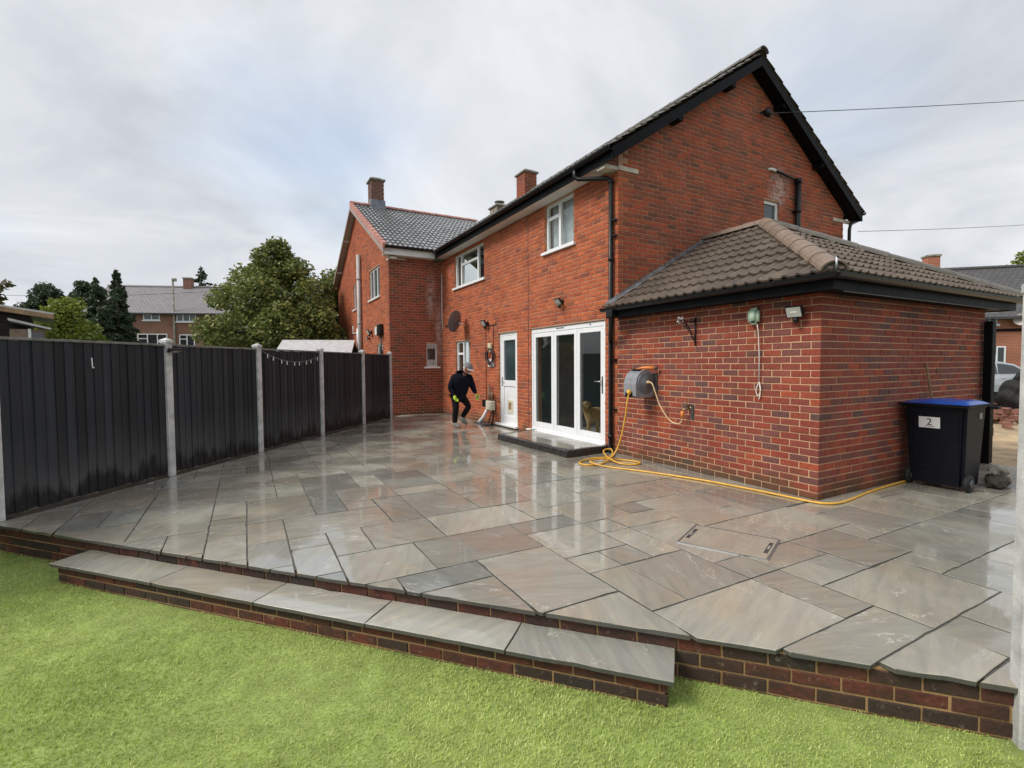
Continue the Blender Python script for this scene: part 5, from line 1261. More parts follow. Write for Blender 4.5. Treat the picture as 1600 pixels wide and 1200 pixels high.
# ------------------------------------------------------------------ things on the rear wall
sd_ = Thing('satellite_dish', HF, (-0.15, 9.45, 2.6), 'dark grey satellite dish on the rear wall near the inner corner', 'satellite dish')
q = MB(); prof = [(0.001, 0.0)] + [(0.3 * k / 8, 0.09 * (k / 8) ** 2) for k in range(1, 9)] + [(0.305, 0.085)] + [(0.3 * k / 8, 0.09 * (k / 8) ** 2 - 0.008) for k in range(8, 0, -1)]
dax = Vector((-0.55, 0.80, 0.25)).normalized(); dc = Vector((-0.30, 9.50, 2.67)); q.lathe(prof, dc, dax, 20); sd_.part('dish', q, plain('grey_dish', (0.13, 0.14, 0.155), 0.45, var=0.15))
q = MB(); e = dc + dax * 0.38 - Vector((0, 0, 0.22)); q.tube([dc + dax * 0.02 - Vector((0, 0, 0.28)), e], 0.012, 6); q.tube([e, e + Vector((0.02, -0.02, 0.06))], 0.03, 8); sd_.part('feed_arm', q, M['black'])
q = MB(); q.tube([(0.0, 9.42, 2.58), (-0.18, 9.42, 2.58), (-0.29, 9.47, 2.65)], 0.018, 8); sd_.part('bracket', q, M['metal'])
floodlight('black floodlight above the back door cable', HF, (0, 8.18, 2.54), NA, SA, 1.15)
floodlight('black floodlight above the folding doors', HF, (0, 4.86, 2.70), NA, SA, 1.0, 0.6)
floodlight('black floodlight with a pale lens under the extension eaves', HF, (0, 0.23, 2.055), NA, (0, -1, 0), 0.95, 0.35)
cb_ = Thing('wall_cable', HF, (-0.02, 8.0, 1.2), 'thin black cable running down the rear wall left of the back door', 'cable')
q = MB(); q.tube([(-0.012, 8.30, 2.47), (-0.012, 8.30, 1.0), (-0.012, 8.28, 0.5)], 0.008, 5); q.tube([(-0.012, 8.25, 2.50), (-0.012, 7.75, 2.47), (-0.012, 7.70, 2.56)], 0.007, 5); q.tube([(-0.012, 7.86, 2.47), (-0.012, 7.88, 1.85)], 0.008, 5); cb_.part('wire', q, M['black'])
co_ = Thing('coiled_cable', HF, (-0.05, 7.92, 1.7), 'loose coil of dark cable hung beside the back door', 'cable')
q = MB(); rr = random.Random(2)
for k in range(6):
    r0, c0 = 0.17 + rr.uniform(-.03, .03), (rr.uniform(-.03, .03), rr.uniform(-.03, .03))
    q.tube([(-0.035 - 0.012 * k, 7.95 + c0[0] + r0 * math.cos(a), 1.70 + c0[1] + r0 * 1.05 * math.sin(a)) for a in [2 * math.pi * j / 20 for j in range(20)]], 0.010, 5, closed=True)
co_.part('coil', q, plain('brown_cable', (0.06, 0.035, 0.03), 0.5))
q = MB(); q.bbox((-0.07, 7.93, 1.82), (0.0, 8.08, 2.03), 0.01); bb_ = single('alarm_box', q, plain('cream_box', (0.75, 0.68, 0.42), 0.45), HF, (0, 8.0, 1.9), 'small cream alarm box above the coiled cable', 'alarm box')
q = MB(); q.bbox((-0.012, 7.85, 1.44), (0.0, 8.18, 1.64), 0.003); sg_ = Thing('wall_sign', HF, (0, 8.0, 1.5), 'small white sign below the coiled cable', 'sign'); sg_.part('plate', q, M['paper'])
q = MB(); q.box((-0.014, 8.08, 1.51), (-0.0125, 8.15, 1.58)); sg_.part('print', q, M['ink'])
for zz in (1.53, 1.56): q = MB(); q.box((-0.014, 7.9, zz), (-0.0125, 8.05, zz + 0.008)); sg_.part('print', q, M['grey_pl'])
gm_ = Thing('gas_meter', HF, (-0.1, 7.95, 0.1), 'cream gas meter with black box, iron pipes and white flue elbow on the wall', 'gas meter')
q = MB(); q.bbox((-0.16, 7.75, 0.36), (-0.02, 8.05, 0.60), 0.02); gm_.part('meter', q, plain('cream_meter', (0.60, 0.56, 0.44), 0.5))
q = MB(); q.bbox((-0.12, 8.14, 0.42), (-0.01, 8.33, 0.60), 0.012); gm_.part('valve_box', q, M['black'])
q = MB(); q.tube([(-0.09, 7.92, 0.58), (-0.09, 7.92, 0.78), (-0.09, 7.98, 0.86), (-0.07, 8.0, 1.02)], [0.05, 0.055, 0.035, 0.02], 9); q.tube([(-0.09, 7.82, 0.58), (-0.09, 7.80, 0.82)], 0.03, 8); gm_.part('regulator', q, M['rust'])
q = MB(); q.tube([(-0.09, 7.78, 0.38), (-0.1, 7.72, 0.2), (-0.14, 7.75, 0.0)], 0.02, 7); q.tube([(-0.08, 8.1, 0.5), (-0.06, 8.2, 0.5)], 0.02, 6); gm_.part('pipe', q, M['black'])
q = MB(); q.tube([(-0.10, 8.06, 0.38), (-0.14, 8.22, 0.16), (-0.2, 8.32, 0.03)], [0.035, 0.04, 0.055], 9); gm_.part('white_pipe', q, M['white'])
q = MB(); q.box((-0.30, 7.75, 0.002), (-0.04, 8.5, 0.022)); gm_.part('base_plate', q, M['dark_grey'])
ar_ = Thing('airbrick', HF, (0, 11.0, 0.3), 'thin white cable down the inner corner of the rear wall', 'cable')
q = MB(); q.tube([(-0.02, 11.40, 4.3), (-0.02, 11.42, 3.0), (-0.02, 11.36, 2.6)], 0.012, 5); ar_.part('wire', q, M['white']); ar_.o.name = 'corner_cable'

# ------------------------------------------------------------------ things on the extension wall
hr = Thing('hose_reel', HF, (-0.2, 2.52, 0.95), 'grey wall-mounted hose reel with yellow nozzle outlet', 'hose reel')
pr = []; 
for k in range(15):
    a = math.radians(-35 + 250 * k / 14); pr.append((-0.205 - 0.185 * math.cos(math.pi - a) * 1.0 if False else -0.205 + 0.19 * math.cos(a), 1.205 + 0.19 * math.sin(a)))
pr += [(-0.395, 1.02), (-0.08, 1.00)]
pr = [(-0.04, 1.03), (-0.04, 1.28), (-0.08, 1.345), (-0.14, 1.39), (-0.205, 1.405), (-0.27, 1.39), (-0.33, 1.35), (-0.375, 1.285), (-0.395, 1.2), (-0.395, 1.02), (-0.36, 0.995), (-0.10, 0.99)]
q = MB(); q.prism(pr, 1, 2.40, 2.50); q.prism([(a * 0.985 - 0.003, b) for a, b in pr], 1, 2.50, 2.512); q.prism(pr, 1, 2.512, 2.66); hr.part('casing', q, M['grey_pl'])
q = MB(); q.lathe([(0.16, 0), (0.165, 0.008), (0.15, 0.016), (0.05, 0.018), (0.045, 0.03), (0.001, 0.032)], (-0.205, 2.40, 1.21), (0, -1, 0), 24); hr.part('side_disc', q, plain('mid_grey_disc', (0.15, 0.16, 0.175), 0.45))
q = MB(); q.bbox((-0.402, 2.47, 1.0), (-0.38, 2.63, 1.07), 0.006); hr.part('outlet_slot', q, M['black'])
q = MB(); q.ell((-0.42, 2.52, 1.075), (0.04, 0.035, 0.042), 12); hr.part('hose_stop', q, M['yellow'])
q = MB(); q.bbox((-0.30, 2.44, 1.392), (-0.22, 2.62, 1.41), 0.008, Matrix.Rotation(0.25, 3, 'Y')); hr.part('handle_recess', q, M['black'])
q = MB(); q.tube([(-0.205, 2.37, 1.22), (-0.205, 2.33, 1.225)], 0.022, 9); hr.part('inlet', q, M['cream'])
q = MB(); q.bbox((-0.03, 2.36, 1.05), (0.0, 2.70, 1.35), 0.006); q.box((-0.06, 2.45, 1.12), (-0.03, 2.6, 1.3)); hr.part('wall_bracket', q, M['dark_grey'])
sgun = Thing('spray_gun', HF, (-0.2, 2.45, 1.4), 'orange hose spray gun lying on top of the hose reel', 'spray gun')
q = MB(); q.tube([(-0.24, 2.56, 1.41), (-0.19, 2.50, 1.432), (-0.13, 2.41, 1.435), (-0.08, 2.34, 1.43)], [0.012, 0.02, 0.028, 0.024], 9); sgun.part('body', q, M['orange'])
q = MB(); q.tube([(-0.08, 2.34, 1.43), (-0.055, 2.31, 1.428)], [0.027, 0.031], 9); sgun.part('nozzle', q, M['dark_grey'])
q = MB(); q.tube([(-0.16, 2.45, 1.425), (-0.15, 2.40, 1.408)], 0.009, 6); sgun.part('trigger', q, M['dark_grey'])
def smooth_path(P, n=10):
    P = [Vector(p) for p in P]; out = []
    for i in range(len(P) - 1):
        p0, p1, p2, p3 = P[max(i - 1, 0)], P[i], P[i + 1], P[min(i + 2, len(P) - 1)]
        for k in range(n):
            t = k / n; out.append(0.5 * ((2 * p1) + (p2 - p0) * t + (2 * p0 - 5 * p1 + 4 * p2 - p3) * t * t + (3 * p1 - p0 - 3 * p2 + p3) * t ** 3))
    return out + [P[-1]]
zg = 0.014
hose = smooth_path([(-0.425, 2.52, 1.04), (-0.44, 2.54, 0.92), (-0.42, 2.60, 0.70), (-0.40, 2.70, 0.42), (-0.42, 2.80, 0.16), (-0.60, 2.78, 0.035), (-0.86, 2.66, zg), (-1.06, 2.72, zg), (-1.03, 2.93, zg), (-0.74, 3.02, 0.03), (-0.42, 2.98, 0.03), (-0.20, 3.15, 0.05), (-0.15, 3.27, 0.09), (-0.28, 3.28, 0.07), (-0.42, 3.05, 0.04), (-0.58, 2.72, 0.04), (-0.55, 2.5, zg), (-0.38, 2.38, zg), (-0.24, 2.5, zg), (-0.34, 2.74, zg), (-0.62, 2.86, 0.04), (-0.88, 2.84, 0.045), (-0.98, 2.66, 0.04), (-0.86, 2.42, zg), (-0.66, 2.02, zg), (-0.47, 1.55, zg), (-0.345, 1.15, zg), (-0.24, 0.62, zg), (-0.19, 0.25, zg), (-0.165, 0.02, zg), (-0.10, -0.13, zg), (0.06, -0.19, zg), (0.34, -0.175, zg), (0.8, -0.115, zg), (1.4, -0.075, zg), (2.0, -0.06, zg)], 8)
q = MB(); q.tube(hose, 0.0125, 7); single('garden_hose', q, M['yellow'], HF, (-0.6, 2.5, 0), 'yellow garden hose coiled by the downpipe and running round the extension', 'hose')
feed = smooth_path([(-0.205, 2.33, 1.225), (-0.20, 2.27, 1.20), (-0.18, 2.23, 1.08), (-0.14, 2.17, 0.88), (-0.10, 2.05, 0.70), (-0.08, 1.93, 0.645), (-0.09, 1.83, 0.67), (-0.105, 1.79, 0.76)], 8)
q = MB(); q.tube(feed, 0.010, 7); single('feed_hose', q, M['cream'], HF, (-0.1, 2.0, 0.64), 'cream feed hose looping from the hose reel to the tap', 'hose')
tp_o = Thing('garden_tap', HF, (0, 1.74, 0.8), 'outdoor tap with orange connector on the extension wall', 'tap')
q = MB(); q.tube([(0, 1.74, 0.87), (-0.07, 1.75, 0.87), (-0.10, 1.785, 0.85), (-0.105, 1.79, 0.81)], 0.014, 8); q.lathe([(0.03, 0), (0.03, 0.01)], (-0.008, 1.74, 0.87), (-1, 0, 0), 12); tp_o.part('spout', q, plain('old_brass', (0.28, 0.20, 0.10), 0.4, 0.8))
q = MB(); q.tube([(-0.105, 1.79, 0.835), (-0.105, 1.79, 0.745)], [0.024, 0.026], 10); tp_o.part('connector', q, M['orange'])
q = MB(); q.tube([(-0.06, 1.75, 0.89), (-0.065, 1.78, 0.97)], [0.012, 0.018], 7); tp_o.part('handle', q, M['rust'])
q = MB(); q.box((-0.012, 1.68, 0.72), (0.0, 1.73, 0.92)); tp_o.part('back_plate', q, M['dark_grey'])
gb = Thing('washing_line_reel', HF, (0, 0.75, 1.95), 'pale green retractable line box with a hanging white cord', 'line reel')
q = MB(); bm = bmesh.new(); bmesh.ops.create_cube(bm, size=1)
for v in bm.verts: v.co = Vector((v.co.x * 0.10 - 0.052, v.co.y * (0.15 if v.co.z > 0 else 0.135) + 0.755, v.co.z * 0.20 + 2.055))
bmesh.ops.bevel(bm, geom=bm.edges[:], offset=0.034, segments=4, affect='EDGES'); q.smooth = True; q.bm(bm); gb.part('case', q, M['mint'])
for s_ in (0.72, 0.745): q = MB(); q.box((-0.112, s_ - 0.008, 1.975), (-0.095, s_ + 0.008, 1.993)); gb.part('cord_slot', q, M['black'])
cord = [(-0.07, 0.70, 1.955), (-0.055, 0.695, 1.88), (-0.03, 0.695, 1.6), (-0.025, 0.695, 1.26)] 
q = MB(); q.tube(cord, 0.006, 6); q.tube(smooth_path([(-0.025, 0.695, 1.27), (-0.03, 0.73, 1.17), (-0.03, 0.70, 1.10), (-0.03, 0.67, 1.18), (-0.025, 0.695, 1.27), (-0.028, 0.675, 1.15), (-0.03, 0.69, 1.06)], 6), 0.006, 6); gb.part('cord', q, M['cord'])
hb = Thing('basket_bracket', HF, (0, 1.66, 1.9), 'ornate black iron hanging basket bracket on the extension wall', 'bracket')
q = MB(); q.tube([(-0.012, 1.66, 1.74), (-0.012, 1.66, 2.12)], 0.010, 6); hb.part('wall_bar', q, M['black'])
q = MB(); q.tube([(-0.012, 1.66, 2.06), (-0.15, 1.66, 2.065), (-0.30, 1.66, 2.07)], 0.007, 6); hb.part('arm', q, M['black'])
q = MB(); rr = random.Random(8)
q.tube(smooth_path([(-0.012, 1.66, 1.78), (-0.06, 1.66, 1.83), (-0.09, 1.66, 1.92), (-0.16, 1.66, 2.0), (-0.22, 1.66, 2.05)], 5), 0.006, 6)
for k in range(7):
    t0, z0 = -0.03 - 0.03 * k, 1.83 + 0.032 * k; c = Vector((t0, 1.66, z0)); r0 = rr.uniform(0.018, 0.034)
    q.tube([c + Vector((r0 * math.cos(a) * (1 - a / 12), 0, r0 * math.sin(a) * (1 - a / 12))) for a in [0.5 * j for j in range(12)]], 0.005, 5)
hb.part('scrollwork', q, M['black'])
q = MB()
for k in range(4): q.ell((-0.25 - 0.03 * k, 1.66, 2.06 + 0.03 * math.sin(k * 2)), 0.017, 8); q.tube([(-0.25 - 0.03 * k, 1.66, 2.06), (-0.25 - 0.03 * k, 1.66, 2.12)], 0.004, 5)
hb.part('ornament', q, M['metal'])

# ------------------------------------------------------------------ wheelie bin, broom, debris
wb = Thing('wheelie_bin', HF, (2.05, -0.37, 0), 'dark blue wheelie bin with a bright blue lid and number 2 sticker', 'bin')
b0, b1 = (1.735, 2.17, -0.63, -0.11), (1.67, 2.22, -0.665, -0.075)   # bottom and top rectangles (t0,t1,s0,s1)
def frust(mb, a, b, z0, z1):
    vs = [(a[0], a[2], z0), (a[1], a[2], z0), (a[1], a[3], z0), (a[0], a[3], z0), (b[0], b[2], z1), (b[1], b[2], z1), (b[1], b[3], z1), (b[0], b[3], z1)]
    bm = bmesh.new(); bv = [bm.verts.new(v) for v in vs]
    for f in [(3, 2, 1, 0), (4, 5, 6, 7), (0, 1, 5, 4), (1, 2, 6, 5), (2, 3, 7, 6), (3, 0, 4, 7)]: bm.faces.new([bv[i] for i in f])
    bmesh.ops.bevel(bm, geom=[e for e in bm.edges if abs(e.verts[0].co.z - e.verts[1].co.z) > 0.3], offset=0.035, segments=4, affect='EDGES'); mb.bm(bm)
def onface(t_off, s, z):      # a point on the sloping face toward the patio
    return Vector((1.735 - 0.065 * (z - 0.05) / 0.93 - t_off, s, z))
def facequad(mb, s0, s1, z0, z1, off):
    mb.add([onface(off, s1, z0), onface(off, s0, z0), onface(off, s0, z1), onface(off, s1, z1)] + [onface(off - 0.002, s1, z0), onface(off - 0.002, s0, z0), onface(off - 0.002, s0, z1), onface(off - 0.002, s1, z1)], [(0, 1, 2, 3), (0, 4, 5, 1), (1, 5, 6, 2), (2, 6, 7, 3), (3, 7, 4, 0)])
q = MB(); frust(q, b0, b1, 0.05, 0.98); wb.part('body', q, M['bin'])
for s0_, s1_ in ((-0.60, -0.585), (-0.155, -0.14)): q = MB(); facequad(q, s0_, s1_, 0.22, 0.92, 0.009); wb.part('rib', q, M['bin'])
q = MB(); facequad(q, -0.59, -0.15, 0.16, 0.20, 0.009); wb.part('rib', q, M['bin'])
q = MB(); q.bbox((1.635, -0.69, 0.955), (2.26, -0.05, 1.0), 0.012); wb.part('rim', q, M['bin'])
q = MB(); vs = []; nx, ny = 14, 10
for i in range(nx + 1):
    for j in range(ny + 1):
        a, b = i / nx, j / ny; e_ = min(1, 6 * min(a, 1 - a)) ** 0.5 * min(1, 5 * min(b, 1 - b)) ** 0.5
        zz = 1.002 + e_ * (0.022 + 0.014 * abs(math.cos(b * math.pi * 2 - 0.3)) + 0.02 * math.sin(a * math.pi))
        vs.append((1.615 + a * 0.67, -0.70 + b * 0.665, zz))
q.smooth = True; q.add(vs, [(i * (ny + 1) + j, (i + 1) * (ny + 1) + j, (i + 1) * (ny + 1) + j + 1, i * (ny + 1) + j + 1) for i in range(nx) for j in range(ny)]); q.smooth = False
wb.part('lid', q, M['bin_lid'])
q = MB(); q.box((1.61, -0.705, 0.975), (1.628, -0.03, 1.006)); q.box((1.629, -0.705, 0.975), (2.29, -0.688, 1.006)); wb.part('lid_edge', q, M['bin'])
q = MB(); q.tube([(2.16, -0.69, 0.97), (2.20, -0.76, 0.96), (2.27, -0.76, 0.96), (2.28, -0.69, 0.97)], 0.018, 8); wb.part('handle', q, M['bin'])
for ss in (-0.66, -0.10):
    q = MB(); q.lathe([(0.06, -0.025), (0.095, -0.022), (0.10, 0.0), (0.095, 0.022), (0.06, 0.025)], (1.79, ss, 0.10), (0, 1, 0), 18); wh = wb.part('wheel', q, M['rubber'])
    q = MB(); q.lathe([(0.055, -0.03), (0.02, -0.034), (0.001, -0.034)], (1.79, ss, 0.10), (0, 1, 0), 12); wb.part('hub', q, M['dark_grey'], wh)
q = MB(); q.tube([(1.79, -0.66, 0.10), (1.79, -0.10, 0.10)], 0.012, 6); wb.part('axle', q, M['metal'])
tf = math.atan2(0.11, 0.93)
q = MB(); facequad(q, -0.425, -0.22, 0.715, 0.845, 0.004); stk = wb.part('number_sticker', q, M['paper'])
tcu = bpy.data.curves.new('number', 'FONT'); tcu.body = '2'; tcu.size = 0.115; tcu.align_x = 'CENTER'; tcu.extrude = 0.0006
to = bpy.data.objects.new('number', tcu); COL.objects.link(to); dg = bpy.context.evaluated_depsgraph_get(); me = bpy.data.meshes.new_from_object(to.evaluated_get(dg)); COL.objects.unlink(to); bpy.data.objects.remove(to)
me.materials.clear(); me.materials.append(M['ink']); no = bpy.data.objects.new('number', me); COL.objects.link(no); no.parent = stk
xa = Vector((0, -1, 0)); za = (onface(0, 0, 0.9) - onface(0, 0, 0.7)).normalized(); na = xa.cross(za)
no.matrix_basis = Matrix.Translation(onface(0.0055, -0.322, 0.748) - wb.org) @ Matrix((xa, za, na)).transposed().to_4x4()
q = MB(); facequad(q, -0.37, -0.275, 0.730, 0.736, 0.0055); wb.part('print', q, M['ink'], stk)
q = MB(); q.box((2.02, -0.668, 0.83), (2.09, -0.655, 0.90)); wb.part('tag_plate', q, M['grey_pl'])
bh = MB(); bh.tube([(2.32, -0.03, 1.47), (2.62, -0.10, 0.15)], 0.013, 8)
br = Thing('broom', HF, (2.64, -0.1, 0), 'wooden broom leaning on the wall behind the bin', 'broom'); br.part('handle', bh, M['wood'])
q = MB(); q.bbox((2.5, -0.16, 0.06), (2.76, -0.05, 0.14), 0.01); br.part('head', q, M['wood']); q = MB(); q.box((2.51, -0.15, 0.004), (2.75, -0.06, 0.06)); br.part('bristles', q, M['rust'])
rr = random.Random(6)
DL = ['broken grey flag leaning at the foot of the bin', 'brown lump of rubble beside the bin', 'dark stone lying behind the bin', 'upper broken slate piece by the bin']
for k, (t_, s_, z_, r_) in enumerate(((2.34, -0.73, 0.07, 0.12), (2.52, -0.72, 0.06, 0.10), (2.72, -0.62, 0.06, 0.10), (2.44, -0.72, 0.19, 0.10))):
    bm = bmesh.new(); bmesh.ops.create_icosphere(bm, subdivisions=2, radius=1)
    for v in bm.verts: v.co = Vector((v.co.x * r_ * 1.3, v.co.y * r_, v.co.z * r_ * 0.65)) * rr.uniform(0.72, 1.15) + Vector((t_, s_, z_))
    q = MB(); q.bm(bm); single('rubble_stone', q, [M['soil'], M['rust'], M['soil'], M['conc_old']][k], HF, (t_, s_, 0), DL[k], 'stone', 'rubble by the bin')
gp = Thing('gate_post', HF, (4.15, -0.1, 0), 'black gate post at the far corner of the extension', 'gate post')
q = MB(); q.bbox((4.06, -0.13, 0.0), (4.19, -0.03, 2.08), 0.01); gp.part('post', q, M['fascia'])
for zz in (0.4, 1.6): q = MB(); q.box((4.191, -0.12, zz), (4.24, -0.06, zz + 0.12)); gp.part('hinge', q, M['black'])

# ------------------------------------------------------------------ right boundary: concrete post and dark fence panel
RFR = Matrix.Translation((2.352, 2.20, 0)) @ Matrix.Rotation(math.radians(-22), 4, 'Z')
rf = Thing('right_fence', RFR, (0, 0, -0.25), 'tall pale concrete gatepost with dark fence at the right edge', 'fence')
fence_post(rf, 0, 0, 1.83, zb=-0.35, hw=0.032)
fence_panel(rf, 0.035, 1.88)
q = MB(); rr = random.Random(12)
for k in range(700):
    u, v = rr.gauss(0.02, 0.12), abs(rr.gauss(0.0, 0.16)); r_ = rr.uniform(0.004, 0.011); c = Vector((2.26 + u, 2.02 - v, LAWN_Z - 0.012 + r_ * 0.4)); q.cur = rr.random()
    bm = bmesh.new(); bmesh.ops.create_icosphere(bm, subdivisions=1, radius=r_)
    for w_ in bm.verts: w_.co = Vector((w_.co.x * rr.uniform(.7, 1.3), w_.co.y * rr.uniform(.7, 1.3), w_.co.z * 0.7)) + c
    q.bm(bm)
single('gravel', q, M['gravel'], WF, (2.26, 1.9, LAWN_Z), 'pale gravel by the foot of the right post', None, kind='stuff')
bag = MB(); bm = bmesh.new(); bmesh.ops.create_icosphere(bm, subdivisions=4, radius=1); rr = random.Random(3)
for v in bm.verts:
    k = 1 + 0.10 * math.sin(v.co.z * 7 + v.co.x * 6) + 0.07 * math.sin(v.co.y * 13 + v.co.z * 5); z_ = v.co.z
    v.co = Vector((v.co.x * 0.36 * k, v.co.y * 0.36 * k, z_ * 0.55 * (1 + 0.06 * math.sin(v.co.x * 11)) + 0.5))
bag.smooth = True; bag.bm(bm); bag.v = [tuple(Vector(v) + Vector((12.95, 12.55, 0.0))) for v in bag.v]; bag.smooth = False
bgt = Thing('rubble_sack', WF, (12.95, 12.55, 0.0), 'tall black sack standing on the sandy drive beside the right post', 'sack'); bgt.part('sack', bag, M['rubber'])
q = MB(); q.tube([(12.95, 12.55, 1.0), (12.97, 12.55, 1.1), (13.02, 12.52, 1.16)], [0.10, 0.05, 0.09], 9); bgt.part('tied_neck', q, M['rubber'])

# ------------------------------------------------------------------ beyond the gate: sandy drive, rubble, car, house
q = MB(); n = 40; vs = []
for i in range(n + 1):
    for j in range(n + 1):
        t_, s_ = 4.13 + 14 * i / n, -6 + 12 * j / n; vs.append((t_, s_, -0.03 + 0.05 * math.sin(t_ * 1.7 + s_) * math.sin(s_ * 2.1) * min(1, (t_ - 4.13))))
q.smooth = True; q.add(vs, [(i * (n + 1) + j, (i + 1) * (n + 1) + j, (i + 1) * (n + 1) + j + 1, i * (n + 1) + j + 1) for i in range(n) for j in range(n)])
single('sandy_drive', q, M['sand'], HF, (8, 0, 0), 'bare sandy driveway beyond the side gate', None, kind='structure')
q = MB(); rr = random.Random(31); pc = Vector((12.6, 13.1, 0))
for k in range(420):
    a, r_ = rr.uniform(0, 6.283), abs(rr.gauss(0, 0.9)); h_ = max(0, 0.45 * (1 - r_ / 2.0)); c = pc + Vector((r_ * math.cos(a) * 1.3, r_ * math.sin(a), rr.uniform(0, h_) + 0.02)); q.cur = rr.random()
    d_ = Vector((rr.uniform(.05, .16), rr.uniform(.04, .1), rr.uniform(.03, .07))); q.box(tuple(c - d_), tuple(c + d_), Matrix.Rotation(rr.uniform(0, 3), 3, 'Z') @ Matrix.Rotation(rr.uniform(-.5, .5), 3, 'X'))
single('rubble_heap', q, M['rubble'], WF, tuple(pc), 'heap of broken red bricks on the sandy drive', None, kind='stuff')

def car(frame, lab):
    """hatchback seen from the side, x along its length"""
    th = Thing('parked_car', frame, (0, 0, 0), lab, 'car')
    prof = [(-2.05, 0.35), (-2.10, 0.62), (-2.02, 0.86), (-1.75, 0.95), (-1.30, 1.02), (-0.62, 1.40), (-0.1, 1.50), (0.7, 1.49), (1.35, 1.38), (1.78, 1.05), (2.0, 0.95), (2.06, 0.6), (2.02, 0.33)]
    bm = bmesh.new(); W_ = 0.86; rings = []
    for y, sc, zc in ((-W_, 1.0, 0), (-W_ * 0.99, 1.0, 0), (0, 1.0, 0.03), (W_ * 0.99, 1, 0), (W_, 1, 0)):
        rings.append([bm.verts.new((x, y * (1 - 0.17 * max(0, (z - 0.95) / 0.55)), z + (zc if z > 0.9 else 0))) for x, z in prof])
    for a, b in zip(rings, rings[1:]):
        for i in range(len(prof)): bm.faces.new((a[i], a[(i + 1) % len(prof)], b[(i + 1) % len(prof)], b[i]))
    bm.faces.new(rings[0][::-1]); bm.faces.new(rings[-1]); bmesh.ops.recalc_face_normals(bm, faces=bm.faces[:])
    q = MB(); q.smooth = False; q.bm(bm); body = th.part('body', q, M['car'])
    for y in (-1, 1):
        def sidepoly(pts, off): return [(x, y * (W_ * (1 - 0.17 * max(0, (z - 0.95) / 0.55)) + off), z) for x, z in pts]
        for nm, pts in (('window', [(-1.12, 1.04), (-0.58, 1.34), (-0.12, 1.42), (0.05, 1.42), (0.05, 1.03)]), ('window', [(0.12, 1.03), (0.12, 1.42), (0.68, 1.41), (0.95, 1.36), (1.0, 1.04)]), ('window', [(1.06, 1.05), (1.02, 1.35), (1.28, 1.30), (1.52, 1.09)])):
            q = MB(); a = sidepoly(pts, 0.004); b = sidepoly(pts, -0.01); k = len(a); q.add(a + b, [tuple(range(k)), tuple(range(k, 2 * k))[::-1]] + [(i, (i + 1) % k, k + (i + 1) % k, k + i) for i in range(k)]); th.part(nm, q, M['dark_glass'], body)
        for x in (-1.28, 1.28):
            q = MB(); q.lathe([(0.2, -0.1), (0.31, -0.1), (0.325, -0.05), (0.325, 0.05), (0.31, 0.09), (0.2, 0.1)], (x, y * (W_ - 0.06), 0.32), (0, 1, 0), 22); w = th.part('wheel', q, M['rubber'])
            q = MB(); q.lathe([(0.001, 0.105), (0.19, 0.108), (0.2, 0.09), (0.2, -0.09), (0.19, -0.108), (0.001, -0.105)], (x, y * (W_ - 0.06), 0.32), (0, 1, 0), 16); th.part('rim', q, M['metal'], w)
            q = MB(); q.lathe([(0.36, -0.003), (0.37, 0.006), (0.001, 0.006)], (x, y * (W_ - 0.002), 0.33), (0, y, 0), 22); th.part('wheel_arch', q, M['rubber'], body)
        q = MB(); q.ell((-0.78, y * (W_ + 0.08), 1.04), (0.08, 0.09, 0.06), 10); th.part('mirror', q, M['car'], body)
        for x in (-0.1, 0.88): q = MB(); q.bbox((x - 0.08, y * W_ - 0.012, 0.84), (x + 0.08, y * W_ + 0.015, 0.87), 0.005); th.part('door_handle', q, M['car'], body)
        q = MB(); q.bbox((-2.06, y * 0.62 - 0.16, 0.66), (-1.9, y * 0.62 + 0.16, 0.84), 0.03); th.part('headlight', q, M['paper'], body)
        q = MB(); q.bbox((1.86, y * 0.66 - 0.14, 0.78), (2.02, y * 0.66 + 0.14, 1.0), 0.03); th.part('tail_light', q, plain('red_lamp', (0.3, 0.01, 0.01), 0.3), body)
    q = MB(); q.box((-1.9, -0.8, 0.12), (1.9, 0.8, 0.36)); th.part('underside', q, M['rubber'], body)
    return th
CFR = Matrix.Translation((18.7, 19.6, -0.02)) @ Matrix.Rotation(math.radians(180 + 2), 4, 'Z')
car(CFR, 'silver hatchback parked on the drive behind the gate')

def far_brick(name, c0, c1, mort, sc):
    t = NT(name); b = t.node('ShaderNodeTexBrick'); b.offset = 0.5; b.inputs['Scale'].default_value = sc
    b.inputs['Mortar Size'].default_value = 0.012; b.inputs['Brick Width'].default_value = 0.225; b.inputs['Row Height'].default_value = 0.077
    b.inputs['Color1'].default_value = (*c0, 1); b.inputs['Color2'].default_value = (*c1, 1); b.inputs['Mortar'].default_value = (*mort, 1)
    o_ = t.obj(); s_ = t.node('ShaderNodeSeparateXYZ'); t.l.new(o_, s_.inputs[0]); c_ = t.node('ShaderNodeCombineXYZ'); t.l.new(t.math('ADD', s_.outputs['X'], s_.outputs['Y']), c_.inputs[0]); t.l.new(s_.outputs['Z'], c_.inputs[1]); t.l.new(c_.outputs[0], b.inputs['Vector'])
    col = t.mix(0.6, b.outputs['Color'], t.ramp(t.noise(t.pos(), 0.8, 4), [(0.3, (0.7, 0.7, 0.7)), (0.7, (1.2, 1.2, 1.2))]), 'MULTIPLY')
    return t.bsdf(col, 0.85, 0, None, 0.2)
M['far_brick'] = far_brick('distant_brick', (0.26, 0.105, 0.07), (0.19, 0.085, 0.06), (0.30, 0.21, 0.16), 1.0)
M['far_brick_red'] = far_brick('distant_red_brick', (0.42, 0.12, 0.06), (0.34, 0.10, 0.055), (0.42, 0.27, 0.19), 1.0)
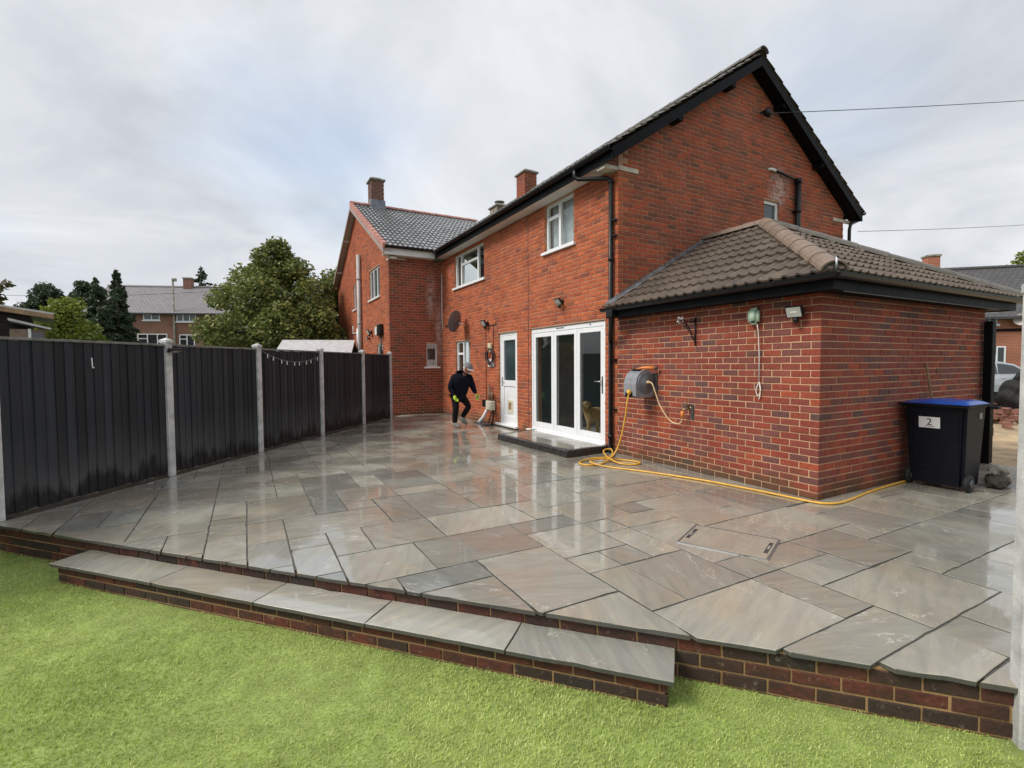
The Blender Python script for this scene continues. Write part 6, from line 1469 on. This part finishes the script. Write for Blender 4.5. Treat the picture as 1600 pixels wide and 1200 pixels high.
def far_tile(name, c):
    t = NT(name); w = t.node('ShaderNodeTexBrick'); w.offset = 0.5; w.inputs['Scale'].default_value = 1.0; w.inputs['Mortar Size'].default_value = 0.02; w.inputs['Brick Width'].default_value = 0.3; w.inputs['Row Height'].default_value = 0.22
    w.inputs['Color1'].default_value = (*c, 1); w.inputs['Color2'].default_value = (*[q * 0.8 for q in c], 1); w.inputs['Mortar'].default_value = (*[q * 0.35 for q in c], 1)
    o_ = t.obj(); s_ = t.node('ShaderNodeSeparateXYZ'); t.l.new(o_, s_.inputs[0]); c_ = t.node('ShaderNodeCombineXYZ'); t.l.new(s_.outputs['X'], c_.inputs[0]); t.l.new(t.math('MULTIPLY', s_.outputs['Z'], 1.8), c_.inputs[1]); t.l.new(c_.outputs[0], w.inputs['Vector'])
    return t.bsdf(w.outputs['Color'], 0.6, 0, t.bump(w.outputs['Fac'], -0.4, 0.02), 0.4)
def far_house(frame, x0, x1, zE, zR, depth, wins, lab, wallm, roofm, chim=None, name='terraced_house', dish=None, overhang=0.3, pole=None, trim=None):
    """two-storey house; front wall in the plane y = 0 facing -y; wins = (x0,x1,z0,z1,mullions,transom)"""
    th = Thing(name, frame, ((x0 + x1) / 2, depth / 2, -0.3), lab, 'house')
    q = MB(); q.prism([(x0, -0.3), (x1, -0.3), (x1, zE), (x0, zE)], 1, 0.0, depth); 
    for x in (x0, x1):
        e = 0.02 if x == x0 else -0.02; q.prism([(0, zE), (depth, zE), (depth / 2, zR - 0.05)], 0, x, x + e)
    wall = th.part('wall', q, wallm)
    q = MB(); o = overhang; k = (zR - zE) / (depth / 2); zz = zE - o * k
    vs = [(x0 - 0.2, -o, zz), (x1 + 0.2, -o, zz), (x1 + 0.2, depth / 2, zR), (x0 - 0.2, depth / 2, zR), (x1 + 0.2, depth + o, zz), (x0 - 0.2, depth + o, zz)]
    vs2 = [(a, b, c - 0.1) for a, b, c in vs]; q.add(vs + vs2, [(0, 1, 2, 3), (3, 2, 4, 5), (7, 6, 9, 8), (8, 9, 11, 10), (1, 0, 6, 7), (0, 3, 9, 6), (3, 5, 11, 9), (5, 4, 10, 11), (4, 2, 8, 10), (2, 1, 7, 8)]); roof_ = th.part('roof', q, roofm)
    q = MB(); q.box((x0 - 0.2, -o - 0.1, zz - 0.12), (x1 + 0.2, -o + 0.01, zz - 0.02)); th.part('gutter', q, M['dark_grey'])
    q = MB(); q.tube([(x0 - 0.2, depth / 2, zR + 0.02), (x1 + 0.2, depth / 2, zR + 0.02)], 0.1, 6); th.part('ridge', q, roofm, roof_)
    for (a, b, c, d, nm, tr) in wins:
        q = MB(); f_ = 0.07
        q.box((a, -0.03, c), (a + f_, 0.02, d)); q.box((b - f_, -0.03, c), (b, 0.02, d)); q.box((a + f_, -0.029, c), (b - f_, 0.02, c + f_)); q.box((a + f_, -0.029, d - f_), (b - f_, 0.02, d))
        for m_ in range(1, nm): xx = a + (b - a) * m_ / nm; q.box((xx - 0.035, -0.031, c + f_), (xx + 0.035, 0.02, d - f_))
        if tr: q.box((a + f_, -0.028, c + (d - c) * 0.68), (a + (b - a) / nm - 0.03, 0.02, c + (d - c) * 0.68 + 0.06))
        q.box((a - 0.08, -0.09, c - 0.09), (b + 0.08, 0.02, c - 0.001)); w = th.part('window', q, M['white'])
        q = MB(); q.box((a + f_, -0.012, c + f_), (b - f_, -0.004, d - f_)); th.part('pane', q, M['dark_glass'], w)
    for cx0, cw, ch in (chim or []):
        q = MB(); q.box((cx0, depth / 2 - 0.3, zR - 0.5), (cx0 + cw, depth / 2 + 0.3, zR + ch)); c_ = th.part('chimney', q, wallm); q = MB(); q.box((cx0 - 0.05, depth / 2 - 0.35, zR + ch), (cx0 + cw + 0.05, depth / 2 + 0.35, zR + ch + 0.1)); th.part('chimney_cap', q, M['conc_old'], c_)
    if pole:
        q = MB(); q.tube([(pole, -0.08, 0), (pole, -0.08, zR + 0.2)], 0.08, 7); q.bbox((pole - 0.05, -0.2, zR - 0.05), (pole + 0.3, 0.0, zR + 0.2), 0.03); th.part('soil_stack', q, M['conc_old'])
    if dish:
        q = MB(); q.lathe([(0.001, 0)] + [(0.3 * k / 6, 0.08 * (k / 6) ** 2) for k in range(1, 7)] + [(0.3, 0.075), (0.001, -0.01)], (dish[0], -0.25, dish[1]), (-0.3, -0.9, 0.25), 16); q.tube([(dish[0], 0, dish[1]), (dish[0], -0.25, dish[1])], 0.02, 6); th.part('satellite_dish', q, plain('pale_dish', (0.55, 0.5, 0.45), 0.5))
    if trim is not None:
        q = MB(); q.box((x0, -0.06, trim), (x1, 0.0, trim + 0.12)); th.part('band', q, M['fascia'])
    return th
Y0 = 42.0
def px(x, Y=Y0): return (x - 800) / F_PX * Y
FHF = Matrix.Translation((px(265), Y0, 0)) @ Matrix.Rotation(math.radians(9), 4, 'Z')
hx = lambda x: px(x) - px(265)
zpx = lambda y, Y=Y0, h=571: 1.5 + (h - y) / F_PX * Y
far_house(FHF, hx(150), hx(430), zpx(484), zpx(449) + 0.6, 7.0, [(hx(231), hx(254), zpx(499), zpx(484.5) - 0.12, 2, True), (hx(278), hx(306), zpx(501), zpx(487) - 0.1, 3, False), (hx(222), hx(264), zpx(545), zpx(520), 3, True), (hx(281), hx(303), zpx(545), zpx(521), 2, True)],
          'distant brick house with grey roof and white windows behind the conifers', M['far_brick'], far_tile('distant_grey_tile', (0.27, 0.25, 0.26)), chim=[(hx(262), hx(274) - hx(262), 0.75)], pole=hx(275))
# house across the drive on the right
Y1 = 25.0
RHF = Matrix.Translation((px(1535, Y1), Y1, 0)) @ Matrix.Rotation(math.radians(-14), 4, 'Z')
rx = lambda x: px(x, Y1) - px(1535, Y1)
far_house(RHF, rx(1480), rx(1720), zpx(483, Y1, 560) - 0.05, zpx(428, Y1, 560) + 0.9, 6.5, [(rx(1532), rx(1552), zpx(503, Y1, 560), zpx(482, Y1, 560) - 0.1, 2, False), (rx(1541), rx(1564), zpx(571, Y1, 560), zpx(537, Y1, 560), 2, False)],
          'red brick house with dark tiled roof across the sandy drive', M['far_brick_red'], far_tile('distant_dark_tile', (0.11, 0.105, 0.105)), chim=[(rx(1503), 0.6, 0.75)], dish=(rx(1577), zpx(498, Y1, 560)), trim=zpx(514, Y1, 560))
# house to the left of the view, mirrored in the glass doors
LHF = Matrix.Translation((-36, 13, 0)) @ Matrix.Rotation(math.radians(62), 4, 'Z')
far_house(LHF, -9, 9, 5.0, 7.4, 7.0, [(-6.5, -4.6, 3.3, 4.5, 3, True), (-2.2, -0.9, 3.3, 4.5, 2, True), (1.8, 3.6, 3.3, 4.5, 3, True), (6, 7.3, 3.3, 4.5, 2, True)], 'brick house beyond the fence, out of frame on the left', M['far_brick'], far_tile('left_grey_tile', (0.2, 0.19, 0.19)))

# ------------------------------------------------------------------ sheds behind the fence
SHF = Matrix.Translation((-8.83, 9.5, 0)) @ Matrix.Rotation(math.atan2(0.68, 0.73), 4, 'Z')
sh = Thing('garden_shed', SHF, (-1.8, 1.4, -0.2), 'dark timber shed with a pale overhanging felt roof at the left edge', 'shed')
q = MB()
for k in range(18): q.bbox((-3.4, 0.22 - 0.004 * (k % 2), -0.2 + k * 0.15), (-0.33, 0.26, -0.2 + k * 0.15 + 0.146), 0.006)
q.box((-3.4, 0.27, -0.2), (-0.34, 2.6, 2.5)); sh.part('wall', q, M['shed_wood'])
q = MB(); q.prism([(-3.6, 3.05), (0.0, 2.51), (0.0, 2.55), (-3.6, 3.10)], 1, 0.0, 2.8); rf_ = sh.part('roof', q, M['felt'])
q = MB(); q.prism([(-3.6, 2.97), (-0.005, 2.43), (-0.005, 2.515), (-3.6, 3.055)], 1, -0.03, -0.002); sh.part('fascia', q, M['wood'], rf_)
s2 = Thing('summerhouse', SHF, (-0.35, -0.2, -0.2), 'small pale shed with a window under a lean-to roof next to the dark shed', 'shed')
q = MB(); q.box((-0.60, -0.32, -0.2), (-0.14, 0.15, 2.2)); s2.part('wall', q, plain('tan_boards', (0.24, 0.17, 0.13), 0.8, var=0.2, scale=8)); q = MB(); q.prism([(-0.61, 2.35), (-0.05, 2.20), (-0.05, 2.235), (-0.61, 2.39)], 1, -0.42, 0.16); s2.part('roof', q, M['felt'])
q = MB(); q.box((-0.36, -0.345, 1.2), (-0.32, -0.321, 2.21)); s2.part('window_frame', q, M['white']); q = MB(); q.box((-0.315, -0.335, 1.2), (-0.16, -0.321, 2.15)); s2.part('pane', q, M['dark_glass'])
S3F = Matrix.Translation((-7.05, 17.0, 0)) @ Matrix.Rotation(math.radians(12), 4, 'Z')
s3 = Thing('grey_roofed_shed', S3F, (0, 0, -0.2), 'shed with pale grey sloping roof behind the string lights', 'shed')
q = MB(); q.prism([(0.0, -0.2), (2.2, -0.2), (2.2, 2.0), (1.1, 2.42), (0.0, 2.0)], 0, -1.0, 1.35) if False else q.prism([(0, -0.2), (2.0, -0.2), (2.0, 1.95), (1.0, 2.36), (0, 1.95)], 0, -0.92, 1.3); s3.part('wall', q, plain('brown_shed_boards', (0.07, 0.03, 0.025), 0.8, var=0.25, scale=7))
q = MB(); q.prism([(-0.25, 1.92), (1.0, 2.44), (2.25, 1.92), (2.25, 1.87), (1.0, 2.38), (-0.25, 1.87)], 0, -1.05, 1.45); s3.part('roof', q, M['felt'])

# ------------------------------------------------------------------ trees
def leaf_mesh(name, P, size, mat, seed, flat=0.5, bias=None, aspect=1.6, bcm=None):
    """one mesh of leaf-sized faces at the points P"""
    r = np.random.default_rng(seed); n = len(P)
    a = r.normal(size=(n, 3)); a[:, 2] *= flat
    if bias is not None: a += bias
    a /= np.linalg.norm(a, axis=1)[:, None] + 1e-9
    b = np.cross(a, r.normal(size=(n, 3))); b /= np.linalg.norm(b, axis=1)[:, None] + 1e-9
    s = (size * r.uniform(0.55, 1.3, n))[:, None]; w = s / aspect
    V = np.stack([P - a * s * .5, P + b * w * .5, P + a * s * .5, P - b * w * .5], 1)
    me = bpy.data.meshes.new(name); me.vertices.add(4 * n); me.vertices.foreach_set('co', V.reshape(-1)); me.loops.add(4 * n); me.polygons.add(n)
    me.loops.foreach_set('vertex_index', np.arange(4 * n, dtype=np.int32)); me.polygons.foreach_set('loop_start', np.arange(0, 4 * n, 4, dtype=np.int32)); me.polygons.foreach_set('loop_total', np.full(n, 4, np.int32))
    me.update(calc_edges=True); at = me.attributes.new('bc', 'FLOAT', 'POINT')
    bc = r.beta(1.7, 2.6, n) if bcm is None else bcm
    at.data.foreach_set('value', np.repeat(bc, 4)); me.materials.append(mat); return me
def tree(name, base, lab, mat, clumps, n, leaf, seed, trunk_h, trunk_r, cat='tree', group=None, spread=0.32, flat=0.5):
    """trunk and limbs reaching to leaf clumps [(x,y,z,r)] relative to the base"""
    r = np.random.default_rng(seed); th = Thing(name, WF, base, lab, cat, group); B = np.array(base)
    q = MB(); top = Vector(base) + Vector((0, 0, trunk_h)); q.tube([Vector(base) - Vector((0, 0, 0.3)), Vector(base) + Vector((0.05, 0, trunk_h * .5)), top], [trunk_r, trunk_r * .75, trunk_r * .5], 9)
    big = sorted(clumps, key=lambda c: -c[3])[:14]
    for c in big:
        e = Vector(base) + Vector(c[:3]); st = Vector(base) + Vector((0, 0, trunk_h * r.uniform(.55, 1.0))); mid = st.lerp(e, .5) + Vector((0, 0, 0.15 * (e - st).length)); q.tube([st, mid, e], [trunk_r * .35, trunk_r * .22, trunk_r * .07], 6)
    th.part('trunk', q, M['bark'])
    C = np.array(clumps); w = C[:, 3] ** 2; idx = r.choice(len(C), n, p=w / w.sum())
    d = r.normal(size=(n, 3)); d /= np.linalg.norm(d, axis=1)[:, None]; rad = 1 - np.abs(r.normal(0, spread, n)); rad = np.clip(rad, 0.05, 1.12)
    P = C[idx, :3] + d * (rad * C[idx, 3])[:, None] * np.array([1, 1, 0.85])
    me = leaf_mesh('crown', P, leaf, mat, seed + 1, flat)
    o = bpy.data.objects.new('crown', me); COL.objects.link(o); o.parent = th.o; return th
def clump_cloud(seed, n, w, d, z0, z1, rmin, rmax, shape):
    r = random.Random(seed); out = []; guard = 0
    while len(out) < n and guard < 20000:
        guard += 1; z = r.uniform(z0, z1); f = shape((z - z0) / (z1 - z0)); a = r.uniform(0, 6.283); k = math.sqrt(r.random()) * f
        out.append((math.cos(a) * k * w, math.sin(a) * k * d, z, r.uniform(rmin, rmax) * (0.6 + 0.4 * f)))
    return out
# big broad-leaved tree behind the fence
tree('broadleaf_tree', (-9.75, 20.5, -0.2), 'large dense green tree with yellowing leaf tips behind the fence', M['leaf_a'],
     clump_cloud(5, 190, 3.0, 2.6, 0.9, 6.75, 0.38, 0.78, lambda f: (1.0 if f < .4 else max(0.08, 1.0 - ((f - .4) / .6) ** 1.7))), 60000, 0.15, 50, 3.2, 0.22)
tree('bushy_tree', (-8.25, 23.6, -0.2), 'bushy green tree beside the neighbouring wing', M['leaf_a'], clump_cloud(15, 90, 1.6, 1.6, 0.6, 6.1, 0.4, 0.75, lambda f: 1 - 0.65 * f ** 2), 24000, 0.17, 60, 2.6, 0.15)
tree('garden_shrub', (-16.9, 18.7, -0.2), 'yellow-green bushy shrub between the shed and the conifers', M['leaf_c'], clump_cloud(25, 80, 1.75, 1.5, 0.3, 4.1, 0.3, 0.6, lambda f: 1 - 0.75 * f ** 1.6), 22000, 0.13, 70, 2.0, 0.1)
tree('right_tree', (44.0, 40.0, -0.2), 'pale green tree crown above the roof of the house on the right', M['leaf_c'], clump_cloud(35, 60, 5.5, 3.0, 4.0, 10.2, 0.8, 1.4, lambda f: 1 - 0.6 * f ** 2), 12000, 0.34, 80, 5.0, 0.3)
tree('leaning_tree', (-11.9, 10.6, -0.2), 'sparse autumn-brown leafy branches at the left edge', M['leaf_d'], [(0.45, 0, 3.3, 0.42), (0.55, 0.1, 2.85, 0.38), (0.1, 0.2, 3.0, 0.5), (0.75, 0, 2.95, 0.25), (0.4, -0.1, 3.75, 0.3), (0.9, 0, 3.42, 0.14), (1.02, 0, 3.5, 0.12), (0.0, 0, 3.6, 0.4)], 1300, 0.15, 90, 2.6, 0.09, spread=0.5)
def conifer(name, base, lab, h, r0, n, seed, mat, leaf=0.16, droop=0.35, group=None, tips=None):
    r = np.random.default_rng(seed); th = Thing(name, WF, base, lab, 'conifer', group); q = MB(); b = Vector(base)
    q.tube([b - Vector((0, 0, .3)), b + Vector((0, 0, h * .6)), b + Vector((0, 0, h))], [r0 * .09, r0 * .05, 0.012], 8)
    pts = []; nb = int(h * 13)
    for k in range(nb):
        f = (k + r.random()) / nb; z = h * (0.04 + 0.96 * f); L = r0 * (1 - f) ** 0.8 * r.uniform(0.72, 1.12) + 0.05; a = r.uniform(0, 6.283)
        e = Vector((math.cos(a) * L, math.sin(a) * L, z - droop * L + 0.1 * L)); q.tube([b + Vector((0, 0, z)), b + Vector((e.x * .6, e.y * .6, z - droop * .35 * L)), b + e], [0.018, 0.012, 0.004], 4)
        m_ = max(6, int(n / nb * (L / (r0 * .55))))
        t = r.beta(1.6, 1.0, m_); w = 0.16 * L + 0.05
        side = r.normal(0, 1, m_) * w * (1.15 - t * 0.8)
        pts.append(np.c_[math.cos(a) * L * t - math.sin(a) * side, math.sin(a) * L * t + math.cos(a) * side, z - droop * L * t ** 1.5 + 0.1 * L * t - np.abs(side) * 0.35 + r.normal(0, 0.03, m_)])
    th.part('trunk', q, M['bark']); P = np.concatenate(pts)
    o = bpy.data.objects.new('crown', leaf_mesh('crown', P, leaf, mat, seed + 3, 0.7, bias=np.array([0, 0, -0.5]), aspect=2.4)); COL.objects.link(o); o.parent = th.o
G = 'dark conifers behind the left fence'
conifer('conifer_tree', (-17.43, 21.8, -0.2), 'tallest pointed conifer, right one of the group behind the fence', 5.95, 1.35, 26000, 101, M['leaf_b'], group=G)
conifer('conifer_tree', (-17.98, 22.5, -0.2), 'pointed conifer in the middle of the dark group', 5.95, 1.3, 24000, 102, M['leaf_b'], group=G)
conifer('conifer_tree', (-18.5, 22.0, -0.2), 'pointed conifer on the left of the dark group', 5.65, 1.2, 22000, 103, M['leaf_b'], group=G)
conifer('conifer_tree', (-17.5, 21.0, -0.2), 'low spreading conifer in front of the dark group', 4.3, 1.75, 24000, 106, M['leaf_b'], group=G)
tree('evergreen_tree', (-24.6, 26.0, -0.2), 'broad dark evergreen behind the yellow-green shrub', M['leaf_b'], clump_cloud(41, 110, 1.9, 1.7, 1.5, 6.0, 0.3, 0.6, lambda f: 1 - 0.8 * f ** 1.8), 26000, 0.15, 104, 3.0, 0.16, cat='tree')
tree('evergreen_tree', (-22.7, 26.6, -0.2), 'dark evergreen close to the pointed conifers', M['leaf_b'], clump_cloud(42, 90, 1.5, 1.5, 1.5, 6.1, 0.3, 0.55, lambda f: 1 - 0.75 * f ** 1.6), 20000, 0.15, 107, 3.0, 0.16, cat='tree')
conifer('spruce_tree', (-40.2, 64.0, -0.2), 'lone spruce rising over the distant grey roof', 14.6, 5.2, 26000, 105, M['leaf_b'], leaf=0.34, droop=0.15)
# hedge mass far behind
# ------------------------------------------------------------------ overhead wires
def wire(a, b, sag, lab, r=0.006):
    a, b = Vector(a), Vector(b); q = MB(); q.tube([a.lerp(b, k / 20) - Vector((0, 0, sag * 4 * (k / 20) * (1 - k / 20))) for k in range(21)], r, 5)
    single('overhead_wire', q, M['dark_grey'], WF, tuple(a), lab, 'wire', 'overhead wires')
wire(H(3.5, 3.2, 6.35), (26.0, 16.0, 10.6), 0.15, 'overhead wire from the gable to the upper right', 0.008)
wire((10.5, 15.0, 5.45), (28.0, 22.0, 7.9), 0.1, 'lower overhead wire right of the gable', 0.008)
wire((-33.0, 30.0, 6.0), (-15.0, 26.0, 5.5), 0.2, 'thin wire above the shed on the left', 0.012)
ab = Thing('gable_lamp', HF, (4.0, SG, 6.3), 'small black lamp high on the gable under the right verge', 'lamp')
q = MB(); q.tube([(3.62, SG, 6.42), (3.62, SG - 0.14, 6.40)], 0.02, 7); q.tube([(3.62, SG - 0.10, 6.42), (3.68, SG - 0.16, 6.30)], [0.08, 0.05], 9); ab.part('shade', q, M['black'])

# ------------------------------------------------------------------ figures
def skin(name, pts, edges, mat, parent, root=0, lv=2, loc=(0, 0, 0)):
    """continuous surface grown on a skeleton: pts = [(x,y,z,r) or (x,y,z,rx,ry)]"""
    me = bpy.data.meshes.new(name); me.from_pydata([p[:3] for p in pts], edges, []); o = bpy.data.objects.new(name, me); COL.objects.link(o); o.parent = parent; o.location = loc
    o.modifiers.new('skin', 'SKIN').use_smooth_shade = True
    bm = bmesh.new(); bm.from_mesh(me); lay_ = bm.verts.layers.skin.verify(); bm.verts.ensure_lookup_table()
    for i, p in enumerate(pts):
        bm.verts[i][lay_].radius = (p[3], p[4] if len(p) > 4 else p[3]); bm.verts[i][lay_].use_root = (i == root)
    bm.to_mesh(me); bm.free(); me.materials.append(mat)
    s_ = o.modifiers.new('subsurf', 'SUBSURF'); s_.levels = lv; s_.render_levels = lv; return o
MB0 = (-1.27, 11.60, 0.003)
man = bpy.data.objects.new('person', None); COL.objects.link(man); man.location = MB0; man.rotation_euler = (0, 0, math.radians(28))
tag(man, 'stooping person in navy jacket, grey cap and lime gloves by the wall', 'person')
# x to the right of the picture, y away from the camera
hip, chest, neck, head = (0.02, 0.12, 0.80), (0.05, -0.06, 1.10), (0.09, -0.17, 1.27), (0.135, -0.25, 1.375)
LK, LA, LT = (-0.08, -0.02, 0.44), (-0.085, 0.05, 0.085), (-0.02, -0.15, 0.035)
RK, RA, RT = (0.24, -0.06, 0.50), (0.13, 0.12, 0.22), (0.22, 0.0, 0.06)
LS_, LE, LH = (-0.15, -0.06, 1.18), (-0.225, -0.02, 0.94), (-0.155, -0.14, 0.78)
RS, RE, RH = (0.25, -0.12, 1.18), (0.325, -0.10, 0.96), (0.345, -0.24, 0.80)
body = skin('body', [(*hip, .13, .10), (*chest, .15, .10), (*neck, .042, .042), (*head, .085, .095), (head[0] + .01, head[1] - .01, head[2] + .11, .075, .085), (*LS_, .06), (*LE, .045), (*LH, .032), (*RS, .06), (*RE, .045), (*RH, .032),
     (-0.06, .09, .76, .085), (*LK, .06), (*LA, .04), (0.11, .09, .76, .085), (*RK, .06), (*RA, .04)], [(0, 1), (1, 2), (2, 3), (3, 4), (1, 5), (5, 6), (6, 7), (1, 8), (8, 9), (9, 10), (0, 11), (11, 12), (12, 13), (0, 14), (14, 15), (15, 16)], M['skin'], man)
jk = skin('jacket', [(0.03, .09, .74, .185, .15), (0.035, .03, .90, .19, .155), (*chest, .20, .15), (0.065, -.10, 1.24, .165, .125), (0.105, -.20, 1.335, .10, .095), (*LS_, .10, .095), (*LE, .075), (LH[0], LH[1], LH[2] + .004, .052), (*RS, .10, .095), (*RE, .075), (RH[0], RH[1], RH[2] + .004, .050)],
          [(0, 1), (1, 2), (2, 3), (3, 4), (2, 5), (5, 6), (6, 7), (2, 8), (8, 9), (9, 10)], M['navy'], man, 1)
tr = skin('trousers', [(0.03, .10, .80, .155, .125), (-0.055, .085, .72, .105, .105), (LK[0], LK[1], LK[2], .078), ((LK[0] + LA[0]) / 2, (LK[1] + LA[1]) / 2 + .02, .27, .072), (LA[0], LA[1], LA[2] + .015, .062), (0.11, .08, .74, .105, .105), (*RK, .08), ((RK[0] + RA[0]) / 2, (RK[1] + RA[1]) / 2, .36, .070), (RA[0] + .005, RA[1], RA[2] + .015, .060)],
          [(0, 1), (1, 2), (2, 3), (3, 4), (0, 5), (5, 6), (6, 7), (7, 8)], M['trouser'], man)
for A_, T_ in ((LA, LT), (RA, RT)):
    d = Vector(T_) - Vector(A_); hl = Vector(A_) - Vector((d.x, d.y, 0)) * 0.28
    skin('shoe', [(hl.x, hl.y, A_[2] - .035, .048, .05), (A_[0] + d.x * .35, A_[1] + d.y * .35, A_[2] * .55 + T_[2] * .45, .055, .05), (T_[0], T_[1], T_[2], .045, .035), (A_[0], A_[1], A_[2] + .02, .05)], [(0, 1), (1, 2), (1, 3)], M['shoe'], man, 1)
def hand(Wp, out, dwn, mat, par, flip=1):
    Wp, out, dwn = Vector(Wp), Vector(out).normalized(), Vector(dwn).normalized(); sd = out.cross(dwn).normalized() * flip
    pal = Wp + dwn * 0.05; pts = [(*Wp, .034, .03), (*pal, .046, .028), (*(Wp + dwn * 0.085), .046, .024)]; ed = [(0, 1), (1, 2)]
    for k, (o_, L) in enumerate(((-.033, .062), (-.011, .072), (.011, .068), (.033, .052))):
        a = Wp + dwn * 0.095 + sd * o_; b = a + dwn * L * .5 + out * L * .22; c = b + dwn * L * .25 + out * L * .5; i = len(pts); pts += [(*a, .013), (*b, .012), (*c, .009)]; ed += [(2, i), (i, i + 1), (i + 1, i + 2)]
    a = Wp + dwn * 0.035 - sd * .04; b = a + dwn * .03 - sd * .022 + out * .015; c = b + dwn * .03 + out * .018; i = len(pts); pts += [(*a, .016), (*b, .014), (*c, .011)]; ed += [(1, i), (i, i + 1), (i + 1, i + 2)]
    return skin('glove', pts, ed, mat, par, 1)
hand(LH, (0.3, -0.9, 0.1), (0.35, -0.15, -0.95), M['hivis'], man); hand(RH, (-0.4, -0.8, 0.1), (0.2, -0.2, -0.95), plain('dull_lime_glove', (0.30, 0.38, 0.05), 0.6, var=0.2, scale=25), man, -1)
def mchild(name, mb, mat):
    o = bpy.data.objects.new(name, mb.mesh(name, mat)); COL.objects.link(o); o.parent = man; return o
look = Vector((0.50, -0.70, -0.42)).normalized(); hc = Vector(head) + Vector((0.005, -0.005, 0.05)); sidev = look.cross(Vector((0, 0, 1))).normalized(); upv = sidev.cross(look)
RM = Matrix((sidev, look, upv)).transposed()
q = MB(); vs = []; fs = []
for i in range(8):
    th_ = math.pi / 2 * i / 7
    for j in range(18):
        a = 2 * math.pi * j / 18; vs.append(hc + RM @ Vector((math.cos(a) * math.cos(th_) * 0.108, math.sin(a) * math.cos(th_) * 0.122 - 0.006, math.sin(th_) * 0.105 + 0.018)))
q.smooth = True; q.add(vs, [(i * 18 + j, i * 18 + (j + 1) % 18, (i + 1) * 18 + (j + 1) % 18, (i + 1) * 18 + j) for i in range(7) for j in range(18)]); cap_ = mchild('cap', q, M['capgrey'])
q = MB(); vs = []
for i in range(4):
    for j in range(11):
        a = math.pi * (0.12 + 0.76 * j / 10); rr_ = 0.112 + 0.028 * i; vs.append(hc + RM @ Vector((math.cos(a) * (0.108 + 0.004 * i), math.sin(a) * rr_, 0.020 - 0.006 * i - 0.02 * abs(math.cos(a)) ** 2)))
q.add(vs, [(i * 11 + j, i * 11 + j + 1, (i + 1) * 11 + j + 1, (i + 1) * 11 + j) for i in range(3) for j in range(10)]); q.smooth = False; mchild('cap_brim', q, M['capbrim'])
q = MB(); q.ell(hc + RM @ Vector((0, 0.108, -0.035)), (0.016, 0.02, 0.022), 8)
for sx in (-1, 1): q.ell(hc + RM @ Vector((sx * 0.09, -0.01, -0.035)), (0.012, 0.022, 0.03), 8)
mchild('nose_and_ears', q, M['skin'])
q = MB()
for sx in (-1, 1): q.ell(hc + RM @ Vector((sx * 0.033, 0.088, -0.008)), (0.012, 0.008, 0.008), 8)
q.ell(hc + RM @ Vector((0, 0.092, -0.082)), (0.026, 0.009, 0.007), 8); mchild('eyes_and_mouth', q, plain('dark_features', (0.05, 0.025, 0.02), 0.5))

# dog looking out through the right-hand pane
DP = H(0.50, 4.60, 0.06)
dog = bpy.data.objects.new('dog', None); COL.objects.link(dog); dog.location = DP; dog.rotation_euler = (0, 0, math.radians(18))
tag(dog, 'golden retriever standing behind the right pane of the folding doors', 'dog')
dp_ = [(0.0, 0.0, 0.43, .125, .14), (0.20, 0.04, 0.45, .135, .145), (0.42, 0.08, 0.46, .115, .12), (0.58, 0.11, 0.46, .115, .115), (-0.10, -0.03, 0.52, .10), (-0.15, -0.06, 0.64, .085), (-0.17, -0.10, 0.66, .088, .085), (-0.19, -0.20, 0.62, .05, .046), (-0.195, -0.255, 0.61, .036, .032),
       (-0.09, -0.06, 0.34, .055), (-0.095, -0.06, 0.18, .036), (-0.095, -0.055, 0.05, .031), (-0.10, -0.10, 0.022, .034, .022),
       (0.09, -0.05, 0.34, .055), (0.10, -0.055, 0.18, .036), (0.10, -0.05, 0.05, .031), (0.095, -0.095, 0.022, .034, .022),
       (0.56, 0.05, 0.36, .075), (0.52, 0.03, 0.24, .05), (0.62, 0.05, 0.13, .03), (0.60, 0.04, 0.04, .029), (0.56, 0.02, 0.02, .03, .02),
       (0.62, 0.17, 0.36, .075), (0.58, 0.17, 0.24, .05), (0.68, 0.18, 0.13, .03), (0.66, 0.18, 0.04, .029), (0.62, 0.16, 0.02, .03, .02),
       (0.72, 0.14, 0.50, .04), (0.86, 0.17, 0.44, .03), (0.95, 0.19, 0.36, .02)]
skin('body', dp_, [(0, 1), (1, 2), (2, 3), (0, 4), (4, 5), (5, 6), (6, 7), (7, 8), (0, 9), (9, 10), (10, 11), (11, 12), (0, 13), (13, 14), (14, 15), (15, 16), (3, 17), (17, 18), (18, 19), (19, 20), (20, 21), (3, 22), (22, 23), (23, 24), (24, 25), (25, 26), (3, 27), (27, 28), (28, 29)], M['dog'], dog)
def dchild(name, mb, mat):
    o = bpy.data.objects.new(name, mb.mesh(name, mat)); COL.objects.link(o); o.parent = dog
for sx in (-1, 1): q = MB(); q.ell((-0.17 + sx * 0.088, -0.085, 0.635), (0.02, 0.038, 0.065), 10); dchild('ear', q, plain('darker_fur', (0.36, 0.21, 0.09), 0.8))
for sx in (-1, 1): q = MB(); q.ell((-0.178 + sx * 0.035, -0.178, 0.672), 0.013, 8); dchild('eye', q, M['dognose'])
q = MB(); q.ell((-0.197, -0.288, 0.617), (0.022, 0.016, 0.017), 10); dchild('nose', q, M['dognose'])
